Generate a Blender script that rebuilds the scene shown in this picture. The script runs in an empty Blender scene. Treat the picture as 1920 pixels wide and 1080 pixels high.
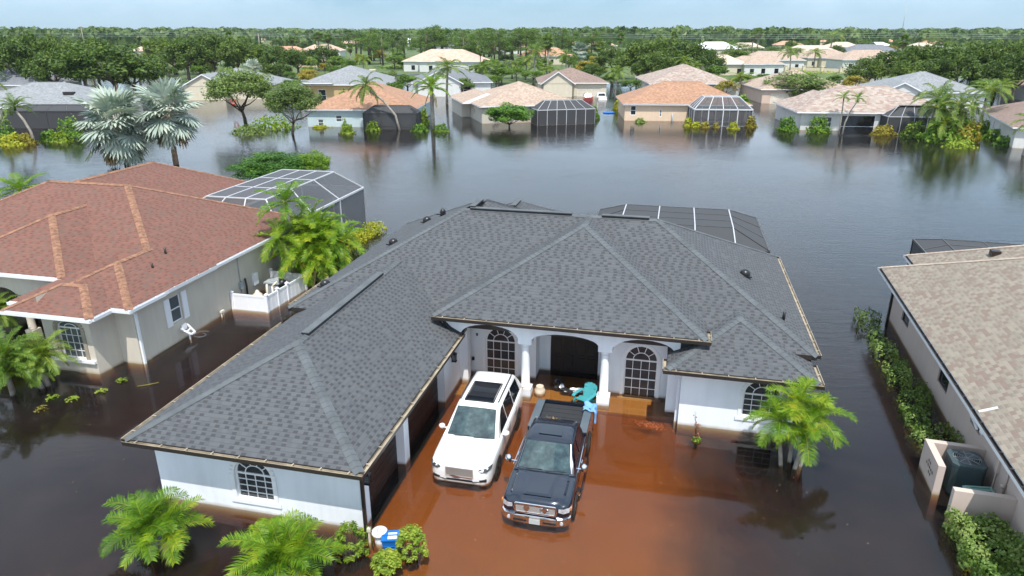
import bpy, math, random
from mathutils import Vector, Matrix
from mathutils.geometry import tessellate_polygon
R = math.radians
rnd = random.Random(7)
scene = bpy.context.scene
COL = scene.collection
CAM_H, CAM_P, FPX = 13.2, R(20.4), 1300.0

def at(px, py, z=0.0):
    """point on the level z seen at a pixel of the 1920x1080 photograph (used for surveying positions only)"""
    a, b = (px-960)/FPX, (540-py)/FPX
    d = Vector((a, math.cos(CAM_P)+b*math.sin(CAM_P), -math.sin(CAM_P)+b*math.cos(CAM_P)))
    t = (z-CAM_H)/d.z
    return Vector((d.x*t, d.y*t, z))

# ------------------------------------------------------------------ objects
def tag(o, label=None, cat=None, group=None, kind=None):
    if label: o['label'] = label
    if cat: o['category'] = cat
    if group: o['group'] = group
    if kind: o['kind'] = kind
    return o

def thing(name, label, cat, loc=(0, 0, 0), rz=0.0, group=None):
    o = bpy.data.objects.new(name, None); COL.objects.link(o)
    o.empty_display_size = .3
    o.location = loc; o.rotation_euler = (0, 0, rz)
    return tag(o, label, cat, group)

class MB:
    """collects shapes and links them as one mesh object"""
    def __init__(s):
        s.v = []; s.f = []; s.m = []; s.uv = {}; s.sm = []
    def face(s, pts, m=0, uv=None, smooth=False):
        i = len(s.v); s.v.extend([tuple(p) for p in pts]); s.f.append(tuple(range(i, i+len(pts))))
        s.m.append(m); s.sm.append(smooth)
        if uv: s.uv[len(s.f)-1] = uv
    def mesh(s, verts, faces, m=0, smooth=False, xf=None):
        i = len(s.v)
        s.v.extend([tuple(xf @ Vector(p)) if xf else tuple(p) for p in verts])
        for f in faces: s.f.append(tuple(k+i for k in f)); s.m.append(m); s.sm.append(smooth)
    def box(s, a, b, m=0, xf=None):
        x0, y0, z0 = a; x1, y1, z1 = b
        if x0 > x1: x0, x1 = x1, x0
        if y0 > y1: y0, y1 = y1, y0
        if z0 > z1: z0, z1 = z1, z0
        vs = [(x0,y0,z0),(x1,y0,z0),(x1,y1,z0),(x0,y1,z0),(x0,y0,z1),(x1,y0,z1),(x1,y1,z1),(x0,y1,z1)]
        s.mesh(vs, [(0,3,2,1),(4,5,6,7),(0,1,5,4),(1,2,6,5),(2,3,7,6),(3,0,4,7)], m, False, xf)
    def bar(s, p, q, w, h=None, m=0, up=(0,0,1)):
        p = Vector(p); q = Vector(q); h = h or w
        d = (q-p)
        if d.length < 1e-6: return
        d.normalize(); up = Vector(up)
        if abs(d.dot(up)) > .98: up = Vector((1,0,0))
        x = d.cross(up).normalized(); y = x.cross(d)
        vs = []
        for c in (p, q):
            for sx, sy in ((-1,-1),(1,-1),(1,1),(-1,1)): vs.append(c + x*sx*w/2 + y*sy*h/2)
        s.mesh(vs, [(3,2,1,0),(4,5,6,7),(0,1,5,4),(1,2,6,5),(2,3,7,6),(3,0,4,7)], m)
    def tube(s, pts, rad, n=8, m=0, smooth=True, cap=True):
        pts = [Vector(p) for p in pts]
        if not hasattr(rad, '__len__'): rad = [rad]*len(pts)
        i0 = len(s.v); prev = None
        for k, p in enumerate(pts):
            d = (pts[min(k+1, len(pts)-1)]-pts[max(k-1, 0)]).normalized()
            if prev is None:
                a = Vector((0,0,1)) if abs(d.z) < .9 else Vector((1,0,0))
                x = d.cross(a).normalized()
            else:
                x = (prev - d*prev.dot(d)).normalized()
            prev = x; y = d.cross(x)
            for j in range(n):
                t = 2*math.pi*j/n
                s.v.append(tuple(p + (x*math.cos(t)+y*math.sin(t))*rad[k]))
        for k in range(len(pts)-1):
            for j in range(n):
                a = i0+k*n+j; b = i0+k*n+(j+1) % n
                s.f.append((a, b, b+n, a+n)); s.m.append(m); s.sm.append(smooth)
        if cap:
            s.f.append(tuple(i0+j for j in reversed(range(n)))); s.m.append(m); s.sm.append(False)
            e = i0+(len(pts)-1)*n
            s.f.append(tuple(e+j for j in range(n))); s.m.append(m); s.sm.append(False)
    def lathe(s, prof, c=(0,0,0), n=16, m=0, smooth=True):
        i0 = len(s.v)
        for r, z in prof:
            for j in range(n):
                t = 2*math.pi*j/n
                s.v.append((c[0]+r*math.cos(t), c[1]+r*math.sin(t), c[2]+z))
        for k in range(len(prof)-1):
            for j in range(n):
                a = i0+k*n+j; b = i0+k*n+(j+1) % n
                s.f.append((a, b, b+n, a+n)); s.m.append(m); s.sm.append(smooth)
        s.f.append(tuple(i0+j for j in reversed(range(n)))); s.m.append(m); s.sm.append(False)
        e = i0+(len(prof)-1)*n
        s.f.append(tuple(e+j for j in range(n))); s.m.append(m); s.sm.append(False)
    def data(s, name, mats):
        me = bpy.data.meshes.new(name)
        me.from_pydata(s.v, [], s.f)
        for mt in (mats if isinstance(mats, (list, tuple)) else [mats]): me.materials.append(mt)
        me.polygons.foreach_set('material_index', s.m)
        me.polygons.foreach_set('use_smooth', s.sm)
        if s.uv:
            ul = me.uv_layers.new(name='UVMap')
            for fi, uvs in s.uv.items():
                ls = me.polygons[fi].loop_start
                for k, c in enumerate(uvs): ul.data[ls+k].uv = c
        me.update()
        return me
    def build(s, name, mats, parent=None, loc=None, rz=None):
        o = bpy.data.objects.new(name, s.data(name, mats)); COL.objects.link(o)
        if parent: o.parent = parent
        if loc: o.location = loc
        if rz is not None: o.rotation_euler = (0, 0, rz)
        return o

def copy_tree(o, parent=None, kids=None):
    c = o.copy(); COL.objects.link(c)
    if parent: c.parent = parent
    for ch in list(KIDS.get(o.name, ())) if kids is None else kids: copy_tree(ch, c)
    return c
KIDS = {}
def index_kids():
    KIDS.clear()
    for o in bpy.data.objects:
        if o.parent: KIDS.setdefault(o.parent.name, []).append(o)

# ------------------------------------------------------------------ materials
def newmat(name):
    m = bpy.data.materials.new(name); m.use_nodes = True
    nt = m.node_tree; b = nt.nodes['Principled BSDF']
    return m, nt, b
def N(nt, t, **kw):
    n = nt.nodes.new(t)
    for k, v in kw.items():
        if k.startswith('i_'):
            n.inputs[k[2:].replace('_', ' ')].default_value = v
        else: setattr(n, k, v)
    return n
def L(nt, a, b): nt.links.new(a, b)
def mth(nt, op, a, b=None, c=None):
    n = nt.nodes.new('ShaderNodeMath'); n.operation = op
    for i, x in enumerate((a, b, c)):
        if x is None: continue
        if isinstance(x, (int, float)): n.inputs[i].default_value = x
        else: L(nt, x, n.inputs[i])
    return n.outputs[0]
def ramp(nt, fac, stops):
    r = nt.nodes.new('ShaderNodeValToRGB'); e = r.color_ramp.elements
    while len(e) < len(stops): e.new(.5)
    for k, (p, c) in enumerate(stops):
        e[k].position = p; e[k].color = (*c, 1) if len(c) == 3 else c
    L(nt, fac, r.inputs[0]); return r.outputs[0]
def mixc(nt, f, a, b, mode='MIX'):
    n = nt.nodes.new('ShaderNodeMix'); n.data_type = 'RGBA'; n.blend_type = mode
    for idx, x in ((0, f), (6, a), (7, b)):
        if isinstance(x, (int, float)): n.inputs[idx].default_value = x
        elif isinstance(x, tuple): n.inputs[idx].default_value = (*x, 1) if len(x) == 3 else x
        else: L(nt, x, n.inputs[idx])
    return n.outputs[2]
def noise(nt, scale, detail=3, co='Object', rough=.55, dist=0.0):
    tc = nt.nodes.new('ShaderNodeTexCoord')
    n = nt.nodes.new('ShaderNodeTexNoise'); n.inputs['Scale'].default_value = scale
    n.inputs['Detail'].default_value = detail; n.inputs['Roughness'].default_value = rough
    n.inputs['Distortion'].default_value = dist
    L(nt, tc.outputs[co], n.inputs['Vector']); return n.outputs['Fac']
def bump(nt, b, h, strength=.3, dist=.02):
    n = nt.nodes.new('ShaderNodeBump'); n.inputs['Strength'].default_value = strength
    n.inputs['Distance'].default_value = dist
    L(nt, h, n.inputs['Height']); L(nt, n.outputs[0], b.inputs['Normal'])

def plain(name, col, rough=.5, metal=0.0, var=.12, scale=3.0, bmp=0.0, bscale=40, coat=0.0, spec=.5):
    m, nt, b = newmat(name)
    f = noise(nt, scale, 4)
    lo = tuple(max(0, c*(1-var)) for c in col); hi = tuple(min(1, c*(1+var)) for c in col)
    L(nt, ramp(nt, f, [(.3, lo), (.7, hi)]), b.inputs['Base Color'])
    b.inputs['Roughness'].default_value = rough; b.inputs['Metallic'].default_value = metal
    b.inputs['Specular IOR Level'].default_value = spec
    b.inputs['Coat Weight'].default_value = coat; b.inputs['Coat Roughness'].default_value = .03
    if bmp: bump(nt, b, noise(nt, bscale, 3), bmp, .01)
    return m

def stucco(name, col, stain=(.30, .21, .12), top=0.12):
    """painted render; a stained tide mark where the flood stood, in world height"""
    m, nt, b = newmat(name)
    g = N(nt, 'ShaderNodeNewGeometry'); sp = N(nt, 'ShaderNodeSeparateXYZ'); L(nt, g.outputs['Position'], sp.inputs[0])
    f = noise(nt, .9, 5); f2 = noise(nt, 14, 4)
    tcs = N(nt, 'ShaderNodeTexCoord'); mps = N(nt, 'ShaderNodeMapping'); mps.inputs['Scale'].default_value = (3.5, 3.5, .35); L(nt, tcs.outputs['Object'], mps.inputs[0])
    ns = N(nt, 'ShaderNodeTexNoise'); ns.inputs['Scale'].default_value = 1.2; ns.inputs['Detail'].default_value = 6; L(nt, mps.outputs[0], ns.inputs['Vector'])
    base = ramp(nt, mth(nt, 'ADD', mth(nt, 'MULTIPLY', f, .5), mth(nt, 'MULTIPLY', ns.outputs['Fac'], .5)), [(.36, tuple(c*.92 for c in col)), (.54, col), (.7, tuple(min(.85, c*1.05) for c in col))])
    base = mixc(nt, mth(nt, 'MULTIPLY', f2, .10), base, tuple(c*.7 for c in col))
    h = mth(nt, 'ADD', sp.outputs['Z'], mth(nt, 'MULTIPLY', mth(nt, 'SUBTRACT', f, .5), .12))
    mr = N(nt, 'ShaderNodeMapRange'); mr.inputs['From Min'].default_value = top; mr.inputs['From Max'].default_value = .0
    L(nt, h, mr.inputs[0])
    col2 = mixc(nt, mth(nt, 'MULTIPLY', mr.outputs[0], .65), base, stain)
    L(nt, col2, b.inputs['Base Color']); b.inputs['Roughness'].default_value = .85
    b.inputs['Specular IOR Level'].default_value = .25
    bump(nt, b, noise(nt, 55, 4), .35, .006)
    return m

def shingle(name, cols, tabw=.2, row=.145, contrast=1.0, patch=.0, patchcol=None):
    """laminated asphalt shingles in UV metres: rows of tabs with gap and edge shadows painted in"""
    m, nt, b = newmat(name)
    uv = N(nt, 'ShaderNodeUVMap'); sp = N(nt, 'ShaderNodeSeparateXYZ'); L(nt, uv.outputs[0], sp.inputs[0])
    U, V = sp.outputs['X'], sp.outputs['Y']
    vr = mth(nt, 'DIVIDE', V, row); ri = mth(nt, 'FLOOR', vr); rf = mth(nt, 'SUBTRACT', vr, ri)
    wn = N(nt, 'ShaderNodeTexWhiteNoise', noise_dimensions='1D'); L(nt, ri, wn.inputs['W'])
    us = mth(nt, 'ADD', mth(nt, 'DIVIDE', U, tabw), mth(nt, 'MULTIPLY', wn.outputs['Value'], 7.3))
    ci = mth(nt, 'FLOOR', us); cf = mth(nt, 'SUBTRACT', us, ci)
    cmb = N(nt, 'ShaderNodeCombineXYZ'); L(nt, ci, cmb.inputs[0]); L(nt, ri, cmb.inputs[1])
    w2 = N(nt, 'ShaderNodeTexWhiteNoise', noise_dimensions='2D'); L(nt, cmb.outputs[0], w2.inputs['Vector'])
    par = mth(nt, 'MODULO', mth(nt, 'ABSOLUTE', ci), 2.0)
    h = mth(nt, 'ADD', mth(nt, 'MULTIPLY', w2.outputs['Value'], .42), mth(nt, 'MULTIPLY', par, .5))
    tab = ramp(nt, w2.outputs['Value'], [(.0, cols[0]), (.4, cols[1]), (.75, cols[2]), (1., cols[3])])
    # the recessed gap between raised tabs gets painted shade in the lower half of each course
    gap = mth(nt, 'MULTIPLY', mth(nt, 'GREATER_THAN', h, .56), mth(nt, 'LESS_THAN', rf, .62))
    gap = mth(nt, 'MULTIPLY', gap, mth(nt, 'GREATER_THAN', cf, .10))
    edge = mth(nt, 'LESS_THAN', rf, .14)  # shadow line under each course, put into the colour
    dk = mth(nt, 'MINIMUM', mth(nt, 'ADD', mth(nt, 'MULTIPLY', gap, .62*contrast), mth(nt, 'MULTIPLY', edge, .28*contrast)), .8)
    big = noise(nt, .35, 5); fine = noise(nt, 30, 3)
    c = mixc(nt, dk, tab, tuple(x*.33 for x in cols[0]))
    c = mixc(nt, mth(nt, 'MULTIPLY', mth(nt, 'SUBTRACT', big, .35), .55), c, tuple(x*.62 for x in cols[1]))
    if patchcol:
        pn = noise(nt, .8, 3); pm = mth(nt, 'MULTIPLY', mth(nt, 'GREATER_THAN', mth(nt, 'ADD', w2.outputs['Value'], mth(nt, 'MULTIPLY', pn, .3)), 1.0-patch), .7)
        c = mixc(nt, pm, c, patchcol)
    c = mixc(nt, mth(nt, 'MULTIPLY', fine, .25), c, tuple(x*.5 for x in cols[1]))
    L(nt, c, b.inputs['Base Color']); b.inputs['Roughness'].default_value = .88
    b.inputs['Specular IOR Level'].default_value = .35
    hh = mth(nt, 'SUBTRACT', mth(nt, 'SUBTRACT', 1.0, rf), mth(nt, 'MULTIPLY', gap, .8))
    bump(nt, b, hh, .55, .012)
    return m

M = {}
M['stucco_white'] = stucco('stucco_white', (.76, .79, .83))
M['stucco_tan'] = stucco('stucco_tan', (.56, .51, .43))
M['stucco_pink'] = stucco('stucco_pink', (.52, .43, .38))
M['roof_grey'] = shingle('roof_grey', [(.098,.103,.111),(.092,.097,.105),(.087,.092,.10),(.076,.08,.088)], .155, .145, 1.15)
M['roof_red'] = shingle('roof_red', [(.200,.094,.070),(.188,.088,.066),(.175,.082,.062),(.155,.075,.058)], .2, .145, .65, .04, (.15,.095,.075))
M['roof_tan'] = shingle('roof_tan', [(.29,.25,.20),(.26,.225,.18),(.24,.20,.16),(.20,.18,.15)], .22, .145, .5, .06, (.21,.145,.115))
M['cap_grey'] = plain('cap_grey', (.088,.098,.105), .9, var=.2, scale=1.5)
M['cap_red'] = plain('cap_red', (.225,.115,.07), .9, var=.4, scale=5)
M['cap_tan'] = plain('cap_tan', (.36,.29,.23), .9, var=.2, scale=2)
M['black_metal'] = plain('black_metal', (.012,.012,.014), .35)
M['bronze_gutter'] = plain('bronze_gutter', (.028,.022,.02), .4)
M['gutter_inside'] = plain('gutter_inside', (.33,.28,.21), .7, var=.35, scale=2.5)
M['white_paint'] = plain('white_paint', (.78,.79,.8), .45, var=.04)
M['soffit'] = plain('soffit', (.62,.66,.72), .7, var=.04)
M['brown_door'] = plain('brown_door', (.022,.015,.013), .45, var=.25)
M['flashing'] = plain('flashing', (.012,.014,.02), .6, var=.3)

def glass_mat(name, dark=(.02,.025,.03), blinds=0.0, pitch=.045, rough=.06):
    m, nt, b = newmat(name)
    c = dark
    if blinds:
        g = N(nt, 'ShaderNodeNewGeometry'); sp = N(nt, 'ShaderNodeSeparateXYZ'); L(nt, g.outputs['Position'], sp.inputs[0])
        fr = mth(nt, 'FRACT', mth(nt, 'DIVIDE', sp.outputs['Z'], pitch))
        st = mth(nt, 'LESS_THAN', fr, .45)
        pn = noise(nt, 1.3, 2)
        st = mth(nt, 'MULTIPLY', st, pn)
        L(nt, mixc(nt, mth(nt, 'MULTIPLY', st, blinds), dark, (.33,.33,.33)), b.inputs['Base Color'])
    else: b.inputs['Base Color'].default_value = (*dark, 1)
    b.inputs['Roughness'].default_value = rough; b.inputs['Specular IOR Level'].default_value = .6
    bump(nt, b, noise(nt, .7, 2), .06, .1)
    return m
M['glass_blinds'] = glass_mat('glass_blinds', (.012,.014,.018), .55)
M['glass_dark'] = glass_mat('glass_dark', (.012,.015,.02))
M['glass_grey'] = glass_mat('glass_grey', (.06,.075,.085), .5, .06)

def screen_mat(name, col, op):
    m, nt, b = newmat(name)
    b.inputs['Base Color'].default_value = (*col, 1); b.inputs['Roughness'].default_value = .8
    tr = N(nt, 'ShaderNodeBsdfTransparent'); mx = N(nt, 'ShaderNodeMixShader')
    lw = N(nt, 'ShaderNodeLayerWeight'); lw.inputs['Blend'].default_value = .35
    f = mth(nt, 'MINIMUM', mth(nt, 'ADD', op, mth(nt, 'MULTIPLY', lw.outputs['Facing'], .45)), .97)
    L(nt, f, mx.inputs[0]); L(nt, tr.outputs[0], mx.inputs[1]); L(nt, b.outputs[0], mx.inputs[2])
    L(nt, mx.outputs[0], nt.nodes['Material Output'].inputs['Surface'])
    return m
M['screen_dark'] = screen_mat('screen_dark', (.045,.046,.05), .84)
M['screen_light'] = screen_mat('screen_light', (.085,.09,.10), .50)
# ------------------------------------------------------------------ camera, sky, sun
cam = bpy.data.cameras.new('camera'); co = bpy.data.objects.new('camera', cam); COL.objects.link(co)
co.location = (0, 0, CAM_H); co.rotation_euler = (R(90)-CAM_P, 0, 0)
cam.sensor_width = 36; cam.lens = 36*FPX/1920; cam.clip_end = 9000; cam.clip_start = .3
scene.camera = co
SUN_EL, SUN_AZ = R(63), R(174)          # azimuth clockwise from +Y (the camera looks along +Y)
sd = Vector((math.cos(SUN_EL)*math.sin(SUN_AZ), math.cos(SUN_EL)*math.cos(SUN_AZ), math.sin(SUN_EL)))
sun = bpy.data.lights.new('sun', 'SUN'); sun.energy = 4.8; sun.angle = R(.5); sun.color = (1, .955, .88)
so = bpy.data.objects.new('sun', sun); COL.objects.link(so)
so.rotation_euler = sd.to_track_quat('Z', 'Y').to_euler(); so.location = (0, -20, 60)
w = bpy.data.worlds.new('World'); scene.world = w; w.use_nodes = True
nt = w.node_tree; bg = nt.nodes['Background']
sky = N(nt, 'ShaderNodeTexSky', sky_type='NISHITA'); sky.sun_disc = False
sky.sun_elevation = SUN_EL; sky.sun_rotation = SUN_AZ
sky.air_density = 1.0; sky.dust_density = .25; sky.ozone_density = 2.0; sky.altitude = 10
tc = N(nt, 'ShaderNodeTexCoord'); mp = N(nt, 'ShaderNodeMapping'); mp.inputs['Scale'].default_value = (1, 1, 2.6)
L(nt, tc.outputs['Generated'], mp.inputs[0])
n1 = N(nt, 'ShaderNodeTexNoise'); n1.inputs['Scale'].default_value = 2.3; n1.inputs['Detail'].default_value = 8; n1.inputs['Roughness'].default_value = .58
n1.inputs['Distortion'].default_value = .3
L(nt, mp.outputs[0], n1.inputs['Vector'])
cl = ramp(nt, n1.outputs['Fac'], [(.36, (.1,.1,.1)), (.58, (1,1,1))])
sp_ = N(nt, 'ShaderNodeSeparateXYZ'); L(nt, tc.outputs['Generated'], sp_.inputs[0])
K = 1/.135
grad = ramp(nt, sp_.outputs['Z'], [(0.0, (.33*K/10,.53*K/10,.66*K/10)), (.045, (.235*K/10,.47*K/10,.67*K/10)), (.10, (.80*K/10,1.08*K/10,1.34*K/10)), (.30, (.60*K/10,.90*K/10,1.25*K/10)), (1.0, (.16*K/10,.34*K/10,.62*K/10))])  # sky and clouds above the frame brightened for fill and water reflections
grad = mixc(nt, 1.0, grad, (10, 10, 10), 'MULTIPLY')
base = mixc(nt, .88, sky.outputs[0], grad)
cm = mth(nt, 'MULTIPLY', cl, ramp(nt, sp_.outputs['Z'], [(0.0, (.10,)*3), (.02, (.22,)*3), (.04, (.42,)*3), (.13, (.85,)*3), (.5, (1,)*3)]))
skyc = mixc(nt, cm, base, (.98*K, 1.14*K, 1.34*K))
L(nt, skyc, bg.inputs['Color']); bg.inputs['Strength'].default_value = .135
scene.view_settings.view_transform = 'Standard'; scene.view_settings.look = 'None'
scene.view_settings.exposure = 0.22; scene.view_settings.gamma = 1.0
scene.render.engine = 'CYCLES'
scene.cycles.transparent_max_bounces = 24; scene.cycles.max_bounces = 8
scene.cycles.glossy_bounces = 3; scene.cycles.diffuse_bounces = 3; scene.cycles.transmission_bounces = 6
scene.cycles.sample_clamp_indirect = 6

# ------------------------------------------------------------------ ground and water
def grid(name, x0, x1, y0, y1, nx, ny, zf, mat):
    vs = []; fs = []
    for j in range(ny+1):
        for i in range(nx+1):
            x = x0+(x1-x0)*i/nx; y = y0+(y1-y0)*j/ny; vs.append((x, y, zf(x, y)))
    for j in range(ny):
        for i in range(nx):
            a = j*(nx+1)+i; fs.append((a, a+1, a+nx+2, a+nx+1))
    mb = MB(); mb.mesh(vs, fs, 0, True); return mb.build(name, mat)
def smooth(a, b, x):
    t = max(0, min(1, (x-a)/(b-a))); return t*t*(3-2*t)
def ground_z(x, y):
    n = math.sin(x*.031+1.3)*math.cos(y*.027+.4)
    sh = .36*math.exp(-((x+9.5)**2/50+(y-27)**2/170)) + .30*math.exp(-((x-17)**2/12+(y-22)**2/120))
    return -.82 + sh + smooth(168, 215, y+n*14)*1.15 + smooth(215, 600, y)*.3 - smooth(105, 190, y)*smooth(20, 60, x)*.25*0
m, nt, b = newmat('flooded_ground')
g = N(nt, 'ShaderNodeNewGeometry'); sp = N(nt, 'ShaderNodeSeparateXYZ'); L(nt, g.outputs['Position'], sp.inputs[0])
f = noise(nt, .12, 6); f2 = noise(nt, 1.5, 4)
grass = ramp(nt, f, [(.3, (.045,.075,.018)), (.55, (.08,.12,.03)), (.75, (.14,.14,.06))])
mud = ramp(nt, f2, [(.3, (.08,.07,.04)), (.7, (.16,.14,.08))])
L(nt, mixc(nt, mth(nt, 'GREATER_THAN', sp.outputs['Z'], -.05), mud, grass), b.inputs['Base Color']); b.inputs['Roughness'].default_value = .95
M['flooded_ground'] = m
vs = []; fs = []
ys = [-60, -20, 0]+[6+3*i for i in range(14)]+[52, 70, 100]+[110+7*i for i in range(22)]+[290, 350, 450, 700, 1200, 2500, 4100]
xs = [-2400, -900, -500]+[-350+14*i for i in range(23)]+[-33+3*i for i in range(23)]+[42+14*i for i in range(23)]+[500, 900, 2400]
for y in ys:
    for x in xs: vs.append((x, y, ground_z(x, y)))
nx = len(xs)
for j in range(len(ys)-1):
    for i in range(nx-1):
        a = j*nx+i; fs.append((a, a+1, a+nx+1, a+nx))
mb = MB(); mb.mesh(vs, fs, 0, True); gr = mb.build('ground', M['flooded_ground']); tag(gr, kind='structure')

def water_mat():
    m = bpy.data.materials.new('flood_water'); m.use_nodes = True; nt = m.node_tree
    nt.nodes.remove(nt.nodes['Principled BSDF']); out = nt.nodes['Material Output']
    g = N(nt, 'ShaderNodeNewGeometry')
    def nz(scale, detail, sx=1, sy=1, rot=0, rough=.5, dist=0):
        mp = N(nt, 'ShaderNodeMapping'); mp.inputs['Scale'].default_value = (sx, sy, 1); mp.inputs['Rotation'].default_value = (0, 0, rot)
        L(nt, g.outputs['Position'], mp.inputs[0])
        n = N(nt, 'ShaderNodeTexNoise'); n.inputs['Scale'].default_value = scale; n.inputs['Detail'].default_value = detail
        n.inputs['Roughness'].default_value = rough; n.inputs['Distortion'].default_value = dist
        L(nt, mp.outputs[0], n.inputs['Vector']); return n.outputs['Fac']
    rip = nz(1.0, 5, .75, 2.3, R(8), .6, .6)       # wind ripples, crests across the view
    swell = nz(.16, 2, 1, 1.6)
    wind = nz(.035, 3, 1, 1.7, R(15))              # gusty and sheltered patches
    sp = N(nt, 'ShaderNodeSeparateXYZ'); L(nt, g.outputs['Position'], sp.inputs[0])
    mr = N(nt, 'ShaderNodeMapRange'); mr.interpolation_type = 'SMOOTHSTEP'
    mr.inputs['From Min'].default_value = 24; mr.inputs['From Max'].default_value = 40
    L(nt, mth(nt, 'ADD', sp.outputs['Y'], mth(nt, 'MULTIPLY', mth(nt, 'ABSOLUTE', sp.outputs['X']), .55)), mr.inputs[0])
    wamp = mth(nt, 'MULTIPLY', ramp(nt, wind, [(.35, (.35,)*3), (.6, (1.15,)*3)]), mth(nt, 'ADD', mth(nt, 'MULTIPLY', mr.outputs[0], .93), .07))
    h = mth(nt, 'ADD', mth(nt, 'MULTIPLY', rip, wamp), mth(nt, 'MULTIPLY', swell, .12))
    bp = N(nt, 'ShaderNodeBump'); bp.inputs['Strength'].default_value = .7; bp.inputs['Distance'].default_value = .030
    L(nt, h, bp.inputs['Height'])
    fr = N(nt, 'ShaderNodeFresnel'); fr.inputs['IOR'].default_value = 1.333; L(nt, bp.outputs[0], fr.inputs['Normal'])
    gl = N(nt, 'ShaderNodeBsdfGlossy'); gl.inputs['Roughness'].default_value = .04; gl.inputs['Color'].default_value = (1, 1, 1, 1); L(nt, bp.outputs[0], gl.inputs['Normal'])
    tr = N(nt, 'ShaderNodeBsdfTransparent')
    df = N(nt, 'ShaderNodeBsdfDiffuse'); df.inputs['Color'].default_value = (.12, .10, .09, 1)      # suspended silt
    silt = N(nt, 'ShaderNodeMixShader'); L(nt, mth(nt, 'ADD', mth(nt, 'MULTIPLY', nz(.22, 4, 1, 1.3, 0, .6, 1.0), .16), .0), silt.inputs[0]); L(nt, tr.outputs[0], silt.inputs[1]); L(nt, df.outputs[0], silt.inputs[2])
    mx = N(nt, 'ShaderNodeMixShader'); L(nt, fr.outputs[0], mx.inputs[0]); L(nt, silt.outputs[0], mx.inputs[1]); L(nt, gl.outputs[0], mx.inputs[2])
    L(nt, mx.outputs[0], out.inputs['Surface'])
    va = N(nt, 'ShaderNodeVolumeAbsorption')
    S = WATER_SIGMA; d = 8.0
    va.inputs['Density'].default_value = d; va.inputs['Color'].default_value = (1-S[0]/d, 1-S[1]/d, 1-S[2]/d, 1)
    L(nt, va.outputs[0], out.inputs['Volume'])
    return m
WATER_SIGMA = (1.4, 2.6, 5.2)
mb = MB(); mb.box((-2300, -55, -6), (2300, 1500, 0)); wt = mb.build('flood_water', water_mat()); tag(wt, kind='structure')
# ------------------------------------------------------------------ house kit
def arch_poly(c, w, z0, zs, rise=None, n=14):
    rise = w/2 if rise is None else rise
    P = [(c-w/2, z0), (c+w/2, z0)]
    for k in range(n+1):
        t = math.pi*k/n; P.append((c+math.cos(t)*w/2, zs+math.sin(t)*rise))
    return P
def rect_poly(c, w, z0, z1): return [(c-w/2, z0), (c+w/2, z0), (c+w/2, z1), (c-w/2, z1)]

class WallMap:
    """s along the wall, n inwards, z up; outward is on the right going from p0 to p1"""
    def __init__(s, p0, p1):
        s.o = Vector((*p0, 0)); d = Vector((p1[0]-p0[0], p1[1]-p0[1], 0)); s.len = d.length
        s.d = d.normalized(); s.n = Vector((-s.d.y, s.d.x, 0))
    def __call__(s, a, n, z): return s.o + s.d*a + s.n*n + Vector((0, 0, z))

def wall(mb, p0, p1, z0, z1, holes=(), depth=.14, m=0, outline=None):
    W = WallMap(p0, p1)
    outer = outline or [(0, z0), (W.len, z0), (W.len, z1), (0, z1)]
    polys = [[Vector((a, z, 0)) for a, z in outer]] + [[Vector((a, z, 0)) for a, z in h] for h in holes]
    flat = [p for pl in polys for p in pl]
    base = len(mb.v); mb.v.extend([tuple(W(p.x, 0, p.y)) for p in flat])
    for t in tessellate_polygon(polys):
        a, b, c = [flat[i] for i in t]
        cr = (b.x-a.x)*(c.y-a.y)-(b.y-a.y)*(c.x-a.x)
        if abs(cr) < 1e-9: continue
        t = t if cr > 0 else (t[0], t[2], t[1])
        mb.f.append(tuple(base+i for i in t)); mb.m.append(m); mb.sm.append(False)
    for h in holes:
        for i in range(len(h)):
            a, b = h[i], h[(i+1) % len(h)]
            mb.face([W(a[0],0,a[1]), W(b[0],0,b[1]), W(b[0],depth,b[1]), W(a[0],depth,a[1])], m)
    return W

def strip_along(mb, W, pts, w, n0, n1, m=0, closed=True):
    """a flat moulding following a polyline in the wall plane"""
    k = len(pts)
    for i in range(k if closed else k-1):
        a = Vector(pts[i]); b = Vector(pts[(i+1) % k])
        if (b-a).length < 1e-5: continue
        d = (b-a).normalized(); nn = Vector((-d.y, d.x))*w
        q = [a, b, b+nn, a+nn]
        f = [W(p.x, n0, p.y) for p in q]; r = [W(p.x, n1, p.y) for p in q]
        mb.face(f, m); mb.face([f[3], f[2], r[2], r[3]], m); mb.face([f[1], f[0], r[0], r[1]], m)

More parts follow.
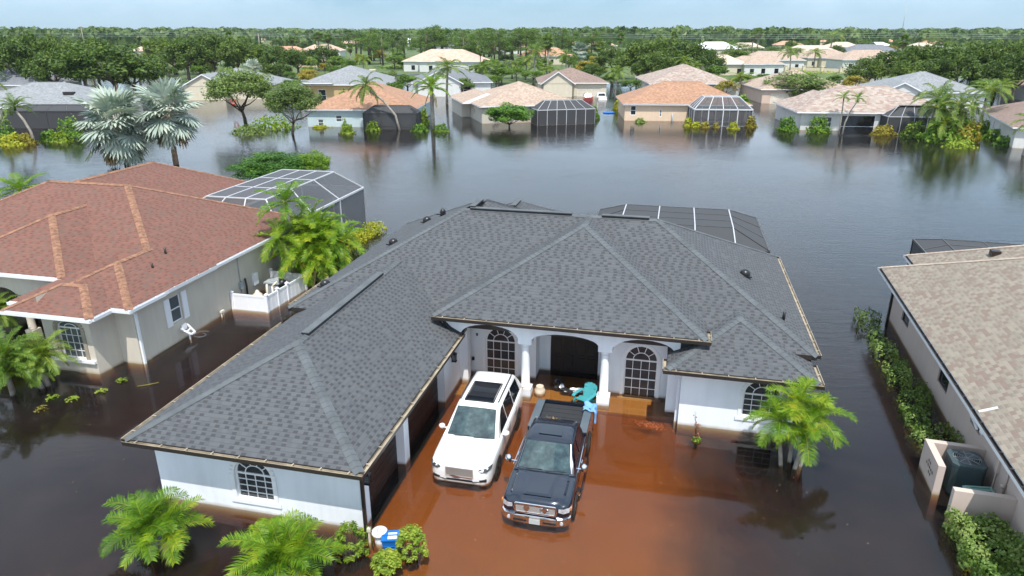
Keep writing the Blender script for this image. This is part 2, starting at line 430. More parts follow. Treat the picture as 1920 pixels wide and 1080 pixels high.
def window(parent, W, poly, cols=3, rows=4, zs=None, spokes=5, glass='glass_blinds', frame='white_paint', inset=.10, bar=.022, fr=.045, rail=None, name='window'):
    """frame part with its pane as a sub-part; zs = spring line of an arched head"""
    xs = [p[0] for p in poly]; zz = [p[1] for p in poly]
    x0, x1, z0, z1 = min(xs), max(xs), min(zz), max(zz)
    mb = MB(); strip_along(mb, W, poly, fr, inset-.03, inset+.02)
    top = zs if zs is not None else z1
    def B(a0, b0, a1, b1, wd, d=.02):
        a = Vector((a0, b0)); b_ = Vector((a1, b1)); dd = (b_-a).normalized(); nn = Vector((-dd.y, dd.x))*wd/2
        q = [a-nn, b_-nn, b_+nn, a+nn]
        f = [W(p.x, inset-d, p.y) for p in q]; r = [W(p.x, inset+.01, p.y) for p in q]
        mb.face(f); mb.face([f[3], f[2], r[2], r[3]]); mb.face([f[1], f[0], r[0], r[1]])
    for i in range(1, cols): B(x0+(x1-x0)*i/cols, z0, x0+(x1-x0)*i/cols, top, bar)
    for j in range(1, rows):
        th = bar*2 if rail and j == rail else bar
        B(x0, z0+(top-z0)*j/rows, x1, z0+(top-z0)*j/rows, th, .03 if th > bar else .02)
    if zs is not None:
        B(x0, zs, x1, zs, bar*2.4, .035)
        c = (x0+x1)/2; r = (x1-x0)/2; rise = z1-zs; n = 10
        for k in range(n):
            t0, t1 = math.pi*k/n, math.pi*(k+1)/n
            B(c+math.cos(t0)*r*.5, zs+math.sin(t0)*rise*.5, c+math.cos(t1)*r*.5, zs+math.sin(t1)*rise*.5, bar*1.2)
        for k in range(1, spokes-1+1):
            t = math.pi*k/spokes
            if spokes > 1: B(c+math.cos(t)*r*.5, zs+math.sin(t)*rise*.5, c+math.cos(t)*r*.98, zs+math.sin(t)*rise*.98, bar)
    o = mb.build(name, M[frame], parent)
    pb = MB(); pts = [Vector((a, z, 0)) for a, z in poly]
    vs = [W(p.x, inset, p.y) for p in pts]; tri = tessellate_polygon([pts])
    for t in tri:
        a, b_, c_ = [pts[i] for i in t]
        if (b_.x-a.x)*(c_.y-a.y)-(b_.y-a.y)*(c_.x-a.x) < 0: t = (t[0], t[2], t[1])
        pb.face([vs[i] for i in t])
    pb.build('pane', M[glass], o)
    return o

def hip(mb, u0, u1, v0, v1, ze, s, axis=None, ends='hh', fas=.17, soffit=True, mf=1, ms=2):
    """hip (or open-ended) roof block over an eave rectangle, UVs in metres for the shingles"""
    du, dv = u1-u0, v1-v0
    axis = axis or ('u' if du >= dv else 'v')
    if axis == 'u':
        hw = dv/2; zr = ze+hw*s; a = u0+(hw if ends[0] == 'h' else 0); b = u1-(hw if ends[1] == 'h' else 0); vm = (v0+v1)/2
        A, Bp = Vector((a, vm, zr)), Vector((b, vm, zr))
    else:
        hw = du/2; zr = ze+hw*s; a = v0+(hw if ends[0] == 'h' else 0); b = v1-(hw if ends[1] == 'h' else 0); um = (u0+u1)/2
        A, Bp = Vector((um, a, zr)), Vector((um, b, zr))
    c = [Vector((u0, v0, ze)), Vector((u1, v0, ze)), Vector((u1, v1, ze)), Vector((u0, v1, ze))]
    def rf(pts, e0, e1):
        e0, e1 = Vector(e0), Vector(e1); d = (e1-e0).normalized()
        nrm = (pts[1]-pts[0]).cross(pts[2]-pts[1]).normalized(); up = nrm.cross(d)
        if up.z < 0: up = -up
        off = (e0.x*3.1+e0.y*1.7)
        mb.face(pts, 0, [((p-e0).dot(d)+off, (p-e0).dot(up)) for p in pts])
    if axis == 'u':
        rf([c[0], c[1], Bp, A], c[0], c[1]); rf([c[2], c[3], A, Bp], c[2], c[3])
        if ends[0] == 'h': rf([c[3], c[0], A], c[3], c[0])
        else: mb.face([c[3], c[0], A], mf)
        if ends[1] == 'h': rf([c[1], c[2], Bp], c[1], c[2])
        else: mb.face([c[1], c[2], Bp], mf)
    else:
        rf([c[1], c[2], Bp, A], c[1], c[2]); rf([c[3], c[0], A, Bp], c[3], c[0])
        if ends[0] == 'h': rf([c[0], c[1], A], c[0], c[1])
        else: mb.face([c[0], c[1], A], mf)
        if ends[1] == 'h': rf([c[2], c[3], Bp], c[2], c[3])
        else: mb.face([c[2], c[3], Bp], mf)
    lo = [p-Vector((0, 0, fas)) for p in c]
    for i in range(4):
        j = (i+1) % 4; mb.face([lo[i], lo[j], c[j], c[i]], mf)
    if soffit: mb.face([lo[3], lo[2], lo[1], lo[0]], ms)
    return A, Bp, c

def caps(mb, p, q, s=.5, w=.15, step=.2, diag=True, m=0, lift=.012):
    """overlapping cap shingles along a hip or ridge from the low end p to the high end q"""
    p, q = Vector(p), Vector(q); d = q-p; n = max(1, int(d.length/step)); hd = Vector((d.x, d.y, 0)).normalized()
    x = Vector((-hd.y, hd.x, 0)); dz = (s/math.sqrt(2) if diag else s)*w
    for i in range(n):
        a = p+d*(i/n); b_ = p+d*((i+1.25)/n)
        la, lb = lift+.016, lift
        j = 1+.04*math.sin(i*7.1)
        A = [a+x*w*j+Vector((0,0,la-dz)), a+Vector((0,0,la)), a-x*w*j+Vector((0,0,la-dz))]
        Bq = [b_+x*w+Vector((0,0,lb-dz)), b_+Vector((0,0,lb)), b_-x*w+Vector((0,0,lb-dz))]
        mb.face([A[0], A[1], Bq[1], Bq[0]][::-1], m); mb.face([A[1], A[2], Bq[2], Bq[1]][::-1], m)
        for k in (0, 1): mb.face([A[k], A[k+1], A[k+1]-Vector((0,0,.02)), A[k]-Vector((0,0,.02))], m)

def gutter(mb, p, q, out, w=.13, h=.12, hang=.8, mo=0, mi=1):
    """open eave gutter; out = outward unit direction"""
    p, q = Vector(p), Vector(q); o = Vector((*out, 0)); Z = Vector((0,0,1))
    t = .014
    prof = [(0, 0), (0, -h), (w, -h), (w+.012, .015)]
    for (a0, z0), (a1, z1) in zip(prof, prof[1:]):
        mb.face([p+o*a0+Z*z0, q+o*a0+Z*z0, q+o*a1+Z*z1, p+o*a1+Z*z1], mo)
    ins = [(t, -.005), (t, -h*.62), (w-t, -h*.62), (w-t+.01, .012)]
    for (a0, z0), (a1, z1) in zip(ins, ins[1:]):
        mb.face([p+o*a0+Z*z0, q+o*a0+Z*z0, q+o*a1+Z*z1, p+o*a1+Z*z1][::-1], mi)
    mb.face([p+o*(w-t+.01)+Z*.013, q+o*(w-t+.01)+Z*.013, q+o*(w+.014)+Z*.015, p+o*(w+.014)+Z*.015][::-1], mi)
    for e in (p, q):
        mb.face([e, e+o*w, e+o*w-Z*h, e-Z*h], mo)
    n = int((q-p).length/hang)
    for i in range(n):
        c = p+(q-p)*((i+.5)/n)
        mb.bar(c+Z*.012, c+o*(w+.01)+Z*.02, .035, .012, mi)
    return

# ------------------------------------------------------------------ the grey-roofed house in the middle
GH = thing('grey_roof_house', 'white stucco house with dark grey roof and long garage wing, in brown floodwater', 'house', (-4.166, 15.95, 0), R(-13))
rb = MB()
s5 = .5
Lg = hip(rb, -6.78, .35, -.65, 12.0, 2.40, s5, 'v', 'hg')            # garage wing
Lm = hip(rb, -7.05, 13.05, 8.72, 20.3, 2.70, .52, 'u', 'hh')         # main body
Ll = hip(rb, -7.06, 5.3, 10.2, 22.15, 2.69, .5, 'v', 'hh')           # left rear
Lr = hip(rb, -4.6, 5.0, 14.0, 24.1, 2.66, .5, 'v', 'gh')             # rear wing
Le = hip(rb, -.66, 9.32, 8.08, 15.2, 3.20, .5, 'v', 'hg')            # raised entry roof
Lw = hip(rb, 8.02, 12.9, 7.15, 12.2, 2.42, .46, 'v', 'hg')           # right front wing
rb.build('roof', [M['roof_grey'], M['bronze_gutter'], M['soffit']], GH)
cb = MB()
def capset(mb, A, Bp, c, hips, ridge=None, s=.5):
    for ci, ap in hips: caps(mb, c[ci], (A, Bp)[ap], s)
    if ridge: caps(mb, ridge[0], ridge[1], s, diag=False)
A, Bp, c = Lg; capset(cb, A, Bp, c, [(0, 0), (1, 0)], (A, Vector((A.x, 11.3, A.z))))
A, Bp, c = Lm; capset(cb, A, Bp, c, [(0, 0), (1, 1), (2, 1)], (A, Bp), .52)
A, Bp, c = Ll; capset(cb, A, Bp, c, [(3, 1)], (A, Bp))
A, Bp, c = Lr; capset(cb, A, Bp, c, [(2, 1), (3, 1)], (A+Vector((0, 2, 0)), Bp))
A, Bp, c = Le; capset(cb, A, Bp, c, [(0, 0), (1, 0)], (A, A+Vector((0, 1.9, 0))))
A, Bp, c = Lw; capset(cb, A, Bp, c, [(0, 0), (1, 0)], (A, A+Vector((0, 1.1, 0))), .46)
cb.build('ridge_cap', M['cap_grey'], GH)
# ridge vents: low boxes along the ridges, their shaded sides painted black
def rvent(p, q, w=.13):
    vb = MB()
    p, q = Vector(p), Vector(q); d = (q-p).normalized(); x = Vector((-d.y, d.x, 0))
    for a, b_, m in ((.0, .05, 0), (.05, .075, 1)):
        vb.mesh([p+x*w+Vector((0,0,a-.02)), q+x*w+Vector((0,0,a-.02)), q-x*w+Vector((0,0,a-.02)), p-x*w+Vector((0,0,a-.02)),
                 p+x*w+Vector((0,0,b_-.02)), q+x*w+Vector((0,0,b_-.02)), q-x*w+Vector((0,0,b_-.02)), p-x*w+Vector((0,0,b_-.02))],
                [(4,7,6,5),(0,1,5,4),(1,2,6,5),(2,3,7,6),(3,0,4,7)], m)
    vb.build('ridge_vent', [M['black_metal'], M['cap_grey']], GH)
gz = Lg[0]
rvent((gz.x, gz.y+.5, gz.z+.03), (gz.x, 9.4, gz.z+.03))
mz = Lm[0]
rvent((mz.x+.3, mz.y, mz.z+.03), (3.6, mz.y, mz.z+.03)); rvent((4.9, mz.y, mz.z+.03), (6.9, mz.y, mz.z+.03))
lz = Ll[1]
rvent((lz.x, lz.y-1.5, lz.z+.03), (lz.x, lz.y-.1, lz.z+.03))
rz_ = Lr[1]; rvent((rz_.x, rz_.y-1.4, rz_.z+.03), (rz_.x, rz_.y-.1, rz_.z+.03))
# gutters
def gline(name, segs):
    for p, q, o in segs:
        g_ = MB(); gutter(g_, p, q, o); g_.build('gutter', [M['bronze_gutter'], M['gutter_inside']], GH)
gline('gutter', [((-6.78,-.65,2.38), (.48,-.65,2.38), (0,-1)), ((.35,-.65,2.38), (.35,8.5,2.38), (1,0)), ((-6.78,-.65,2.38), (-6.78,7.9,2.38), (-1,0)),
    ((-7.05,9.0,2.68), (-7.05,12.5,2.68), (-1,0)),
    ((-.66,8.08,3.18), (9.45,8.08,3.18), (0,-1)), ((9.32,8.08,3.18), (9.32,8.9,3.18), (1,0)),
    ((7.9,7.15,2.40), (13.03,7.15,2.40), (0,-1)), ((12.9,7.15,2.40), (12.9,8.6,2.40), (1,0)), ((8.02,7.15,2.40), (8.02,7.95,2.40), (-1,0)),
    ((13.05,8.8,2.68), (13.05,20.2,2.68), (1,0))])
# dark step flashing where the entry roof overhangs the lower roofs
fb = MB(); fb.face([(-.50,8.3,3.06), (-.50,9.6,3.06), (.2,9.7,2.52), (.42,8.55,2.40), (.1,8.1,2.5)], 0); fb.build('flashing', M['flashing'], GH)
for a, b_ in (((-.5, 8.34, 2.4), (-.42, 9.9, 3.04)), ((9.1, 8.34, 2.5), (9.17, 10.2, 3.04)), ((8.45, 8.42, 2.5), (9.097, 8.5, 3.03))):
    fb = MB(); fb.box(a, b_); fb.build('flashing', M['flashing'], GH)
# roof vents and pipes
for (u, v, z, k) in ((-4.6,14.1,0,0),(-4.05,17.2,0,0),(-3.2,17.2,0,1),(-6.1,10.2,0,0),(10.9,13.6,0,0),(12.1,10.6,0,2)):
    vb = MB()
    zz = 2.7+.52*min(u+7.05, 13.05-u)
    if k == 2: vb.tube([(u,v,zz-.05),(u,v,zz+.32)], .055, 8)
    else:
        r = .2 if k == 0 else .14
        vb.lathe([(r,-.12),(r*1.05,.10),(r*.8,.2),(r*.3,.25),(.01,.26)], (u,v,zz), 12)
        vb.box((u-.26,v-.26,zz-.02),(u+.26,v+.2,zz+.03))
    vb.build('roof_vent', M['black_metal'], GH)

# walls
BZ = -.95
wb = MB()
gw = arch_poly(6.49-3.32, 1.2, .42, 1.26, .56)
W1 = wall(wb, (-6.49, 0), (0, 0), BZ, 2.26, [gw])                     # front of garage wing
W2 = wall(wb, (-6.49, 8.9), (-6.49, 0), BZ, 2.26)                     # left side
wall(wb, (-6.75, 21.6), (-6.75, 9.2), BZ, 2.6); wall(wb, (-6.75, 9.2), (-6.49, 9.2), BZ, 2.6)
# garage door wall with two big openings
dh1 = rect_poly(2.58, 4.3, -.93, 1.74); dh2 = rect_poly(6.95-.35, 2.45, -.93, 1.74)
W3 = wall(wb, (0, 0), (0, 9.5), BZ, 2.26, [rect_poly(1.85, 2.7, -.93, 1.72), rect_poly(5.45, 3.7, -.93, 1.72)], .3)
# porch back wall with the tall left window, door recess, right window
lw = arch_poly(1.49, 1.24, -.15, 1.44, .62); 
W4 = wall(wb, (0, 10), (2.95, 10), BZ, 3.1, [lw])
wall(wb, (2.95, 10), (2.95, 10.8), BZ, 3.1); 
dr = arch_poly(1.43, 1.96, -.9, 1.62, .33)
W5 = wall(wb, (2.95, 10.8), (5.85, 10.8), BZ, 3.1, [dr], .12)
wall(wb, (5.85, 10.8), (5.85, 9.5), BZ, 3.1)
rw = arch_poly(1.25, 1.24, -.12, 1.46, .62)
W6 = wall(wb, (5.85, 9.5), (8.56, 9.5), BZ, 3.1, [rw])
# right front wing
W7 = wall(wb, (8.56, 9.5), (8.56, 7.72), BZ, 2.3)
ww = arch_poly(11.28-8.56, 1.22, .60, 1.47, .58)
W8 = wall(wb, (8.56, 7.72), (12.5, 7.72), BZ, 2.27, [ww])
wall(wb, (12.5, 7.72), (12.5, 19.8), BZ, 2.55); wall(wb, (12.5, 19.8), (-6.75, 19.8), BZ, 2.55)
wb.build('wall', M['stucco_white'], GH)
# window surrounds, sills and the raised bands
def surround(W, poly, w=.13, out=.035, sill=True):
    tb = MB()
    P = poly[1:]+poly[:1]
    strip_along(tb, W, list(reversed(P)), w, -out, .0, closed=False)
    xs = [p[0] for p in poly]; z0 = min(p[1] for p in poly)
    if sill:
        x0, x1 = min(xs)-.2, max(xs)+.2
        for a, b_, zz0, zz1 in ((x0, -.045, z0-.13, z0),):
            v0, v1 = W(a, b_, zz0), W(x1, 0, zz1)
            q = [W(x0,-.045,zz0), W(x1,-.045,zz0), W(x1,-.045,zz1), W(x0,-.045,zz1), W(x0,0,zz0), W(x1,0,zz0), W(x1,0,zz1), W(x0,0,zz1)]
            tb.mesh(q, [(0,1,2,3),(4,5,1,0),(1,5,6,2),(2,6,7,3),(3,7,4,0)])
    tb.build('window_surround', M['white_paint'], GH)
surround(W1, gw); surround(W4, lw, .12, .03, False); surround(W6, rw, .12, .03); surround(W8, ww)
for W, p, zs in ((W1, gw, 1.26), (W4, lw, 1.44), (W6, rw, 1.46), (W8, ww, 1.47)):
    tall = W in (W4, W6)
    window(GH, W, p, 4, 4 if tall else 4, zs, 5, 'glass_blinds', rail=2 if tall else None)
# front beam with arches and the two columns
ab = MB()
outer = [(-.15, 2.0), (.0, 1.9), (.0, 1.9)]
def arch_edge(c, w, zs, rise, n=12): return [(c-math.cos(math.pi*k/n)*w/2, zs+math.sin(math.pi*k/n)*rise) for k in range(n+1)]
P = [(-.45, 3.05), (-.45, 2.3), (.25, 2.3)] + arch_edge(1.43, 2.15, 2.42, .42)[1:-1] + [(2.55, 2.42), (2.55, 2.18), (3.07, 2.18), (3.07, 2.42)] \
  + arch_edge(4.32, 2.4, 2.42, .30)[1:-1] + [(5.55, 2.42), (5.55, 2.18), (6.07, 2.18), (6.07, 2.42)] + arch_edge(7.22, 2.1, 2.40, .42)[1:-1] + [(8.35, 2.3), (9.1, 2.3), (9.1, 3.05)]
Wb = WallMap((0, 8.45), (1, 8.45))
pv = [Vector((a, z, 0)) for a, z in P]; tri = tessellate_polygon([pv])
for n_, flip in ((0, False), (.42, True)):
    vs = [Wb(p.x, n_, p.y) for p in pv]
    for t in tri:
        a, b_, c_ = [pv[i] for i in t]; cr = (b_.x-a.x)*(c_.y-a.y)-(b_.y-a.y)*(c_.x-a.x)
        if (cr < 0) != flip: t = (t[0], t[2], t[1])
        ab.face([vs[i] for i in t])
for i in range(len(P)):
    a, b_ = P[i], P[(i+1) % len(P)]
    ab.face([Wb(a[0],0,a[1]), Wb(a[0],.42,a[1]), Wb(b_[0],.42,b_[1]), Wb(b_[0],0,b_[1])])
ab.build('porch_beam', M['stucco_white'], GH)
for cu in (2.81, 5.81):
    c_ = MB(); v = 8.66
    c_.box((cu-.24, v-.24, BZ), (cu+.24, v+.24, .33))
    c_.lathe([(.19,.33),(.21,.36),(.21,.42),(.165,.46),(.16,1.3),(.145,2.0),(.15,2.05),(.2,2.10),(.2,2.178)], (cu,v,0), 20)
    c_.build('column', M['stucco_white'], GH)
for a, b_ in (((8.1,8.5,BZ),(8.555,8.95,2.3)), ((.003,9.2,BZ),(.35,9.6,2.5))): c_ = MB(); c_.box(a, b_); c_.build('pilaster', M['stucco_white'], GH)
# front door: double, dark, panelled
db = MB(); pts = [Vector((a, z, 0)) for a, z in dr]
vs = [W5(p.x, .10, p.y) for p in pts]
for t in tessellate_polygon([pts]):
    a, b_, c_ = [pts[i] for i in t]
    if (b_.x-a.x)*(c_.y-a.y)-(b_.y-a.y)*(c_.x-a.x) < 0: t = (t[0], t[2], t[1])
    db.face([vs[i] for i in t])
for side in (-1, 1):
    for pc in (.27, .70):
        for z0, z1 in ((-.6,-.05),(.05,.65),(.75,1.55 if pc < .5 else 1.42)):
            x = 1.43+side*pc
            for q in ((x-.16,z0,x-.13,z1),(x+.13,z0,x+.16,z1),(x-.16,z0,x+.16,z0+.03),(x-.16,z1-.03,x+.16,z1)):
                a = W5(q[0],.07,q[1]); b_ = W5(q[2],.10,q[3]); db.box(a, b_)
a = W5(1.415,.06,-.8); b_ = W5(1.445,.10,1.9); db.box(a, b_)
do = db.build('front_door', M['brown_door'], GH)
hb = MB(); hb.tube([W5(1.36,.03,.35), W5(1.36,.03,.62)], .02, 6); hb.lathe([(.035,0),(.035,.05)], tuple(W5(1.36,.05,.72)), 8); hb.build('handle', M['black_metal'], do)
# garage doors
for s0, wd in ((1.85, 2.7), (5.45, 3.7)):
    g_ = MB()
    for k in range(5):
        z0 = -.93+k*.53; a = W3(s0-wd/2, .28, z0); b_ = W3(s0+wd/2, .32, z0+.50); g_.box(a, b_)
        a = W3(s0-wd/2, .295, z0+.50); b_ = W3(s0+wd/2, .32, z0+.53); g_.box(a, b_)
        n = 5 if wd > 3 else 3
        for j in range(n):
            x0 = s0-wd/2+wd*(j+.12)/n; x1 = s0-wd/2+wd*(j+.88)/n
            a = W3(x0, .265, z0+.1); b_ = W3(x1, .28, z0+.13); g_.box(a, b_)
            a = W3(x0, .265, z0+.38); b_ = W3(x1, .28, z0+.41); g_.box(a, b_)
    g_.build('garage_door', M['brown_door'], GH)
# downspout on the front right corner of the garage wing, wall lanterns, soffit under eaves
dsb = MB(); dsb.box((.02,-.06,-.9),(.11,.02,2.3)); dsb.bar((.06,-.02,2.28),(.2,-.6,2.3),.09); dsb.build('downspout', M['bronze_gutter'], GH)
dsb = MB(); dsb.box((8.44,7.9,-.9),(8.54,8.0,2.3)); dsb.build('downspout', M['soffit'], GH)
def lantern(u, v, z):
    l = MB(); l.box((u,v-.045,z),(u+.03,v+.07,z+.28)); l.box((u+.03,v-.02,z+.24),(u+.12,v+.02,z+.27))
    for a in (-.045,.07):
        for b_ in (.05,.19): l.box((u+b_-.01,v+a-.01,z-.12),(u+b_+.01,v+a+.01,z+.17))
    l.box((u+.03,v-.09,z-.14),(u+.21,v+.09,z-.12)); l.mesh([(u+.02,v-.1,z+.17),(u+.22,v-.1,z+.17),(u+.22,v+.1,z+.17),(u+.02,v+.1,z+.17),(u+.12,v,z+.27)], [(0,1,4),(1,2,4),(2,3,4),(3,0,4)])
    o = l.build('wall_lantern', M['black_metal'], GH)
    g_ = MB(); g_.box((u+.07,v-.045,z-.11),(u+.165,v+.045,z+.14)); g_.build('lantern_glass', M['glass_grey'], o)
lantern(.0, .22, 1.55); lantern(.0, 8.2, 1.45)
sm = MB(); sm.box((.3,9.93,.55),(.4,10,.68)); sm.build('tap_box', M['black_metal'], GH); sm = MB(); sm.box((.5,9.95,1.65),(.56,10,1.75)); sm.build('camera_fitting', M['black_metal'], GH)
# flooded paving: porch floor and driveway, seen through the water
def tile_mat():
    m, nt, b = newmat('driveway_paving')
    tc = N(nt, 'ShaderNodeTexCoord'); mp = N(nt, 'ShaderNodeMapping'); L(nt, tc.outputs['Object'], mp.inputs[0])
    br = N(nt, 'ShaderNodeTexBrick'); br.offset = 0; br.inputs['Scale'].default_value = 1; br.inputs['Brick Width'].default_value = 1.25; br.inputs['Row Height'].default_value = 1.25
    br.inputs['Mortar Size'].default_value = .012; br.inputs['Color1'].default_value = (.76,.68,.55,1); br.inputs['Color2'].default_value = (.72,.64,.52,1); br.inputs['Mortar'].default_value = (.70,.62,.50,1)
    L(nt, mp.outputs[0], br.inputs['Vector'])
    f = noise(nt, .5, 6); c = mixc(nt, mth(nt, 'MULTIPLY', f, .5), br.outputs[0], (.36,.26,.17))
    sx = N(nt, 'ShaderNodeSeparateXYZ'); L(nt, tc.outputs['Object'], sx.inputs[0]); mr = N(nt, 'ShaderNodeMapRange'); mr.interpolation_type = 'SMOOTHSTEP'; mr.inputs['From Min'].default_value = 7.6; mr.inputs['From Max'].default_value = 9.7
    L(nt, mth(nt, 'ADD', sx.outputs['X'], mth(nt, 'MULTIPLY', mth(nt, 'SUBTRACT', f, .5), 1.6)), mr.inputs[0]); c = mixc(nt, mth(nt, 'MULTIPLY', mr.outputs[0], .93), c, (.10,.09,.055))
    L(nt, c, b.inputs['Base Color']); b.inputs['Roughness'].default_value = .9
    return m
M['driveway_paving'] = tile_mat()
dv = MB()
P = [(0,9.9),(8.45,9.4),(8.5,7.6),(9.75,7.4),(9.75,1.5),(9.2,-3.0),(8.2,-9),(2.0,-9),(1.9,-3.5),(1.7,-1.6),(.2,-.5),(0,0)]
def drz(u, v): return -.60-.10*smooth(8, -2, v)-.2*smooth(-2, -9, v)
pv = [Vector((a, z, 0)) for a, z in P]
uv_ = [(u, v) for u, v in P]
for t in tessellate_polygon([pv]):
    t = list(t); a, b_, c_ = [pv[i] for i in t]
    if (b_.x-a.x)*(c_.y-a.y)-(b_.y-a.y)*(c_.x-a.x) < 0: t = t[::-1]
    dv.face([(P[i][0], P[i][1], -.36) for i in t])
cx_, cy_ = 5.0, 2.0
for i in range(len(P)):     # silted verge falling away from the paving
    a, b_ = Vector(P[i]), Vector(P[(i+1) % len(P)]); oa = (a-Vector((cx_, cy_))).normalized()*2.6; ob = (b_-Vector((cx_, cy_))).normalized()*2.6
    if a.x < .5 and b_.x < .5: continue
    dv.face([(a.x,a.y,-.36),(a.x+oa.x,a.y+oa.y,-.80),(b_.x+ob.x,b_.y+ob.y,-.80),(b_.x,b_.y,-.36)], 1)
dvo = dv.build('driveway', [M['driveway_paving'], M['flooded_ground']]); dvo.location = GH.location; dvo.rotation_euler = GH.rotation_euler; tag(dvo, kind='structure')
pf = MB(); pf.box((.02,8.35,-.9),(8.5,10.78,-.20)); pf.build('porch_floor', M['driveway_paving'], GH)
# ------------------------------------------------------------------ screened pool enclosures
def cage(parent, u0, u1, v0, v1, ze, zt, ins, nu, nv, fm, sm, bw=.07, rails=(), open_front=False, z0=-.9, near='v0'):
    """mansard screen room; v0 side and u sides vertical, sloping to a flat top inset by ins; returns the frame part"""
    f = MB(); s = MB()
    top = [(u0+ins, v0+ins, zt), (u1-ins, v0+ins, zt), (u1-ins, v1-ins*.6, zt), (u0+ins, v1-ins*.6, zt)]
    eav = [(u0, v0, ze), (u1, v0, ze), (u1, v1, ze), (u0, v1, ze)]
    for i in range(4):
        j = (i+1) % 4
        f.bar(eav[i], eav[j], bw, bw*1.4); f.bar(top[i], top[j], bw*.8); f.bar(eav[i], top[i], bw*.8)
        s.face([eav[i], eav[j], top[j], top[i]])
        n = nu if i % 2 == 0 else nv
        for k in range(n+1):
            t = k/n; a = Vector(eav[i]).lerp(Vector(eav[j]), t); b_ = Vector(top[i]).lerp(Vector(top[j]), t)
            if 0 < k < n: f.bar(a, b_, bw*.7)
            f.bar((a.x, a.y, z0), a, bw)
        a, b_ = eav[i], eav[j]
        s.face([(a[0], a[1], z0), (b_[0], b_[1], z0), b_, a])
        for r in rails: f.bar((a[0], a[1], r), (b_[0], b_[1], r), bw*.7)
    s.face(top)
    for k in range(1, nu):
        t = k/nu; f.bar(Vector(top[0]).lerp(Vector(top[1]), t), Vector(top[3]).lerp(Vector(top[2]), t), bw*.7)
    for k in range(1, nv):
        t = k/nv; f.bar(Vector(top[0]).lerp(Vector(top[3]), t), Vector(top[1]).lerp(Vector(top[2]), t), bw*.6)
    o = f.build('pool_cage', M[fm], parent); s.build('screen', M[sm], o)
    return o
M['cage_white'] = plain('cage_white', (.52,.53,.55), .4, var=.04)
M['cage_bronze'] = plain('cage_bronze', (.05,.045,.042), .4)
M['cage_pale'] = plain('cage_pale', (.42,.43,.45), .4)
M['vinyl_white'] = plain('vinyl_white', (.8,.8,.82), .35, var=.03)
# dark cage behind the central house: ribs run from the house eave over the top
cf = MB(); cs = MB()
U0, U1, V0, V1 = 3.4, 12.9, 20.2, 28.6
T = [(5.15, 23.0, 3.3), (11.1, 23.0, 3.3), (11.1, 27.0, 3.3), (5.15, 27.0, 3.3)]
E_ = [(4.6, V0, 2.72), (11.3, V0, 2.72), (U1, 21.7, 2.5), (U1, V1, 2.5), (U0, V1, 2.5), (U0, 21.7, 2.5)]
for q in ([T[0],T[1],T[2],T[3]], [E_[0],E_[1],T[1],T[0]], [E_[1],E_[2],T[1]], [E_[2],E_[3],T[2],T[1]], [E_[3],E_[4],T[3],T[2]], [E_[4],E_[5],T[0],T[3]], [E_[5],E_[0],T[0]]): cs.face(q)
for i in range(2, 6):
    a, b_ = E_[i], E_[i+1] if i < 5 else E_[0]
    cs.face([(a[0],a[1],-.9),(b_[0],b_[1],-.9),b_,a]); cf.bar(a, b_, .08); cf.bar((a[0],a[1],-.9), a, .08)
for k in range(4):
    t = k/3; x = 5.15+(11.1-5.15)*t
    cf.bar((x, 27, 3.31), (x, 23, 3.31), .06, m=1); cf.bar((x, 23, 3.31), (x+.1*(t-.5), V0, 2.74), .06, m=1)
for y in (23, 24.4, 25.7, 27):
    t = (y-23)/4; cf.bar((11.1, y, 3.3), (U1, 21.7+(V1-21.7)*t, 2.5), .05)
    cf.bar((5.15, y, 3.3), (U0, 21.7+(V1-21.7)*t, 2.5), .05); cf.bar((5.15, y, 3.3), (11.1, y, 3.3), .04)
cf.bar(E_[2], T[1], .05); cf.bar(E_[5], T[0], .05)
co_ = cf.build('pool_cage', [M['cage_bronze'], M['cage_pale']], GH); cs.build('screen', M['screen_dark'], co_)

# ------------------------------------------------------------------ red-roofed house on the left
RH = thing('red_roof_house', 'beige stucco house with rusty red shingle roof and white gutters', 'house', (-15.579, 26.271, 0), R(-13))
rb = MB()
A1 = hip(rb, -17.3, .3, 1.4, 14.2, 2.75, .47, 'u', 'hh')
A2 = hip(rb, -16.6, -5.4, 8.2, 21.2, 2.73, .475, 'v', 'gh')
A3 = hip(rb, -4.2, .42, -.55, 5.2, 2.74, .48, 'v', 'hg')
A4 = hip(rb, -4.6, -.42, -1.68, 1.48, 2.72, .45, 'u', 'hh')
A5 = hip(rb, -10.8, -3.88, .7, 8.2, 3.30, .5, 'v', 'hg')
A6 = hip(rb, -5.2, -1.2, -.75, 3.2, 2.70, .45, 'v', 'hg')
rb.build('roof', [M['roof_red'], M['white_paint'], M['soffit']], RH)
cb = MB()
for (A, Bp, c), hp, rg, s_ in ((A1, [(0,0),(1,1),(2,1),(3,0)], 1, .47), (A2, [(2,1),(3,1)], 1, .475), (A3, [(0,0),(1,0)], 2.0, .48), (A4, [(0,0),(1,1)], 1, .45), (A5, [(0,0),(1,0)], 2.6, .5)):
    for ci, ap in hp: caps(cb, c[ci], (A, Bp)[ap], s_, .16, .24)
    q = Bp if rg == 1 else A+Vector((0, rg, 0))
    caps(cb, A, q, s_, .16, .24, False)
cb.build('ridge_cap', M['cap_red'], RH)
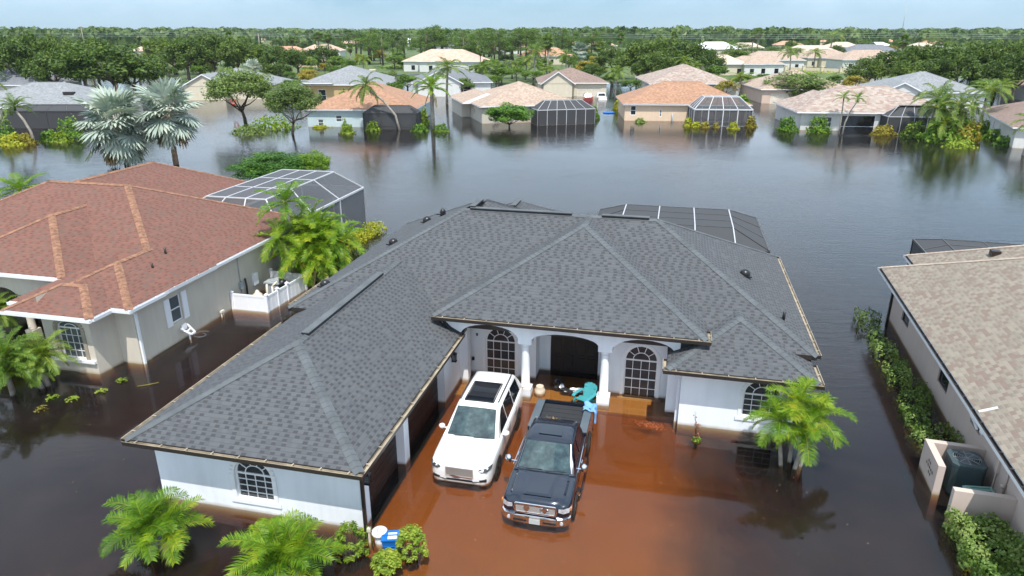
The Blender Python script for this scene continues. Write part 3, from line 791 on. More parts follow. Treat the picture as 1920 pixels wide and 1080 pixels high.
for p, q, o in (((.3,1.75,2.73),(.3,14.2,2.73),(1,0)), ((.42,-.55,2.72),(.42,1.45,2.72),(1,0)), ((-.42,-1.6,2.7),(-.42,-.5,2.7),(1,0)), ((-4.6,-1.68,2.70),(-.3,-1.68,2.70),(0,-1)),
    ((-.42,-.55,2.72),(.55,-.55,2.72),(0,-1)), ((-10.8,.7,3.28),(-3.75,.7,3.28),(0,-1)), ((-3.88,.7,3.28),(-3.88,3.4,3.28),(1,0)), ((-5.2,-.75,2.68),(-4.55,-.75,2.68),(0,-1))):
    g_ = MB(); gutter(g_, p, q, o); g_.build('gutter', [M['white_paint'], M['white_paint']], RH)
wb = MB()
Wr = wall(wb, (0, 0), (0, 13.8), BZ, 2.6, [rect_poly(2.54, .74, .92, 2.13)])
wall(wb, (-.9, 0), (0, 0), BZ, 2.6); wall(wb, (-1.03, -1.18), (-.9, 0), BZ, 2.6)
bw_ = arch_poly(1.25, 1.15, .62, 1.95, .33)
Wy = wall(wb, (-3.3, -1.18), (-1.03, -1.18), BZ, 2.6, [bw_], .14)
wall(wb, (-3.3, 3.2), (-3.3, -1.18), BZ, 3.2)
e1 = arch_poly(1.0, 1.3, .05, 2.1, .4); e2 = arch_poly(3.6, 1.5, .05, 2.1, .4)
We = wall(wb, (-8.6, 3.2), (-3.3, 3.2), BZ, 3.2, [arch_poly(.9, 1.3, .05, 2.0, .4), arch_poly(2.9, 1.2, .05, 2.0, .4), arch_poly(4.5, .8, .05, 2.0, .3)])
wall(wb, (-8.6, 1.3), (-8.6, 3.2), BZ, 3.2); wall(wb, (-16.8, 1.8), (-8.6, 1.8), BZ, 2.6)
wall(wb, (0, 13.8), (-5.9, 13.8), BZ, 2.6); wall(wb, (-5.9, 13.8), (-5.9, 20.7), BZ, 2.6); wall(wb, (-5.9, 20.7), (-16.1, 20.7), BZ, 2.6); wall(wb, (-16.8, 20.7), (-16.8, 1.8), BZ, 2.6)
wb.build('wall', M['stucco_tan'], RH)
# arched entry screen wall
P = [(-8.8, 3.2), (-8.8, BZ), (-8.45, BZ)] + list(reversed([])) 
ab = MB(); Wq = WallMap((0, 1.15), (1, 1.15))
P = [(-8.8, 3.15), (-8.8, 1.9)] + arch_edge(-7.75, 1.5, 1.95, .45)[1:-1] + [(-7.0, 1.9), (-6.62, 1.9)] + arch_edge(-5.6, 1.8, 1.95, .5)[1:-1] + [(-4.65, 1.9), (-4.05, 1.9), (-4.05, 3.15)]
pv = [Vector((a, z, 0)) for a, z in P]; tri = tessellate_polygon([pv])
for n_, flip in ((0, False), (.35, True)):
    vs = [Wq(p.x, n_, p.y) for p in pv]
    for t in tri:
        a, b_, c_ = [pv[i] for i in t]; cr = (b_.x-a.x)*(c_.y-a.y)-(b_.y-a.y)*(c_.x-a.x)
        if (cr < 0) != flip: t = (t[0], t[2], t[1])
        ab.face([vs[i] for i in t])
for i in range(len(P)):
    a, b_ = P[i], P[(i+1) % len(P)]
    ab.face([Wq(a[0],0,a[1]), Wq(a[0],.35,a[1]), Wq(b_[0],.35,b_[1]), Wq(b_[0],0,b_[1])])
ab.build('porch_beam', M['stucco_tan'], RH)
for cu in (-6.81, -4.35, -8.62):
    c_ = MB(); c_.box((cu-.22, 1.1, BZ), (cu+.22, 1.54, .4)); c_.lathe([(.19,.4),(.16,.46),(.155,1.6),(.2,1.72),(.2,1.898)], (cu, 1.32, 0), 16); c_.build('column', M['stucco_tan'], RH)
window(RH, Wr, rect_poly(2.54, .74, .92, 2.13), 1, 2, None, 0, 'glass_grey', rail=1)
window(RH, Wy, bw_, 4, 4, 1.95, 0, 'glass_grey')
for pc, pw, pr in ((.9,1.3,.4),(2.9,1.2,.4),(4.5,.8,.3)): window(RH, We, arch_poly(pc, pw, .05, 2.0, pr), 4, 4, 2.0, 0, 'glass_blinds')
for a0 in (1.80, 2.93):
    s_ = MB(); s_.box((0.005, a0, .88), (.05, a0+.33, 2.18))
    for k in range(14): s_.box((.05, a0+.04, .95+k*.085), (.06, a0+.29, 1.0+k*.085))
    s_.build('shutter', M['vinyl_white'], RH)
tb = MB(); strip_along(tb, Wy, list(reversed(bw_[1:]+bw_[:1])), .16, -.04, 0, closed=False); tb.build('window_surround', plain('band_taupe', (.30,.26,.21), .8), RH)
tb = MB(); tb.box((-3.05,-1.30,.50),(-1.05,-1.18,.62)); tb.build('window_sill', M['white_paint'], RH)
d_ = MB(); d_.box((.01,.06,-.9),(.1,.16,2.3)); d_.bar((.05,.11,2.28),(.42,-.45,2.55),.09); d_.build('downspout', M['white_paint'], RH)
for (u, v, z) in ((-1.3,4.0,3.55),(-.9,2.6,3.3)):
    vb = MB(); vb.tube([(u,v,z-.1),(u,v,z+.28)], .05, 8); vb.build('roof_vent', M['brown_door'], RH)
M['meter_grey'] = plain('meter_grey', (.33,.36,.38), .5)
M['pvc_tan'] = plain('pvc_tan', (.62,.56,.46), .5, var=.1)
M['dark_plastic'] = plain('dark_plastic', (.02,.02,.022), .4)
e_ = MB(); e_.box((0,8.35,.55),(.12,8.75,1.18)); e_.build('breaker_box', M['vinyl_white'], RH)
e_ = MB(); e_.box((0,7.15,.78),(.14,7.42,1.12)); e_.tube([(.06,7.3,.8),(.06,7.3,-.3)], .02, 6); e_.tube([(.05,7.28,1.1),(.05,7.28,2.5)], .02, 6); e_.build('meter_box', M['meter_grey'], RH)
e_ = MB(); e_.tube([(.08,7.65,1.2),(.12,7.65,.8),(.1,7.65,.2)], .05, 6); e_.build('conduit', M['dark_plastic'], RH)
e_ = MB(); e_.tube([(.12,5.35,.28),(.12,5.35,-.5)], .025, 6); e_.tube([(.12,5.5,.22),(.12,5.5,-.5)], .025, 6); e_.box((.06,5.3,.2),(.18,5.55,.3)); e_.build('wall_tap', M['pvc_tan'], RH)
# the white bracket-like hose hanger with its trailing hose
e_ = MB(); e_.bar((.06,2.5,.55),(.5,2.6,.30),.06); e_.bar((.06,2.95,.62),(.5,2.85,.30),.06); e_.bar((.06,2.5,.55),(.06,2.95,.62),.07); e_.bar((.5,2.6,.30),(.5,2.85,.30),.07)
e_.bar((.3,2.55,.42),(.3,2.9,.46),.05); e_.box((.02,2.6,.45),(.12,2.85,.72)); e_.bar((.28,2.7,.42),(.32,2.72,-.2),.05)
hr = e_.build('hose_hanger', M['vinyl_white'], RH)
e_ = MB(); e_.tube([(.45+.30*math.sin(t*.5), 3.1+.28*math.cos(t*.5)+t*.02, .006) for t in range(15)], .007, 4); e_.build('hose', M['meter_grey'], hr)
cage(RH, -7.7, -.35, 12.0, 23.4, 2.6, 3.85, 1.7, 3, 3, 'cage_white', 'screen_light', .09)

# white vinyl fence round the pool pump yard
VF = thing('vinyl_fence', 'low white vinyl fence boxing in the pool pump beside the beige wall', 'fence', (-15.579, 26.271, 0), R(-13))
def fence_run(p, q, name='fence_panel'):
    f = MB(); p = Vector((*p, 0)); q = Vector((*q, 0)); d = (q-p).normalized(); L_ = (q-p).length; n = int(L_/.17)
    for k in range(n):
        a = p+d*(L_*k/n); b_ = p+d*(L_*(k+1)/n); f.bar(a+Vector((0,0,-.08)), b_+Vector((0,0,-.08)), .03 if k % 2 else .04, 1.66)
    f.bar(p+Vector((0,0,.78)), q+Vector((0,0,.78)), .06, .11); f.build(name, M['vinyl_white'], VF)
pts = [(.08,6.4),(2.0,6.4),(2.05,7.35),(2.1,8.2),(2.22,9.85),(.08,10.0)]
for a, b_ in ((0,1),(1,4),(4,5)): fence_run(pts[a], pts[b_])
for p in pts:
    f = MB(); f.box((p[0]-.065,p[1]-.065,-.9),(p[0]+.065,p[1]+.065,.92)); f.mesh([(p[0]-.09,p[1]-.09,.92),(p[0]+.09,p[1]-.09,.92),(p[0]+.09,p[1]+.09,.92),(p[0]-.09,p[1]+.09,.92),(p[0],p[1],1.0)], [(0,1,4),(1,2,4),(2,3,4),(3,0,4)]); f.build('fence_post', M['vinyl_white'], VF)
PF = thing('pool_filter', 'cream pool sand filter with pipes behind the white vinyl fence', 'pool filter', (-15.579, 26.271, 0), R(-13))
f = MB(); f.lathe([(.2,-.8),(.26,-.6),(.27,.25),(.24,.42),(.12,.52),(.08,.62),(.02,.66)], (.75,7.55,0), 16); f.build('tank', M['pvc_tan'], PF)
f = MB(); f.lathe([(.275,.12),(.285,.14),(.285,.18),(.275,.2)], (.75,7.55,0), 16); f.build('clamp_band', M['dark_plastic'], PF)
for p, q in (((1.05,7.9,-.5),(1.1,7.95,.85)), ((1.25,8.1,-.5),(1.3,8.1,.7)), ((1.3,8.1,.7),(1.45,8.35,.88))):
    f = MB(); f.tube([p, q], .05, 8); f.build('pipe', M['pvc_tan'], PF)
f = MB(); f.lathe([(.17,0),(.19,.1),(.17,.32),(.05,.36)], (.35,7.15,.02), 12); f.build('pump_motor', M['dark_plastic'], PF)
PH = MB(); PH.box((.55,8.6,-.4),(1.35,9.4,.62)); PH.box((.5,8.55,.62),(1.4,9.45,.70)); PH.tube([(.95,9.0,.70),(.95,9.0,.74)], .28, 12)
PHo = PH.build('pool_heater', M['meter_grey'], None, (-15.579, 26.271, 0), R(-13)); tag(PHo, 'grey box-shaped pool heater inside the white vinyl fence', 'pool heater')
PB = MB(); PB.tube([(1.3,8.7,.5),(1.55,8.95,.78)], .17, 10); PB.tube([(1.42,8.83,.62),(1.2,9.0,.8)], .06, 6)
PBo = PB.build('pool_pump', M['dark_plastic'], None, (-15.579, 26.271, 0), R(-13)); tag(PBo, 'black pool pump leaning on the fence rail beside the grey heater', 'pool pump')

# ------------------------------------------------------------------ tan-roofed house on the right
TH = thing('tan_roof_house', 'pinkish stucco house with mottled tan shingle roof, along the right edge', 'house', (18.53, 31.71, 0), R(-16))
rb = MB()
B1 = hip(rb, -.65, 17, -24, 0.0, 2.42, .52, 'v', 'hh')
B2 = hip(rb, 1.03, 16, -11, 2.6, 2.40, .52, 'u', 'hh')
rb.build('roof', [M['roof_tan'], M['white_paint'], M['soffit']], TH)
for q_ in ((B1[2][3], B1[1]), (B2[2][3], B2[0])): cb = MB(); caps(cb, q_[0], q_[1], .52, .14, .24); cb.build('ridge_cap', M['cap_tan'], TH)
for p, q, o in (((-.65,-24,2.40),(-.65,.05,2.40),(-1,0)), ((1.03,0.1,2.38),(1.03,2.65,2.38),(-1,0))):
    g_ = MB(); gutter(g_, p, q, o); g_.build('gutter', [M['white_paint'], M['bronze_gutter']], TH)
wb = MB()
holes = [rect_poly(24-3.12, 1.2, .78, 1.85), rect_poly(24-6.2, .75, 1.42, 1.88), rect_poly(24-9.1, 1.2, .7, 1.78), rect_poly(24-12.65, .95, 1.05, 1.86)]
# outward is -u, so the wall runs from the rear corner to the front
def flipx(poly, Lw_): return [(Lw_-a, z) for a, z in reversed(poly)]
Lw_ = 23.5
hs = [rect_poly(3.12-.5, 1.2, .78, 1.85), rect_poly(6.2-.5, .75, 1.42, 1.88), rect_poly(9.1-.5, 1.2, .7, 1.78), rect_poly(12.65-.5, .95, 1.05, 1.86)]
Wt = wall(wb, (0, -.5), (0, -24), BZ, 2.3, hs, .12)
wall(wb, (16.5, -.5), (0, -.5), BZ, 2.3); wall(wb, (1.7, 2.0), (1.7, -.5), BZ, 2.3); wall(wb, (16, 2.0), (1.7, 2.0), BZ, 2.3); wall(wb, (0,-23.5),(16.5,-23.5), BZ, 2.3)
wb.build('wall', M['stucco_pink'], TH)
for h in hs: window(TH, Wt, h, 1, 2, None, 0, 'glass_dark', 'bronze_gutter', .08, rail=1)
d_ = MB(); d_.box((-.1,-.62,-.9),(0,-.5,2.2)); d_.bar((-.05,-.56,2.2),(-.5,-.3,2.3),.08); d_.build('downspout', M['brown_door'], TH)
for (u, v, k) in ((3.6,-1.0,0),(3.6,-4.6,1)):
    z = (2.40+.52*(u-1.03)) if not k else 2.42+.52*min(u+.65, -v); vb = MB()
    if k: vb.tube([(u,v,z-.1),(u,v,z+.38)], .06, 8)
    else: vb.box((u-.18,v-.18,z-.05),(u+.18,v+.18,z+.2))
    vb.build('roof_vent', M['brown_door'], TH)
e_ = MB(); e_.bar((-.62,-14.2,2.46),(-.2,-14.3,2.72),.02,.07); e_.bar((-.6,-13.3,2.16),(-.66,-14.5,2.02),.05,.04); e_.build('bent_flashing', M['white_paint'], TH)
e_ = MB(); e_.lathe([(.03,.2),(.12,.16),(.15,0),(.11,-.06)], (-.2,-13.9,1.62), 10); e_.bar((0,-13.9,1.8),(-.2,-13.9,1.78),.05); e_.build('flood_lamp', M['vinyl_white'], TH)
e_ = MB(); e_.box((-.08,-15.0,.9),(0,-14.8,1.35)); e_.tube([(-.04,-14.9,.9),(-.04,-14.9,-.2)], .025, 6); e_.tube([(-.04,-15.6,1.9),(-.04,-15.6,.4)], .03, 6); e_.tube([(-.04,-15.6,.9),(-.14,-15.6,.85)], .06, 6); e_.build('conduit', M['stucco_pink'], TH)
c2 = MB()
cage(TH, 2.0, 12, 1.6, 5.6, 2.45, 2.75, 1.2, 4, 2, 'cage_bronze', 'screen_dark', .07)
# masonry screens for the air conditioner, stucco to match
SW = MB(); t_ = .2
SW.box((-1.66,-13.85,BZ),(-.003,-13.65,1.0)); SW.box((-1.66,-15.2,BZ),(-1.46,-13.853,1.0))
SWo = SW.build('equipment_screen_wall', M['stucco_pink'], None, (18.53,31.71,0), R(-16)); tag(SWo, 'L-shaped pinkish stucco wall with small dark vent holes, beside the air conditioner', 'wall')
for du, dz in ((0,0),(.17,0),(-.17,0),(0,.17),(0,-.17),(.34,0),(-.34,0),(.17,.17),(-.17,-.17)):
    h_ = MB(); v = -14.55+du*.9; z = .52+dz*.9; h_.mesh([(-1.664,v-.06,z),(-1.664,v,z-.06),(-1.664,v+.06,z),(-1.664,v,z+.06)], [(0,1,2,3)]); h_.build('vent_hole', M['black_metal'], SWo)
SW = MB(); SW.box((-1.55,-16.4,BZ),(-.003,-16.2,1.0)); SWo2 = SW.build('equipment_screen_wall', M['stucco_pink'], None, (18.53,31.71,0), R(-16)); tag(SWo2, 'straight pinkish stucco wall stub with a long crack, beside the green bin', 'wall')
M['ac_metal'] = plain('ac_metal', (.045,.07,.075), .5, var=.15)
AC = thing('air_conditioner', 'dark grey-green square air conditioner with round fan grille inside the stucco walls', 'air conditioner', (18.53,31.71,0), R(-16))
a_ = MB(); cu, cv, h = -.75, -14.6, .45
pr = [(cu-h,cv-h+.12),(cu-h+.12,cv-h),(cu+h-.12,cv-h),(cu+h,cv-h+.12),(cu+h,cv+h-.12),(cu+h-.12,cv+h),(cu-h+.12,cv+h),(cu-h,cv+h-.12)]
a_.mesh([(x,y,-.5) for x,y in pr]+[(x,y,.95) for x,y in pr], [(i,(i+1)%8,(i+1)%8+8,i+8) for i in range(8)])
for k in range(28):
    z = -.05+k*.034
    for i in range(8):
        p, q = pr[i], pr[(i+1)%8]; a_.bar((p[0],p[1],z),(q[0],q[1],z),.02,.012)
a_.build('housing', M['ac_metal'], AC)
a_ = MB(); a_.mesh([(x+(x-cu)*.04,y+(y-cv)*.04,.95) for x,y in pr]+[(x+(x-cu)*.04,y+(y-cv)*.04,1.03) for x,y in pr]+[(cu+.38*math.cos(t*math.pi/4-2.75),cv+.38*math.sin(t*math.pi/4-2.75),1.05) for t in range(8)],
  [(i,(i+1)%8,(i+1)%8+8,i+8) for i in range(8)]+[(i+8,(i+1)%8+8,(i+1)%8+16,i+16) for i in range(8)]); a_.build('top_rim', M['ac_metal'], AC)
a_ = MB()
for r in (.08,.14,.20,.26,.32,.37): a_.tube([(cu+r*math.cos(t*.3925),cv+r*math.sin(t*.3925),1.055) for t in range(17)], .006, 4, cap=False)
for k in range(8): a_.bar((cu,cv,1.06),(cu+.38*math.cos(k*.785),cv+.38*math.sin(k*.785),1.055),.01)
a_.build('fan_grille', M['meter_grey'], AC)
a_ = MB(); a_.lathe([(.38,0),(.38,.01)], (cu,cv,.9), 16)
for k in range(3):
    t = k*2.09+.4; a_.mesh([(cu,cv,.98),(cu+.34*math.cos(t),cv+.34*math.sin(t),.95),(cu+.34*math.cos(t+.7),cv+.34*math.sin(t+.7),1.0)], [(0,1,2)])
a_.build('fan', M['black_metal'], AC)
M['bin_green'] = plain('bin_green', (.12,.22,.19), .55, var=.1)
GB = thing('wheelie_bin', 'faded green wheeled rubbish bin lid behind the cracked stucco wall stub', 'bin', (18.53,31.71,0), R(-16))
b_ = MB(); b_.box((-.98,-16.05,-.6),(-.35,-15.55,.62)); b_.build('bin_body', M['bin_green'], GB)
b_ = MB(); b_.mesh([(-1.05,-16.12,.62),(-.28,-16.12,.68),(-.28,-15.48,.68),(-1.05,-15.48,.62),(-.98,-16.05,.70),(-.34,-16.05,.77),(-.34,-15.55,.77),(-.98,-15.55,.70)], [(3,2,1,0),(4,5,6,7),(0,1,5,4),(1,2,6,5),(2,3,7,6),(3,0,4,7)]); 
for k in range(3): b_.bar((-.9,-15.95+k*.15,.72),(-.42,-15.95+k*.15,.78),.03)
b_.bar((-.25,-16.1,.66),(-.25,-15.5,.66),.05); b_.build('bin_lid', M['bin_green'], GB)
# ------------------------------------------------------------------ houses across the water
M['roof_orange'] = shingle('roof_orange', [(.42,.245,.155),(.38,.215,.135),(.34,.19,.12),(.29,.16,.10)], .3, .3, .35)
M['roof_sand'] = shingle('roof_sand', [(.47,.36,.28),(.42,.32,.25),(.36,.27,.21),(.31,.23,.18)], .3, .3, .3)
M['roof_greytan'] = shingle('roof_greytan', [(.42,.36,.31),(.38,.31,.26),(.32,.25,.21),(.24,.19,.17)], .5, .35, .45, .2, (.3,.2,.17))
M['roof_palegrey'] = shingle('roof_palegrey', [(.28,.29,.30),(.25,.26,.27),(.23,.24,.25),(.19,.2,.21)], .3, .3, .3)
M['roof_midgrey'] = shingle('roof_midgrey', [(.2,.21,.23),(.18,.19,.21),(.16,.17,.19),(.13,.14,.155)], .3, .3, .3)
M['roof_umber'] = shingle('roof_umber', [(.28,.2,.165),(.25,.18,.15),(.23,.16,.13),(.18,.13,.11)], .3, .3, .3)
M['roof_terra'] = plain('roof_terra', (.46,.25,.16), .85, var=.25, scale=.7)
M['roof_salmon'] = plain('roof_salmon', (.50,.34,.26), .85, var=.2, scale=.7)
M['roof_white'] = plain('roof_white', (.8,.8,.8), .7, var=.1, scale=.7)
M['roof_beige'] = plain('roof_beige', (.5,.4,.31), .85, var=.2, scale=.7)
M['w_blue'] = stucco('w_blue', (.48,.58,.60)); M['w_cream'] = stucco('w_cream', (.60,.54,.42)); M['w_beige'] = stucco('w_beige', (.52,.49,.42))
M['w_peach'] = stucco('w_peach', (.66,.50,.36)); M['w_ochre'] = stucco('w_ochre', (.50,.36,.18)); M['w_pale'] = stucco('w_pale', (.62,.62,.60))
M['w_pinkish'] = stucco('w_pinkish', (.55,.42,.34))

def flood_house(label, name, o, az, w, d, roof, wallm, ze=2.55, s=.42, extra=(), gables=(), wins=(), left=(), ov=.5, trim='white_paint', axis=None, back=True, z0=-1.2, doors=()):
    """o = front-left wall corner, az in degrees clockwise, w along the front, d deep"""
    H_ = thing(name, label, 'house', (o[0], o[1], 0), R(-az))
    rb = MB(); mk = [hip(rb, -ov, w+ov, -ov, d+ov, ze, s, axis)]
    for (a, b_, c_, e_, dz, ax, en) in extra: mk.append(hip(rb, a, b_, c_, e_, ze+dz, s, ax, en))
    rb.build('roof', [M[roof], M[trim], M['soffit']], H_)
    cb = MB()
    for A, Bp, c in mk[:1]:
        caps(cb, A, Bp, s, .16, 1.2, False)
        if mk[0][0].x != mk[0][1].x:
            for ci, ap in ((0,0),(1,1)): caps(cb, c[ci], (A,Bp)[ap], s, .16, 1.2)
    cb.build('ridge_cap', M[roof], H_)
    wb = MB(); W = wall(wb, (0,0), (w,0), z0, ze-.1, [rect_poly(*x[:4]) for x in wins]+[rect_poly(*x[:4]) for x in doors])
    Wl = wall(wb, (0,d), (0,0), z0, ze-.1, [rect_poly(*x[:4]) for x in left])
    wall(wb, (w,0), (w,d), z0, ze-.1); wall(wb, (w,d), (0,d), z0, ze-.1)
    wb.build('wall', M[wallm], H_)
    for x in wins: window(H_, W, rect_poly(*x[:4]), 1, 2, None, 0, 'glass_grey' if len(x) < 5 else x[4], inset=.07, bar=.05, fr=.07)
    for x in left: window(H_, Wl, rect_poly(*x[:4]), 1, 2, None, 0, 'glass_dark', inset=.07, bar=.05, fr=.07)
    for x in doors:
        q = MB(); q.face([W(x[0]-x[1]/2,.1,x[2]), W(x[0]+x[1]/2,.1,x[2]), W(x[0]+x[1]/2,.1,x[3]), W(x[0]-x[1]/2,.1,x[3])])
        for k in range(1, 4): q.box(W(x[0]-x[1]/2,.08,x[2]+(x[3]-x[2])*k/4), W(x[0]+x[1]/2,.1,x[2]+(x[3]-x[2])*k/4+.04))
        q.build('garage_door', M[x[4]], H_)
    for (c_, gw, z1, v0, v1) in gables:      # front-facing gable: centre, width, apex z, front v, back v
        g = MB(); g.face([(c_-gw/2,v0,ze-.05),(c_+gw/2,v0,ze-.05),(c_,v0,z1)], 0)
        g.box((c_-gw/2+.3,v0+.05,z0),(c_+gw/2-.3,v1,ze-.06)); g.build('gable_wall', M[wallm], H_)
        g = MB(); sl = math.hypot(gw/2+.3, z1-ze+.15)
        for sg in (-1, 1):
            a, b_ = (c_+sg*(gw/2+.35), ze-.1), (c_, z1+.08)
            q = [(a[0],v0-.35,a[1]),(b_[0],v0-.35,b_[1]),(b_[0],v1,b_[1]),(a[0],v1,a[1])]
            g.face(q if sg < 0 else q[::-1], 0, [(0,0),(0,sl),(v1-v0,sl),(v1-v0,0)] if sg < 0 else [(v1-v0,0),(v1-v0,sl),(0,sl),(0,0)])
            lo = [(x,y,z-.2) for x,y,z in q[:2]]; g.face([lo[0],lo[1],q[1],q[0]], 1); g.face([lo[0],(a[0],v1,a[1]-.2),q[3],q[0]], 1)
        g.build('gable_roof', [M[roof], M[trim]], H_)
    return H_

# front row, left to right
X0 = flood_house('flooded cream house with pale grey roof behind the leaning palms at the left edge', 'lake_house', (-82, 104.6), 0, 20, 15, 'roof_palegrey', 'w_beige', 2.6, .38, wins=[(12.2,1.2,.2,1.6),(6,1.6,.4,1.7)])
cage(X0, 10, 22, -4.0, -.05, 2.45, 3.1, 1.9, 4, 2, 'cage_bronze', 'screen_dark', .10, (.1,), z0=-1.1)
b_ = MB(); b_.box((14.5,3.2,4.1),(16,4,4.5)); b_.build('skylight', M['brown_door'], X0)
X1 = flood_house('flooded pale blue house with orange roof and dark screen room', 'lake_house', (-29.6, 102.6), 3, 15.2, 17, 'roof_orange', 'w_blue', 2.55, .4, wins=[(1.9,.85,.15,1.1),(4.6,.9,.75,1.7)], extra=[(-.5,8.3,-.5,10,.03,'v','hg')])
cage(X1, 8.6, 16.3, -1.6, 1.2, 2.2, 3.1, 1.3, 3, 1, 'cage_bronze', 'screen_dark', .09, (.4,), z0=-1.1)
X2 = flood_house('flooded beige house with sand-coloured roof and wide dark screen room behind a round bush', 'lake_house', (-4.5, 106.2), -14.5, 15.5, 15, 'roof_sand', 'w_beige', 2.6, .36, left=[(2.2,.5,-.4,1.8),(6.0,.5,.2,1.7),(9.0,.5,-.2,1.7)], wins=[(12.8,.9,.5,1.5)], extra=[(-1.8,6,6,19,-.05,'v','gh')])
e_ = MB(); e_.box((-1.4,9,-1.2),(0,18,2.4)); e_.build('side_wing', M['w_beige'], X2)
cage(X2, 7.6, 16.6, -3.6, -.2, 2.15, 3.35, 1.6, 6, 1, 'cage_pale', 'screen_dark', .08, (-.05,), z0=-1.1)
X3 = flood_house('flooded peach house with orange roof and white-framed screen room', 'lake_house', (17.4, 109.8), 4, 18.6, 13, 'roof_orange', 'w_peach', 2.6, .42, wins=[(1.3,.85,.9,2.3,'glass_dark'),(5.5,.35,.7,1.75)], extra=[(-.5,10.6,-.5,9,.03,'v','hg')])
b_ = MB(); b_.tube([(7.3,-.15,1.1),(7.3,-.15,-.6)], .12, 6); b_.build('downspout', M['meter_grey'], X3)
cage(X3, 9.6, 18.0, -5.2, -.1, 2.35, 4.0, 1.7, 4, 3, 'cage_white', 'screen_light', .13, (-.0,.0), z0=-1.1)
X4 = flood_house('flooded grey-white house with mottled taupe roof and slanted screen room', 'lake_house', (40.4, 99.0), 6, 20.5, 14, 'roof_greytan', 'w_pale', 2.6, .40, wins=[(3.3,1.7,.5,1.9),(7.6,4.6,-.9,2.15,'glass_dark'),(19,1.2,.4,1.6,'glass_dark')], extra=[(-.9,9.6,-.9,11,.02,'v','hg')])
cage(X4, 10.5, 19, -2.6, -.1, 2.3, 3.7, 1.9, 5, 1, 'cage_pale', 'screen_dark', .08, (.0,), z0=-1.1)
X5 = flood_house('flooded white house with grey-brown roof at the right edge, half hidden by a leaning palm', 'lake_house', (59.6, 83.3), 24, 20, 22, 'roof_umber', 'w_pale', 2.5, .36, left=[(3.3,.5,.3,1.7),(6,.5,.3,1.7),(9,.5,.3,1.7),(13,.5,.3,1.7)])
# second row
flood_house('small grey hipped roof house behind the cream house at far left', 'back_house', (-112, 146), 5, 17, 13, 'roof_midgrey', 'w_beige', 2.9, .42)
flood_house('cream house with pale grey roof and front gable, behind the silver palms', 'back_house', (-66.5, 145.5), 0, 17, 16, 'roof_palegrey', 'w_cream', 2.8, .34, gables=[(5.3,8.5,5.0,-2.5,6)])
flood_house('ochre house with broad grey hipped roof behind the pale blue house', 'back_house', (-43.6, 147.5), 1, 17.5, 18, 'roof_palegrey', 'w_ochre', 2.8, .36, wins=[(4.6,1.6,-.6,1.8,'glass_dark')], extra=[(.8,7.2,-1.4,8,.35,'v','hg')])
flood_house('white house with blue-grey roof and tall gable, behind the tall queen palms', 'back_house', (-21, 153), -6, 16.5, 20, 'roof_midgrey', 'w_pale', 2.8, .33, gables=[(5.5,9.5,5.3,-2.5,9)], wins=[(11.5,1.6,.6,1.9,'glass_dark')])
G5 = flood_house('brown-roofed house with a garage behind the white pickup', 'back_house', (6.0, 152.5), 0, 14, 16, 'roof_umber', 'w_cream', 2.8, .36, gables=[(3.6,6.6,5.1,-2.2,6)], doors=[(10.3,5,-.8,1.9,'pvc_tan')])
flood_house('taupe-roofed house with arched porch behind the peach house', 'back_house', (29.5, 153), 2, 18, 22, 'roof_greytan', 'w_beige', 2.6, .36, extra=[(5.5,13.5,-3.5,9,.25,'v','hg')], wins=[(8,1.6,.5,2.2,'glass_dark'),(10.8,1.6,.5,2.2,'glass_dark')])
flood_house('pinkish house with tan hipped roof behind the round grey-green tree', 'back_house', (47.8, 137), 3, 16.5, 17, 'roof_sand', 'w_pinkish', 2.7, .36, doors=[(3.4,3.6,-.8,1.9,'pvc_tan')])
flood_house('pale grey roofed house with gabled porch behind the palm thicket', 'back_house', (67.5, 131.5), 14, 17, 16, 'roof_palegrey', 'w_pale', 2.8, .36, gables=[(3.2,6.5,4.4,-2.0,7)], wins=[(9.5,1.0,.8,1.9,'glass_dark')])
flood_house('small cream house with tan roof by the open water at far right', 'back_house', (101, 141), 16, 16, 14, 'roof_sand', 'w_pale', 2.9, .38)
# far roofs among the trees: pixel x, pixel y of the eave, width in metres, kind
far = [(640,75,17,'roof_terra'),(385,66,18,'roof_terra'),(350,73,15,'roof_salmon'),(290,95,22,'roof_salmon'),(225,75,22,'roof_salmon'),(480,74,16,'roof_salmon'),
 (540,97,17,'roof_terra'),(600,95,20,'roof_salmon'),(590,108,12,'roof_beige'),(655,82,18,'roof_salmon'),(765,80,24,'roof_white'),(780,72,14,'roof_terra'),(830,92,22,'roof_midgrey'),(828,115,26,'roof_salmon'),
 (858,82,18,'roof_salmon'),(900,70,14,'roof_beige'),(968,90,22,'roof_salmon'),(1000,80,16,'roof_terra'),(1022,105,22,'roof_terra'),(1083,83,14,'roof_terra'),(1105,78,14,'roof_beige'),(1130,86,20,'roof_salmon'),
 (1192,72,16,'roof_terra'),(1242,77,16,'roof_salmon'),(1350,92,26,'roof_white'),(1330,73,16,'roof_beige'),(1355,76,14,'roof_terra'),(1400,90,20,'roof_beige'),(1390,78,14,'roof_salmon'),(1438,76,12,'roof_terra'),(1481,84,18,'roof_terra'),
 (1455,113,20,'roof_sand'),(1530,103,26,'roof_beige'),(1560,108,20,'roof_sand'),(1588,88,20,'roof_beige'),(1548,78,10,'roof_terra'),(1640,100,26,'roof_midgrey'),(1640,112,22,'roof_sand'),(1652,85,14,'roof_white'),(1665,78,14,'roof_terra'),
 (1750,82,16,'roof_terra'),(1735,86,14,'roof_beige'),(1800,76,22,'roof_beige'),(1850,74,18,'roof_salmon'),(120,70,14,'roof_salmon'),(1345,120,18,'roof_beige'),(1420,120,16,'roof_sand')]
KL = {'roof_terra': 'terracotta', 'roof_salmon': 'salmon pink', 'roof_white': 'white', 'roof_beige': 'beige', 'roof_midgrey': 'slate grey', 'roof_sand': 'sandy'}
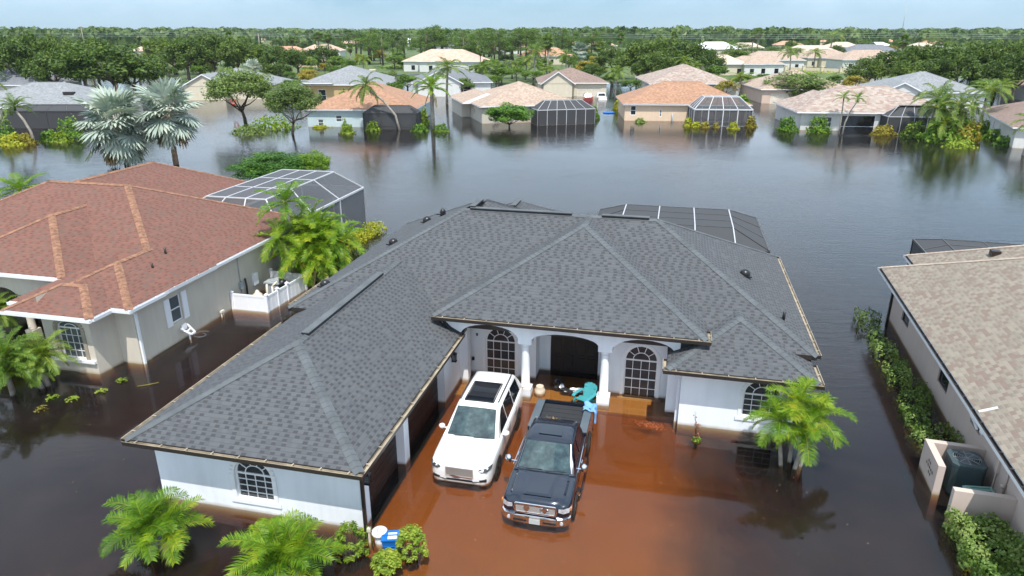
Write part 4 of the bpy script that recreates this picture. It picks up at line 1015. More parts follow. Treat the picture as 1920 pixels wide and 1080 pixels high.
where = lambda x: ('beyond the big oaks on the left' if x < 420 else 'beyond the grey hipped roofs on the left' if x < 700 else 'beyond the entrance road' if x < 900 else 'behind the pine stand' if x < 1160 else
    'behind the dark oaks in the middle' if x < 1320 else 'behind the long beige wall' if x < 1620 else 'beyond the oaks on the right')
for k, (px, py, wd, rm) in enumerate(far):
    p = at(px, py, 3.6); dist = p.length
    d = wd*.6
    H_ = thing('distant_house', '%s roof showing above the treetops %s' % (KL[rm], where(px)), 'house', (p.x, p.y, 0), R(-rnd.uniform(-14, 14)), 'distant houses among the trees')
    rb = MB(); hip(rb, -wd/2-.5, wd/2+.5, -.5, d, 3.6, .45); hip(rb, -wd*.3, wd*.08, -2.4, d*.5, 3.62, .45, 'v', 'hg'); rb.build('roof', [M[rm], M['soffit'], M['soffit']], H_)
    wb = MB(); wb.box((-wd/2, 0, -.6), (wd/2, d-.5, 3.45)); wb.box((-wd*.27,-1.9,-.6),(wd*.05,.1,3.4)); wb.build('wall', M[('w_cream','w_pale','w_peach')[k % 3]], H_)
    if dist < 420:
        for j in range(4): q = MB(); x = -wd/2+wd*(j+.5)/4; q.box((x-.6,-.06 if abs(x+wd*.11) > wd*.16 else -1.96,.9),(x+.6,.0 if abs(x+wd*.11) > wd*.16 else -1.9,2.3)); q.build('window', M['glass_dark'], H_)
# ------------------------------------------------------------------ vegetation
def leaf_mat(name, stops, trans=.35, scale=.5, rough=.45, spec=.3, vary=.25):
    m = bpy.data.materials.new(name); m.use_nodes = True; nt = m.node_tree; b = nt.nodes['Principled BSDF']
    oi = N(nt, 'ShaderNodeObjectInfo'); g = N(nt, 'ShaderNodeNewGeometry')
    n = N(nt, 'ShaderNodeTexNoise'); n.inputs['Scale'].default_value = scale; n.inputs['Detail'].default_value = 3; L(nt, g.outputs['Position'], n.inputs['Vector'])
    f = mth(nt, 'ADD', n.outputs['Fac'], mth(nt, 'MULTIPLY', mth(nt, 'SUBTRACT', oi.outputs['Random'], .5), vary))
    f = mth(nt, 'ADD', f, mth(nt, 'MULTIPLY', mth(nt, 'SUBTRACT', g.outputs['Random Per Island'], .5), .30))
    c = ramp(nt, f, stops); L(nt, c, b.inputs['Base Color']); b.inputs['Roughness'].default_value = rough; b.inputs['Specular IOR Level'].default_value = spec
    t = N(nt, 'ShaderNodeBsdfTranslucent'); L(nt, mixc(nt, 1.0, c, (1.0, 1.0, .45), 'MULTIPLY'), t.inputs['Color'])
    mx = N(nt, 'ShaderNodeMixShader'); mx.inputs[0].default_value = trans; L(nt, b.outputs[0], mx.inputs[1]); L(nt, t.outputs[0], mx.inputs[2])
    L(nt, mx.outputs[0], nt.nodes['Material Output'].inputs['Surface']); return m
LM = {
 'oak': leaf_mat('leaf_oak', [(.25, (.042,.082,.012)), (.5, (.085,.145,.022)), (.8, (.16,.225,.036))]),
 'oak_light': leaf_mat('leaf_oak_light', [(.25, (.055,.115,.014)), (.5, (.115,.205,.025)), (.8, (.21,.31,.045))]),
 'grey': leaf_mat('leaf_grey', [(.25, (.085,.14,.035)), (.5, (.16,.235,.06)), (.8, (.26,.34,.10))]),
 'pine': leaf_mat('leaf_pine', [(.25, (.05,.10,.015)), (.5, (.11,.19,.03)), (.8, (.19,.29,.05))]),
 'bright': leaf_mat('leaf_bright', [(.25, (.06,.15,.015)), (.5, (.14,.27,.025)), (.8, (.26,.38,.04))], .4, 2.0),
 'shrub': leaf_mat('leaf_shrub', [(.25, (.10,.17,.015)), (.5, (.22,.32,.03)), (.8, (.40,.47,.06))], .4, 3.0),
 'seagrape': leaf_mat('leaf_seagrape', [(.25, (.035,.10,.012)), (.5, (.07,.18,.02)), (.8, (.14,.27,.03))], .3, .8),
 'areca': leaf_mat('leaf_areca', [(.22, (.06,.15,.01)), (.45, (.13,.27,.015)), (.65, (.24,.38,.02)), (.88, (.48,.47,.03))], .45, 1.6),
 'queen': leaf_mat('leaf_queen', [(.25, (.06,.12,.02)), (.5, (.13,.22,.035)), (.8, (.25,.32,.05))], .4, .8),
 'date': leaf_mat('leaf_date', [(.25, (.06,.13,.015)), (.5, (.14,.25,.03)), (.8, (.28,.38,.07))], .4, 1.2),
 'silver': leaf_mat('leaf_silver', [(.25, (.20,.26,.22)), (.5, (.36,.43,.37)), (.8, (.52,.56,.48))], .15, .6, .5),
 'yellow': leaf_mat('leaf_yellow', [(.25, (.22,.26,.02)), (.5, (.40,.42,.03)), (.8, (.56,.54,.06))], .4, 2),
 'orange': leaf_mat('leaf_orange', [(.25, (.16,.14,.02)), (.5, (.32,.28,.035)), (.8, (.46,.36,.06))], .35, 1),
 'red': leaf_mat('leaf_red', [(.25, (.20,.05,.02)), (.6, (.42,.12,.05)), (.9, (.5,.25,.1))], .3, 3),
 'dead': leaf_mat('leaf_dead', [(.25, (.20,.12,.06)), (.6, (.36,.25,.13)), (.9, (.5,.4,.22))], .25, 2),
 'hedge': leaf_mat('leaf_hedge', [(.25, (.07,.14,.025)), (.5, (.16,.26,.05)), (.8, (.30,.38,.12))], .35, 1.6),
 'forest': leaf_mat('leaf_forest', [(.25, (.036,.078,.018)), (.5, (.068,.12,.026)), (.8, (.12,.175,.04))], .25, .03),
}
M['bark'] = plain('bark', (.13,.105,.08), .95, var=.4, scale=2)
M['bark_dark'] = plain('bark_dark', (.05,.04,.03), .95, var=.4, scale=2)
M['palm_bark'] = plain('palm_bark', (.26,.235,.2), .9, var=.35, scale=3)
M['palm_boot'] = plain('palm_boot', (.22,.15,.10), .9, var=.5, scale=5)

def rdir(r, zmin=-1.0):
    while True:
        v = Vector((r.gauss(0,1), r.gauss(0,1), r.gauss(0,1)))
        if v.length > 1e-3:
            v.normalize()
            if v.z >= zmin: return v
def leafquad(mb, p, nrm, s, r, asp=.6, m=0):
    a = nrm.cross(Vector((r.random()-.5, r.random()-.5, r.random()-.5)));
    if a.length < 1e-3: a = Vector((1,0,0))
    a.normalize(); b_ = nrm.cross(a)
    mb.face([p-a*s*.5, p+b_*s*asp*.5+nrm*s*.06, p+a*s*.5, p-b_*s*asp*.5+nrm*s*.06], m)
def crown(mb, r, c, rx, ry, rz, nc, nl, leaf, cr=.3, flat=-.35, asp=.7):
    """irregular crown: leaf clumps scattered through an uneven ellipsoid"""
    c = Vector(c); lob = [(rdir(r), r.uniform(.75, 1.2)) for _ in range(5)]
    for _ in range(nc):
        d = rdir(r, flat); k = 1.0
        for ld, lk in lob: k += max(0, d.dot(ld)-.5)*(lk-1)*1.8
        rr = r.uniform(.35, .95)**.6*k
        cc = c+Vector((d.x*rx, d.y*ry, d.z*rz))*rr*(1-cr*.5)
        R_ = cr*(rx+ry+rz)/3*r.uniform(.6, 1.25)
        for _ in range(int(nl*r.uniform(.6, 1.3))):
            e = rdir(r); p = cc+Vector((e.x, e.y, e.z*.75))*R_*r.uniform(.55, 1.05)
            nn = (e*.8+rdir(r)*.7+Vector((0,0,.35))).normalized(); leafquad(mb, p, nn, leaf*r.uniform(.7, 1.35), r, asp)
def limbs(mb, r, h, cr_h, rx, n=5, tr=.22, lean=0, zb=-1.0):
    top = Vector((lean, 0, h))
    mb.tube([(0,0,zb), (lean*.3, .05, h*.45), top], [tr*1.25, tr, tr*.75], 7)
    for k in range(n):
        t = 2*math.pi*(k+r.random()*.6)/n; e = top+Vector((math.cos(t)*rx*r.uniform(.4,.75), math.sin(t)*rx*r.uniform(.4,.75), cr_h*r.uniform(.25,.75)))
        mid = (top+e)/2+Vector((0,0,-cr_h*.06)); s_ = top*.75 if k % 2 else top
        mb.tube([s_, mid, e], [tr*.6, tr*.4, tr*.12], 5)
def tree_proto(name, seed, h, rx, rz, mat, nc=26, nl=55, leaf=.5, trunk='bark', th=None, flat=-.35, cr=.3, n=5, tr=.25, lean=0):
    """unit tree: origin at the base; crown centred at height th+rz*.6"""
    r = random.Random(seed); o = bpy.data.objects.new(name, None); COL.objects.link(o); o.empty_display_size = .3
    th = h-rz*1.55 if th is None else th
    mb = MB(); limbs(mb, r, max(th, .4), rz*1.2, rx, n, tr, lean); mb.build('trunk', M[trunk], o)
    mb = MB(); crown(mb, r, (lean*1.2, 0, h-rz), rx, rx*r.uniform(.85,1.05), rz, nc, nl, leaf, cr, flat); mb.build('crown', LM[mat], o)
    return o
def pine_proto(name, seed, h, mat='pine'):
    r = random.Random(seed); o = bpy.data.objects.new(name, None); COL.objects.link(o)
    mb = MB(); mb.tube([(0,0,-1),(r.uniform(-.3,.3),0,h*.6),(0,0,h*.97)], [.22,.16,.05], 6)
    cl = []
    for k in range(17):
        z = h*(.42+.55*(k/16)**.9); t = r.uniform(0,6.28); L_ = (1-(z/h-.42)*1.15)*2.6*r.uniform(.6,1.2)+.3
        e = Vector((math.cos(t)*L_, math.sin(t)*L_, z+L_*.25)); mb.tube([(0,0,z),e], [.07,.03], 4); cl.append(e)
    mb.build('trunk', M['bark'], o)
    mb = MB()
    for e in cl:
        for _ in range(130):
            d = rdir(r); p = e+Vector((d.x,d.y,d.z*.8))*r.uniform(.2,1.0)*1.2; leafquad(mb, p, rdir(r), .38*r.uniform(.7,1.3), r, .35)
    mb.build('crown', LM[mat], o); return o

def frond(mb, r, base, az, el, length, droop, ll, n=18, m=0, dead=False, vee=.5, wid=.05, lfdroop=.45, seg=2):
    """a feather leaf: curved midrib with two rows of drooping leaflets"""
    p = Vector(base); d = Vector((math.cos(az)*math.cos(el), math.sin(az)*math.cos(el), math.sin(el)))
    side = Vector((-math.sin(az), math.cos(az), 0)); st = length/n; pts = [p.copy()]; ds = []
    for k in range(n):
        pitch = -droop*(k/n)**1.1/n*2.2
        d = (Matrix.Rotation(-pitch, 3, side) @ d).normalized() if False else (d+Vector((0,0,-1))*droop*2.0/n*((k+1)/n)).normalized()
        p = p+d*st; pts.append(p.copy()); ds.append(d.copy())
    wid = length/n*.5*1.0
    mb.tube(pts, [.022*(1-.8*k/n)*max(.6, length/2) for k in range(n+1)], 4, m=1, cap=False)
    for k in range(2, n):
        t = k/n; l = ll*math.sin(math.pi*min(1, (t*.86+.10)))**.7*r.uniform(.7,1.15); dd = ds[k]; up = side.cross(dd)*-1
        if up.z < 0: up = -up
        for sg in (-1, 1):
            for sub in (0, .5):
                q0 = pts[k]+dd*st*sub
                ld = (side*sg*1.0+dd*r.uniform(.65,.9)+up*vee*r.uniform(.5,1.2)).normalized()
                q1 = q0+ld*l*.5; ld2 = (ld+Vector((0,0,-1))*lfdroop*r.uniform(.6,1.5)).normalized(); q2 = q1+ld2*l*.5
                w_ = dd*wid*.5
                mb.face([q0-w_*.5, q0+w_*.5, q1+w_, q1-w_], m); mb.face([q1-w_, q1+w_, q2], m)
def feather_crown(mb, r, c, nf, length, ll, el0=1.25, el1=-.2, droop=1.1, n=16, wid=.05, vee=.5, lfd=.45, deadn=0, dm=2):
    for k in range(nf):
        t = k/max(1, nf-1); el = el0+(el1-el0)*t**.8+r.uniform(-.12,.12)
        frond(mb, r, c, k*2.399+r.uniform(-.25,.25), el, length*r.uniform(.82,1.08)*(1 if t > .15 else .75), droop*r.uniform(.8,1.25), ll, n, 0, False, vee, wid, lfd)
    for k in range(deadn):
        frond(mb, r, Vector(c)-Vector((0,0,.2)), r.uniform(0,6.28), -.9, length*.75, droop*1.4, ll*.6, max(8,n//2), dm, False, .0, wid, .9)
def palm_proto(name, seed, h, length, ll, nf=16, mat='queen', tr=.13, lean=0, **kw):
    r = random.Random(seed); o = bpy.data.objects.new(name, None); COL.objects.link(o)
    top = Vector((lean, 0, h)); mb = MB(); mb.tube([(0,0,-1.1),(lean*.15,0,h*.35),(lean*.5,0,h*.7),top], [tr*1.3,tr,tr*.95,tr*.8], 8)
    mb.tube([top+Vector((0,0,-.1)), top+Vector((0,0,.25)), top+Vector((0,0,.7))], [tr*1.0,tr*.9,tr*.3], 8, m=1); mb.build('trunk', [M['palm_bark'], LM['bright']], o)
    mb = MB(); feather_crown(mb, r, top+Vector((0,0,.4)), nf, length, ll, **kw); mb.build('crown', [LM[mat], LM['yellow'], LM['dead']], o)
    return o
def fan_leaf(mb, r, base, az, el, pet, R_, nb=22, m=0, droop=.25):
    d = Vector((math.cos(az)*math.cos(el), math.sin(az)*math.cos(el), math.sin(el))); side = Vector((-math.sin(az), math.cos(az), 0)); up = side.cross(d); up = up if up.z > 0 else -up
    base = Vector(base); hub = base+d*pet+Vector((0,0,-droop*pet*.3)); mb.tube([base, (base+hub)/2+Vector((0,0,.05)), hub], [.035,.028,.02], 4, m=1, cap=False)
    d2 = (d+Vector((0,0,-droop))).normalized(); up2 = side.cross(d2); up2 = up2 if up2.z > 0 else -up2
    for k in range(nb):
        a = (k/(nb-1)-.5)*4.3; bd = (d2*math.cos(a)+side*math.sin(a)-up2*.10*math.cos(a*.5)).normalized()
        wv = (side*math.cos(a)-d2*math.sin(a))*R_*.072; L_ = R_*(1-.12*abs(a)/2.1)*r.uniform(.9,1.05); fold = up2*R_*.035*(1 if k % 2 else -1)
        p1 = hub+bd*L_*.62+fold; p2 = p1+(bd+Vector((0,0,-.35))).normalized()*L_*.4
        mb.face([hub, p1-wv, p2, p1+wv], m)
def fan_palm(name, seed, h, R_, pet, nf, mat='silver', tr=.22, dead=4, lean=0, skirt=0):
    r = random.Random(seed); o = bpy.data.objects.new(name, None); COL.objects.link(o)
    mb = MB(); mb.tube([(0,0,-1.1),(lean*.2,0,h*.4),(lean,0,h)], [tr*1.2,tr,tr*.9], 10)
    for k in range(22):
        t = k*2.4; z = h-.1-k*.05; mb.bar((lean+math.cos(t)*tr*.7,math.sin(t)*tr*.7,z-.25),(lean+math.cos(t)*tr*2.0,math.sin(t)*tr*2.0,z+.25),.07,.04)
    mb.build('trunk', M['palm_boot'] if mat == 'silver' else M['palm_bark'], o)
    mb = MB()
    for k in range(nf):
        t = k/(nf-1); el = 1.35-2.05*t+r.uniform(-.3,.3); fan_leaf(mb, r, (lean,0,h+.15-.3*t), k*2.399+r.uniform(-.2,.2), el, pet*r.uniform(.65,1.15), R_*r.uniform(.75,1.1), m=0, droop=.15+.6*t*r.random())
    for k in range(dead): fan_leaf(mb, r, (lean,0,h-.3), r.uniform(0,6.28), -.85-r.random()*.3, pet*.9, R_*.8, m=2 if k % 2 else 0, droop=.7)
    for k in range(skirt): fan_leaf(mb, r, (lean,0,h-.2-r.random()*.8), r.uniform(0,6.28), -1.1, pet*.4, R_*.7, 12, m=2, droop=1.2)
    mb.build('crown', [LM[mat], M['pvc_tan'], LM['dead']], o); return o
def topz(px, py, Y):
    """height of the point seen at pixel (px,py) at forward distance Y"""
    b_ = (540-py)/FPX; dy = math.cos(CAM_P)+b_*math.sin(CAM_P); dz = -math.sin(CAM_P)+b_*math.cos(CAM_P)
    return CAM_H+dz/dy*Y
def bush(mb, r, c, rx, ry, rz, n, leaf, box=False, asp=.7, m=0):
    c = Vector(c)
    for _ in range(n):
        if box:
            u, v, w_ = r.uniform(-1,1), r.uniform(-1,1), r.uniform(0,1); k = r.random(); A = (rx*ry, rx*rz, ry*rz)
            s_ = sum((A[0], A[1]*2, A[2]*2)); k *= s_
            if k < A[0]: e = Vector((u,v,1)); nn = Vector((0,0,1))
            elif k < A[0]+2*A[1]: e = Vector((u, 1 if r.random()<.5 else -1, w_)); nn = Vector((0,e.y,0))
            else: e = Vector((1 if r.random()<.5 else -1, v, w_)); nn = Vector((e.x,0,0))
            bmp = 1-.10*math.sin(e.x*5+c.x)*math.cos(e.y*4+c.y)-.16*r.random()**2
            p = c+Vector((e.x*rx, e.y*ry, e.z*rz))*bmp
        else:
            e = rdir(r, -.3); nn = e; bmp = (1+.18*math.sin(e.x*6+c.y)*math.cos(e.y*5+c.x)+.12*math.sin(e.z*9))*r.uniform(.72,1.02); p = c+Vector((e.x*rx, e.y*ry, max(e.z,-.25)*rz))*bmp
        leafquad(mb, p, (nn+rdir(r)*.75).normalized(), leaf*r.uniform(.7,1.4), r, asp, m)
def place(proto, used, x, y, sc, rz, label, cat, group, sz=None, z=0, name=None):
    o = copy_tree(proto) if used.get(proto.name) else proto
    used[proto.name] = True
    o.location = (x, y, z); o.rotation_euler = (0, 0, rz); o.scale = (sc, sc, sz or sc)
    for k in ('label','category','group'):
        if k in o: del o[k]
    tag(o, label, cat, group); return o

# ---- prototypes
OAK = [tree_proto('oak_tree', 11+k, 10, 6.0, 4.3, 'oak', 52, 105, .46, cr=.26, tr=.35) for k in range(3)]
MID = [tree_proto('leafy_tree', 31+k, 7.5, 3.4, 2.9, 'oak_light', 32, 85, .34, cr=.30, tr=.2) for k in range(3)]
DRK = [tree_proto('dense_tree', 51+k, 8.5, 4.0, 3.4, 'oak', 36, 85, .40, cr=.30, tr=.25) for k in range(2)]
PIN = [pine_proto('pine_tree', 71+k, 13) for k in range(3)]
QP = [palm_proto('queen_palm', 81+k, 6.0, 2.9, .75, 17, 'queen', .13, lean=.3*(k-1), n=12, wid=.13, lfd=.9, droop=1.25, el1=-.5) for k in range(3)]
WP = [fan_palm('fan_palm', 95+k, 8.5, 1.1, .9, 22, 'queen', .18, 2, 0, 26) for k in range(2)]
index_kids()
USED = {}
GRP = {}
def far_tree(protos, px, ybase, ytop, label, cat, group, wpx=None, jitter=0):
    p = at(px, ybase); h = topz(px, ytop, p.y); pr = protos[rnd.randrange(len(protos))]
    base_h = {'oak_tree':10,'leafy_tree':7.5,'dense_tree':8.5,'pine_tree':13,'queen_palm':7.6,'fan_palm':9.6}[pr.name.split('.')[0]]
    base_w = {'oak_tree':12.6,'leafy_tree':7.4,'dense_tree':8.6,'pine_tree':5,'queen_palm':5.0,'fan_palm':4}[pr.name.split('.')[0]]
    sz = h/base_h; depth = p.y*math.cos(CAM_P)+CAM_H*math.sin(CAM_P)
    sc = (wpx*depth/FPX)/base_w if wpx else sz
    return place(pr, USED, p.x, p.y, sc, rnd.uniform(0, 6.28), label, cat, group, sz)
G_OAK = 'broad dark oaks beyond the flooded houses'
for px, yb, yt, w_, lab in [(8,172,52,120,'tall dark oak at the far left edge, above the small grey roof'),(75,176,56,110,'dark oak second from the left edge in the left clump'),
  (128,168,62,90,'dark oak in the middle of the left clump'),(165,182,78,120,'oak with a low spreading crown left of the biggest oak'),(222,190,80,190,'biggest spreading oak, above the silver palms'),(285,172,100,110,'oak on the right shoulder of the biggest oak'),
  (355,150,72,100,'dark oak behind the cream gabled house'),(405,146,64,110,'tall dark oak above the cream gabled house'),(448,148,68,100,'oak left of the tan-skirted palm on the left'),(525,150,84,90,'oak right of the tan-skirted palm on the left'),
  (560,142,92,80,'dark oak behind the ochre house'),(610,134,82,80,'oak left of the entrance road'),(1148,150,86,100,'dark oak left of the middle clump, behind the brown-roofed house'),(1195,158,78,110,'tall dark oak in the middle clump'),
  (1245,150,70,110,'tallest oak in the middle clump'),(1292,152,78,100,'oak at the right of the middle clump'),(1325,144,92,70,'low oak by the end of the beige wall'),(1378,132,90,80,'round dark oak in front of the long beige wall'),
  (1622,168,108,90,'low oak left of the right-hand oak mass'),(1668,166,90,110,'oak above the taupe roof on the right'),(1712,172,84,110,'dark oak behind the pale grey roof'),(1765,176,78,120,'tall oak in the right-hand oak mass'),
  (1815,178,74,120,'broad oak at the middle of the right-hand mass'),(1862,182,70,110,'tall oak near the right edge'),(1908,184,66,110,'dark oak at the right edge'),(1745,182,110,90,'lower oak in front of the right-hand mass'),(1850,186,110,100,'lower oak by the open water at right'),(45,182,70,120,'oak filling the left edge below the tallest one'),(110,186,92,110,'lower oak left of the biggest spreading oak'),(255,186,104,120,'lower oak right under the biggest spreading oak'),(190,176,66,110,'tall oak behind the biggest spreading oak'),(330,142,66,110,'tall oak behind the cream gabled house, left end'),(500,146,80,100,'oak between the two tan-skirted palms'),(1700,180,110,90,'lowest oak left in the right-hand mass'),(1895,190,96,110,'lower oak at the right edge'),(1790,186,96,100,'mid-height oak of the right-hand mass'),(1220,162,96,90,'lower oak behind the taupe roof ridge')]:
    far_tree(OAK, px, yb, yt, lab, 'oak tree', G_OAK, w_)
for k, px in enumerate([672,690,705,722,738,760,798,812,818,826,850,868,880,893,908,925,940,955,968,985,1000,1012,1030,1046,1062,1078,1098,1120,1405,1440,1422,1462,1378,1500,680,698,714,748,790,806,835,862,874,888,900,917,932,948,962,976,992,1006,1022,1038,1054,1070,1090,1108]):
    yb = rnd.uniform(108, 128); yt = rnd.uniform(54, 78)
    if px > 1300: yb, yt = rnd.uniform(118,132), rnd.uniform(80,96)
    if px in (812, 818, 826): yt = 48+rnd.random()*6
    far_tree(PIN, px+rnd.uniform(-4,4), yb, yt, 'airy light green pine before the long beige wall' if px > 1300 else 'tallest airy pine of the stand by the entrance road' if px == 818 else
      'slender pine with a bare trunk beyond the blue-grey roof' if px < 890 else 'slender light green pine in the middle stand', 'pine tree', 'tall thin pines', rnd.uniform(34,56))
for px, yb, yt, w_, lab in [(765,176,138,66,'dark ragged bush-tree right of the ochre house'),(1105,150,112,70,'dense tree with yellow-orange leaves behind the brown roof'),(640,146,104,60,'green tree left of the entrance road wall'),(1340,160,118,60,'green tree right of the taupe roof'),
   (1560,170,140,50,'small green tree behind the taupe-mottled roof'),(1360,188,150,54,'palm-green shrub tree between the orange and pink houses'),(1395,176,138,60,'young yellowish tree before the beige wall'),(740,132,100,50,'tree beside the entrance road')]:
    o = far_tree(MID if 'dense' not in lab else DRK, px, yb, yt, lab, 'tree', 'smaller trees among the back houses', w_)
    if 'orange' in lab:
        for ch in [c for c in bpy.data.objects if c.parent == o and c.name.startswith('crown')]: ch.data = ch.data.copy(); ch.data.materials[0] = LM['orange']
# palms in the middle distance
for px, yb, yt, w_, lab in [(838,196,112,84,'tall grey-green queen palm behind the pale blue house'),(892,158,122,60,'yellowish palm left of the bamboo clump'),(960,150,112,60,'palm in the bright clump above the sandy roof'),(985,152,104,60,'taller palm in the bright clump above the sandy roof'),
   (1012,154,118,56,'palm at the right of the bright clump'),(1068,176,140,60,'small palm before the brown-roofed garage house'),(1153,186,124,52,'weeping palm beside the white pickup'),(1672,160,130,64,'palm above the mottled taupe roof'),(1555,104,60,50,'dark palm beyond the beige wall'),
   (1835,245,152,88,'tall coconut-like palm right of the palm thicket'),(1480,140,88,46,'palm in front of the far beige roofs'),(930,150,116,50,'palm left in the bright clump'),(1525,132,92,44,'palm by the right end of the beige wall'),(100,208,176,40,'small palm behind the cream lake house')]:
    far_tree(QP, px, yb, yt, lab, 'palm', 'feather palms in the middle distance', w_)
for px, yb, yt, w_, lab in [(318,146,84,34,'palm with a tan skirt above the biggest oak'),(490,140,88,50,'palm with a tan skirt behind the cream gabled house'),(600,110,62,34,'tan-skirted palm before the salmon house at left'),(618,112,66,30,'right one of the tan-skirted palms before the salmon house'),
   (1418,106,56,28,'tan-skirted palm beyond the white roof'),(655,96,56,26,'distant tan-skirted palm left of the pines'),(1408,108,62,26,'shorter tan-skirted palm beyond the white roof')]:
    far_tree(WP, px, yb, yt, lab, 'fan palm', 'skirted fan palms', w_)
for kind, px, yb, yt, w_, lab in [(MID,742,186,150,46,'leafy tree behind the dark screen room of the pale blue house'),(MID,868,180,146,50,'small leafy tree left of the sandy roof'),(QP,905,160,118,58,'palm above the left end of the sandy roof'),(QP,1030,158,124,50,'palm above the right end of the sandy roof'),
   (MID,1000,160,128,60,'light green tree above the sandy roof'),(MID,940,158,122,60,'light green tree in the bright clump'),(MID,1428,178,138,60,'leafy tree right of the mottled taupe porch roof'),(DRK,1600,178,140,60,'dark tree behind the mottled taupe roof, right end'),(MID,1640,186,150,60,'leafy tree left of the gabled pale grey roof'),
   (QP,1386,182,136,50,'palm by the yellowish young tree'),(MID,1182,178,146,50,'leafy tree at the left end of the taupe roof'),(QP,562,192,150,44,'palm left of the orange roof of the pale blue house'),(MID,545,184,146,56,'yellow-green tree between cream and ochre houses'),(DRK,582,164,128,56,'dark tree left of the ochre house'),
   (MID,352,180,150,44,'leafy bush-tree left of the cream gabled house'),(DRK,150,196,160,70,'dark tree behind the left silver palm'),(MID,1832,196,150,60,'leafy tree above the far right palm'),(QP,1870,206,150,60,'palm behind the white side wall at right'),(MID,1145,166,136,40,'leafy tree right of the white pickup'),
   (DRK,725,166,130,50,'dense tree right of the ochre house'),(QP,1300,160,116,44,'palm above the taupe roof ridge'),(MID,1610,160,128,50,'leafy tree before the right end of the beige wall'),(QP,1340,176,140,44,'palm right of the taupe roof')]:
    far_tree(kind, px, yb, yt, lab, 'palm' if kind is QP else 'tree', 'garden trees between the flooded houses', w_)
# scattered belt between the houses and the horizon
def clash(x, y, m):
    for o in HOUSES:
        if abs(o[0]-x) < m and -3 < o[1]-y < 14 and o[1] > y: return True
        if abs(o[0]-x) < m+4 and abs(o[1]+4-y) < 9: return True
    return False
HOUSES = [(o.location.x, o.location.y) for o in bpy.data.objects if o.name.startswith(('distant_house', 'back_house'))]
n = 0
PL = [(OAK,'round dark tree'),(MID,'mid green tree'),(DRK,'dense dark tree'),(OAK,'broad spreading tree'),(QP,'thin-trunked palm'),(MID,'lighter tree'),(WP,'skirted palm')]
for _ in range(2600):
    if n >= 270: break
    y = 190+(rnd.random()**1.5)*430; x = rnd.uniform(-.80, .80)*y
    px = 960+FPX*x/(y*math.cos(CAM_P)+CAM_H*math.sin(CAM_P))
    if (640 < px < 900 and y < 250) or (1325 < px < 1630 and y < 262): continue
    if clash(x, y, 7): continue
    k = rnd.choice((0,1,2,5,3,1,5,4,4,6,6)) if y < 420 else rnd.choice((0,2,3,3,0))
    pr, nm = PL[k]; sc = rnd.uniform(.5,.8) if k not in (4,6) else rnd.uniform(.9,1.3)
    o = place(rnd.choice(pr), USED, x, y, sc, rnd.uniform(0,6.28), '%s in the belt %s' % (nm, where(px)), 'palm' if k in (4,6) else 'tree', 'trees of the far suburban belt', sc*rnd.uniform(.85,1.05)); n += 1
for _ in range(900):
    if n >= 390: break
    y = rnd.uniform(172, 300); x = rnd.uniform(-.80, .80)*y
    px = 960+FPX*x/(y*math.cos(CAM_P)+CAM_H*math.sin(CAM_P))
    if (690 < px < 880 and y < 240) or (1325 < px < 1630 and y > 185) or clash(x, y, 8.5): continue
    k = rnd.choice((1,1,5,2,4)); pr, nm = PL[k]; sc = rnd.uniform(.45,.75) if k != 4 else rnd.uniform(.7,1.0)
    o = place(rnd.choice(pr), USED, x, y, sc*1.15, rnd.uniform(0,6.28), 'small %s filling a yard %s' % (nm, where(px)), 'palm' if k == 4 else 'tree', 'small yard trees between the back houses', sc); n += 1
# ---- the forest to the horizon
r = random.Random(5); mb = MB()
for _ in range(2100):
    y = 560+(r.random()**1.6)*2600; x = r.uniform(-.84,.84)*y; s_ = r.uniform(5, 9)*(1+y/5000); hh = r.uniform(9, 15)+1.5*math.sin(x*.011)+ (y-560)/900
    if y < 760 and r.random() < .4: continue
    for _ in range(34 if y < 1500 else 20):
        e = rdir(r, -.1); p = Vector((x+e.x*s_, y+e.y*s_, hh-s_*.55+e.z*s_*.55)); leafquad(mb, p, (e+rdir(r)*.5).normalized(), s_*r.uniform(.35,.7), r, .8)
    mb.face([(x-s_*.8,y,-.5),(x+s_*.8,y,-.5),(x+s_*.8,y+.3,hh*.7),(x-s_*.8,y+.3,hh*.7)])
fo = mb.build('forest', LM['forest']); tag(fo, 'unbroken dark green woodland along the horizon', 'forest', kind='stuff')
# ------------------------------------------------------------------ vegetation close to the camera
def new_empty(name): o = bpy.data.objects.new(name, None); COL.objects.link(o); return o
def put(o, x, y, z, label, cat, group=None, rz=0): o.location = (x, y, z); o.rotation_euler = (0,0,rz); return tag(o, label, cat, group)
def MHP(u, v, z=0):   # central-house coordinates to world
    a = R(13); return Vector((-4.166+u*math.cos(a)+v*math.sin(a), 15.95-u*math.sin(a)+v*math.cos(a), z))

def clump_palm(name, seed, stems, length, ll, nf, mat='areca', n=22, wid=.055, **kw):
    """several ringed stems, each with its own crown of feather leaves"""
    r = random.Random(seed); o = new_empty(name)
    for (x0, y0, x1, y1, h, f) in stems:
        mb = MB(); k = 7; mb.tube([(x0+(x1-x0)*(i/k)**1.4, y0+(y1-y0)*(i/k)**1.4, -.9+(h+.9)*i/k) for i in range(k+1)], [.075-.015*i/k for i in range(k+1)], 8)
        mb.tube([(x1,y1,h-.05),(x1,y1,h+.22),(x1+.02,y1,h+.5)], [.07,.06,.02], 8, m=1); mb.build('stem', [M['palm_bark'], LM['bright']], o)
        mb = MB(); feather_crown(mb, r, (x1,y1,h+.3), max(3, int(nf*f)), length, ll, n=n, wid=wid, **kw); mb.build('fronds', [LM[mat], LM['yellow'], LM['dead']], o)
    return o
P = at(283, 1052); o = clump_palm('areca_palm', 1, [(0,0,-.15,.15,.50,1), (.15,.1,.35,.2,.42,.85), (-.1,.2,-.1,.45,.6,.8)], 1.25, .42, 14, el1=-.05, droop=1.0)
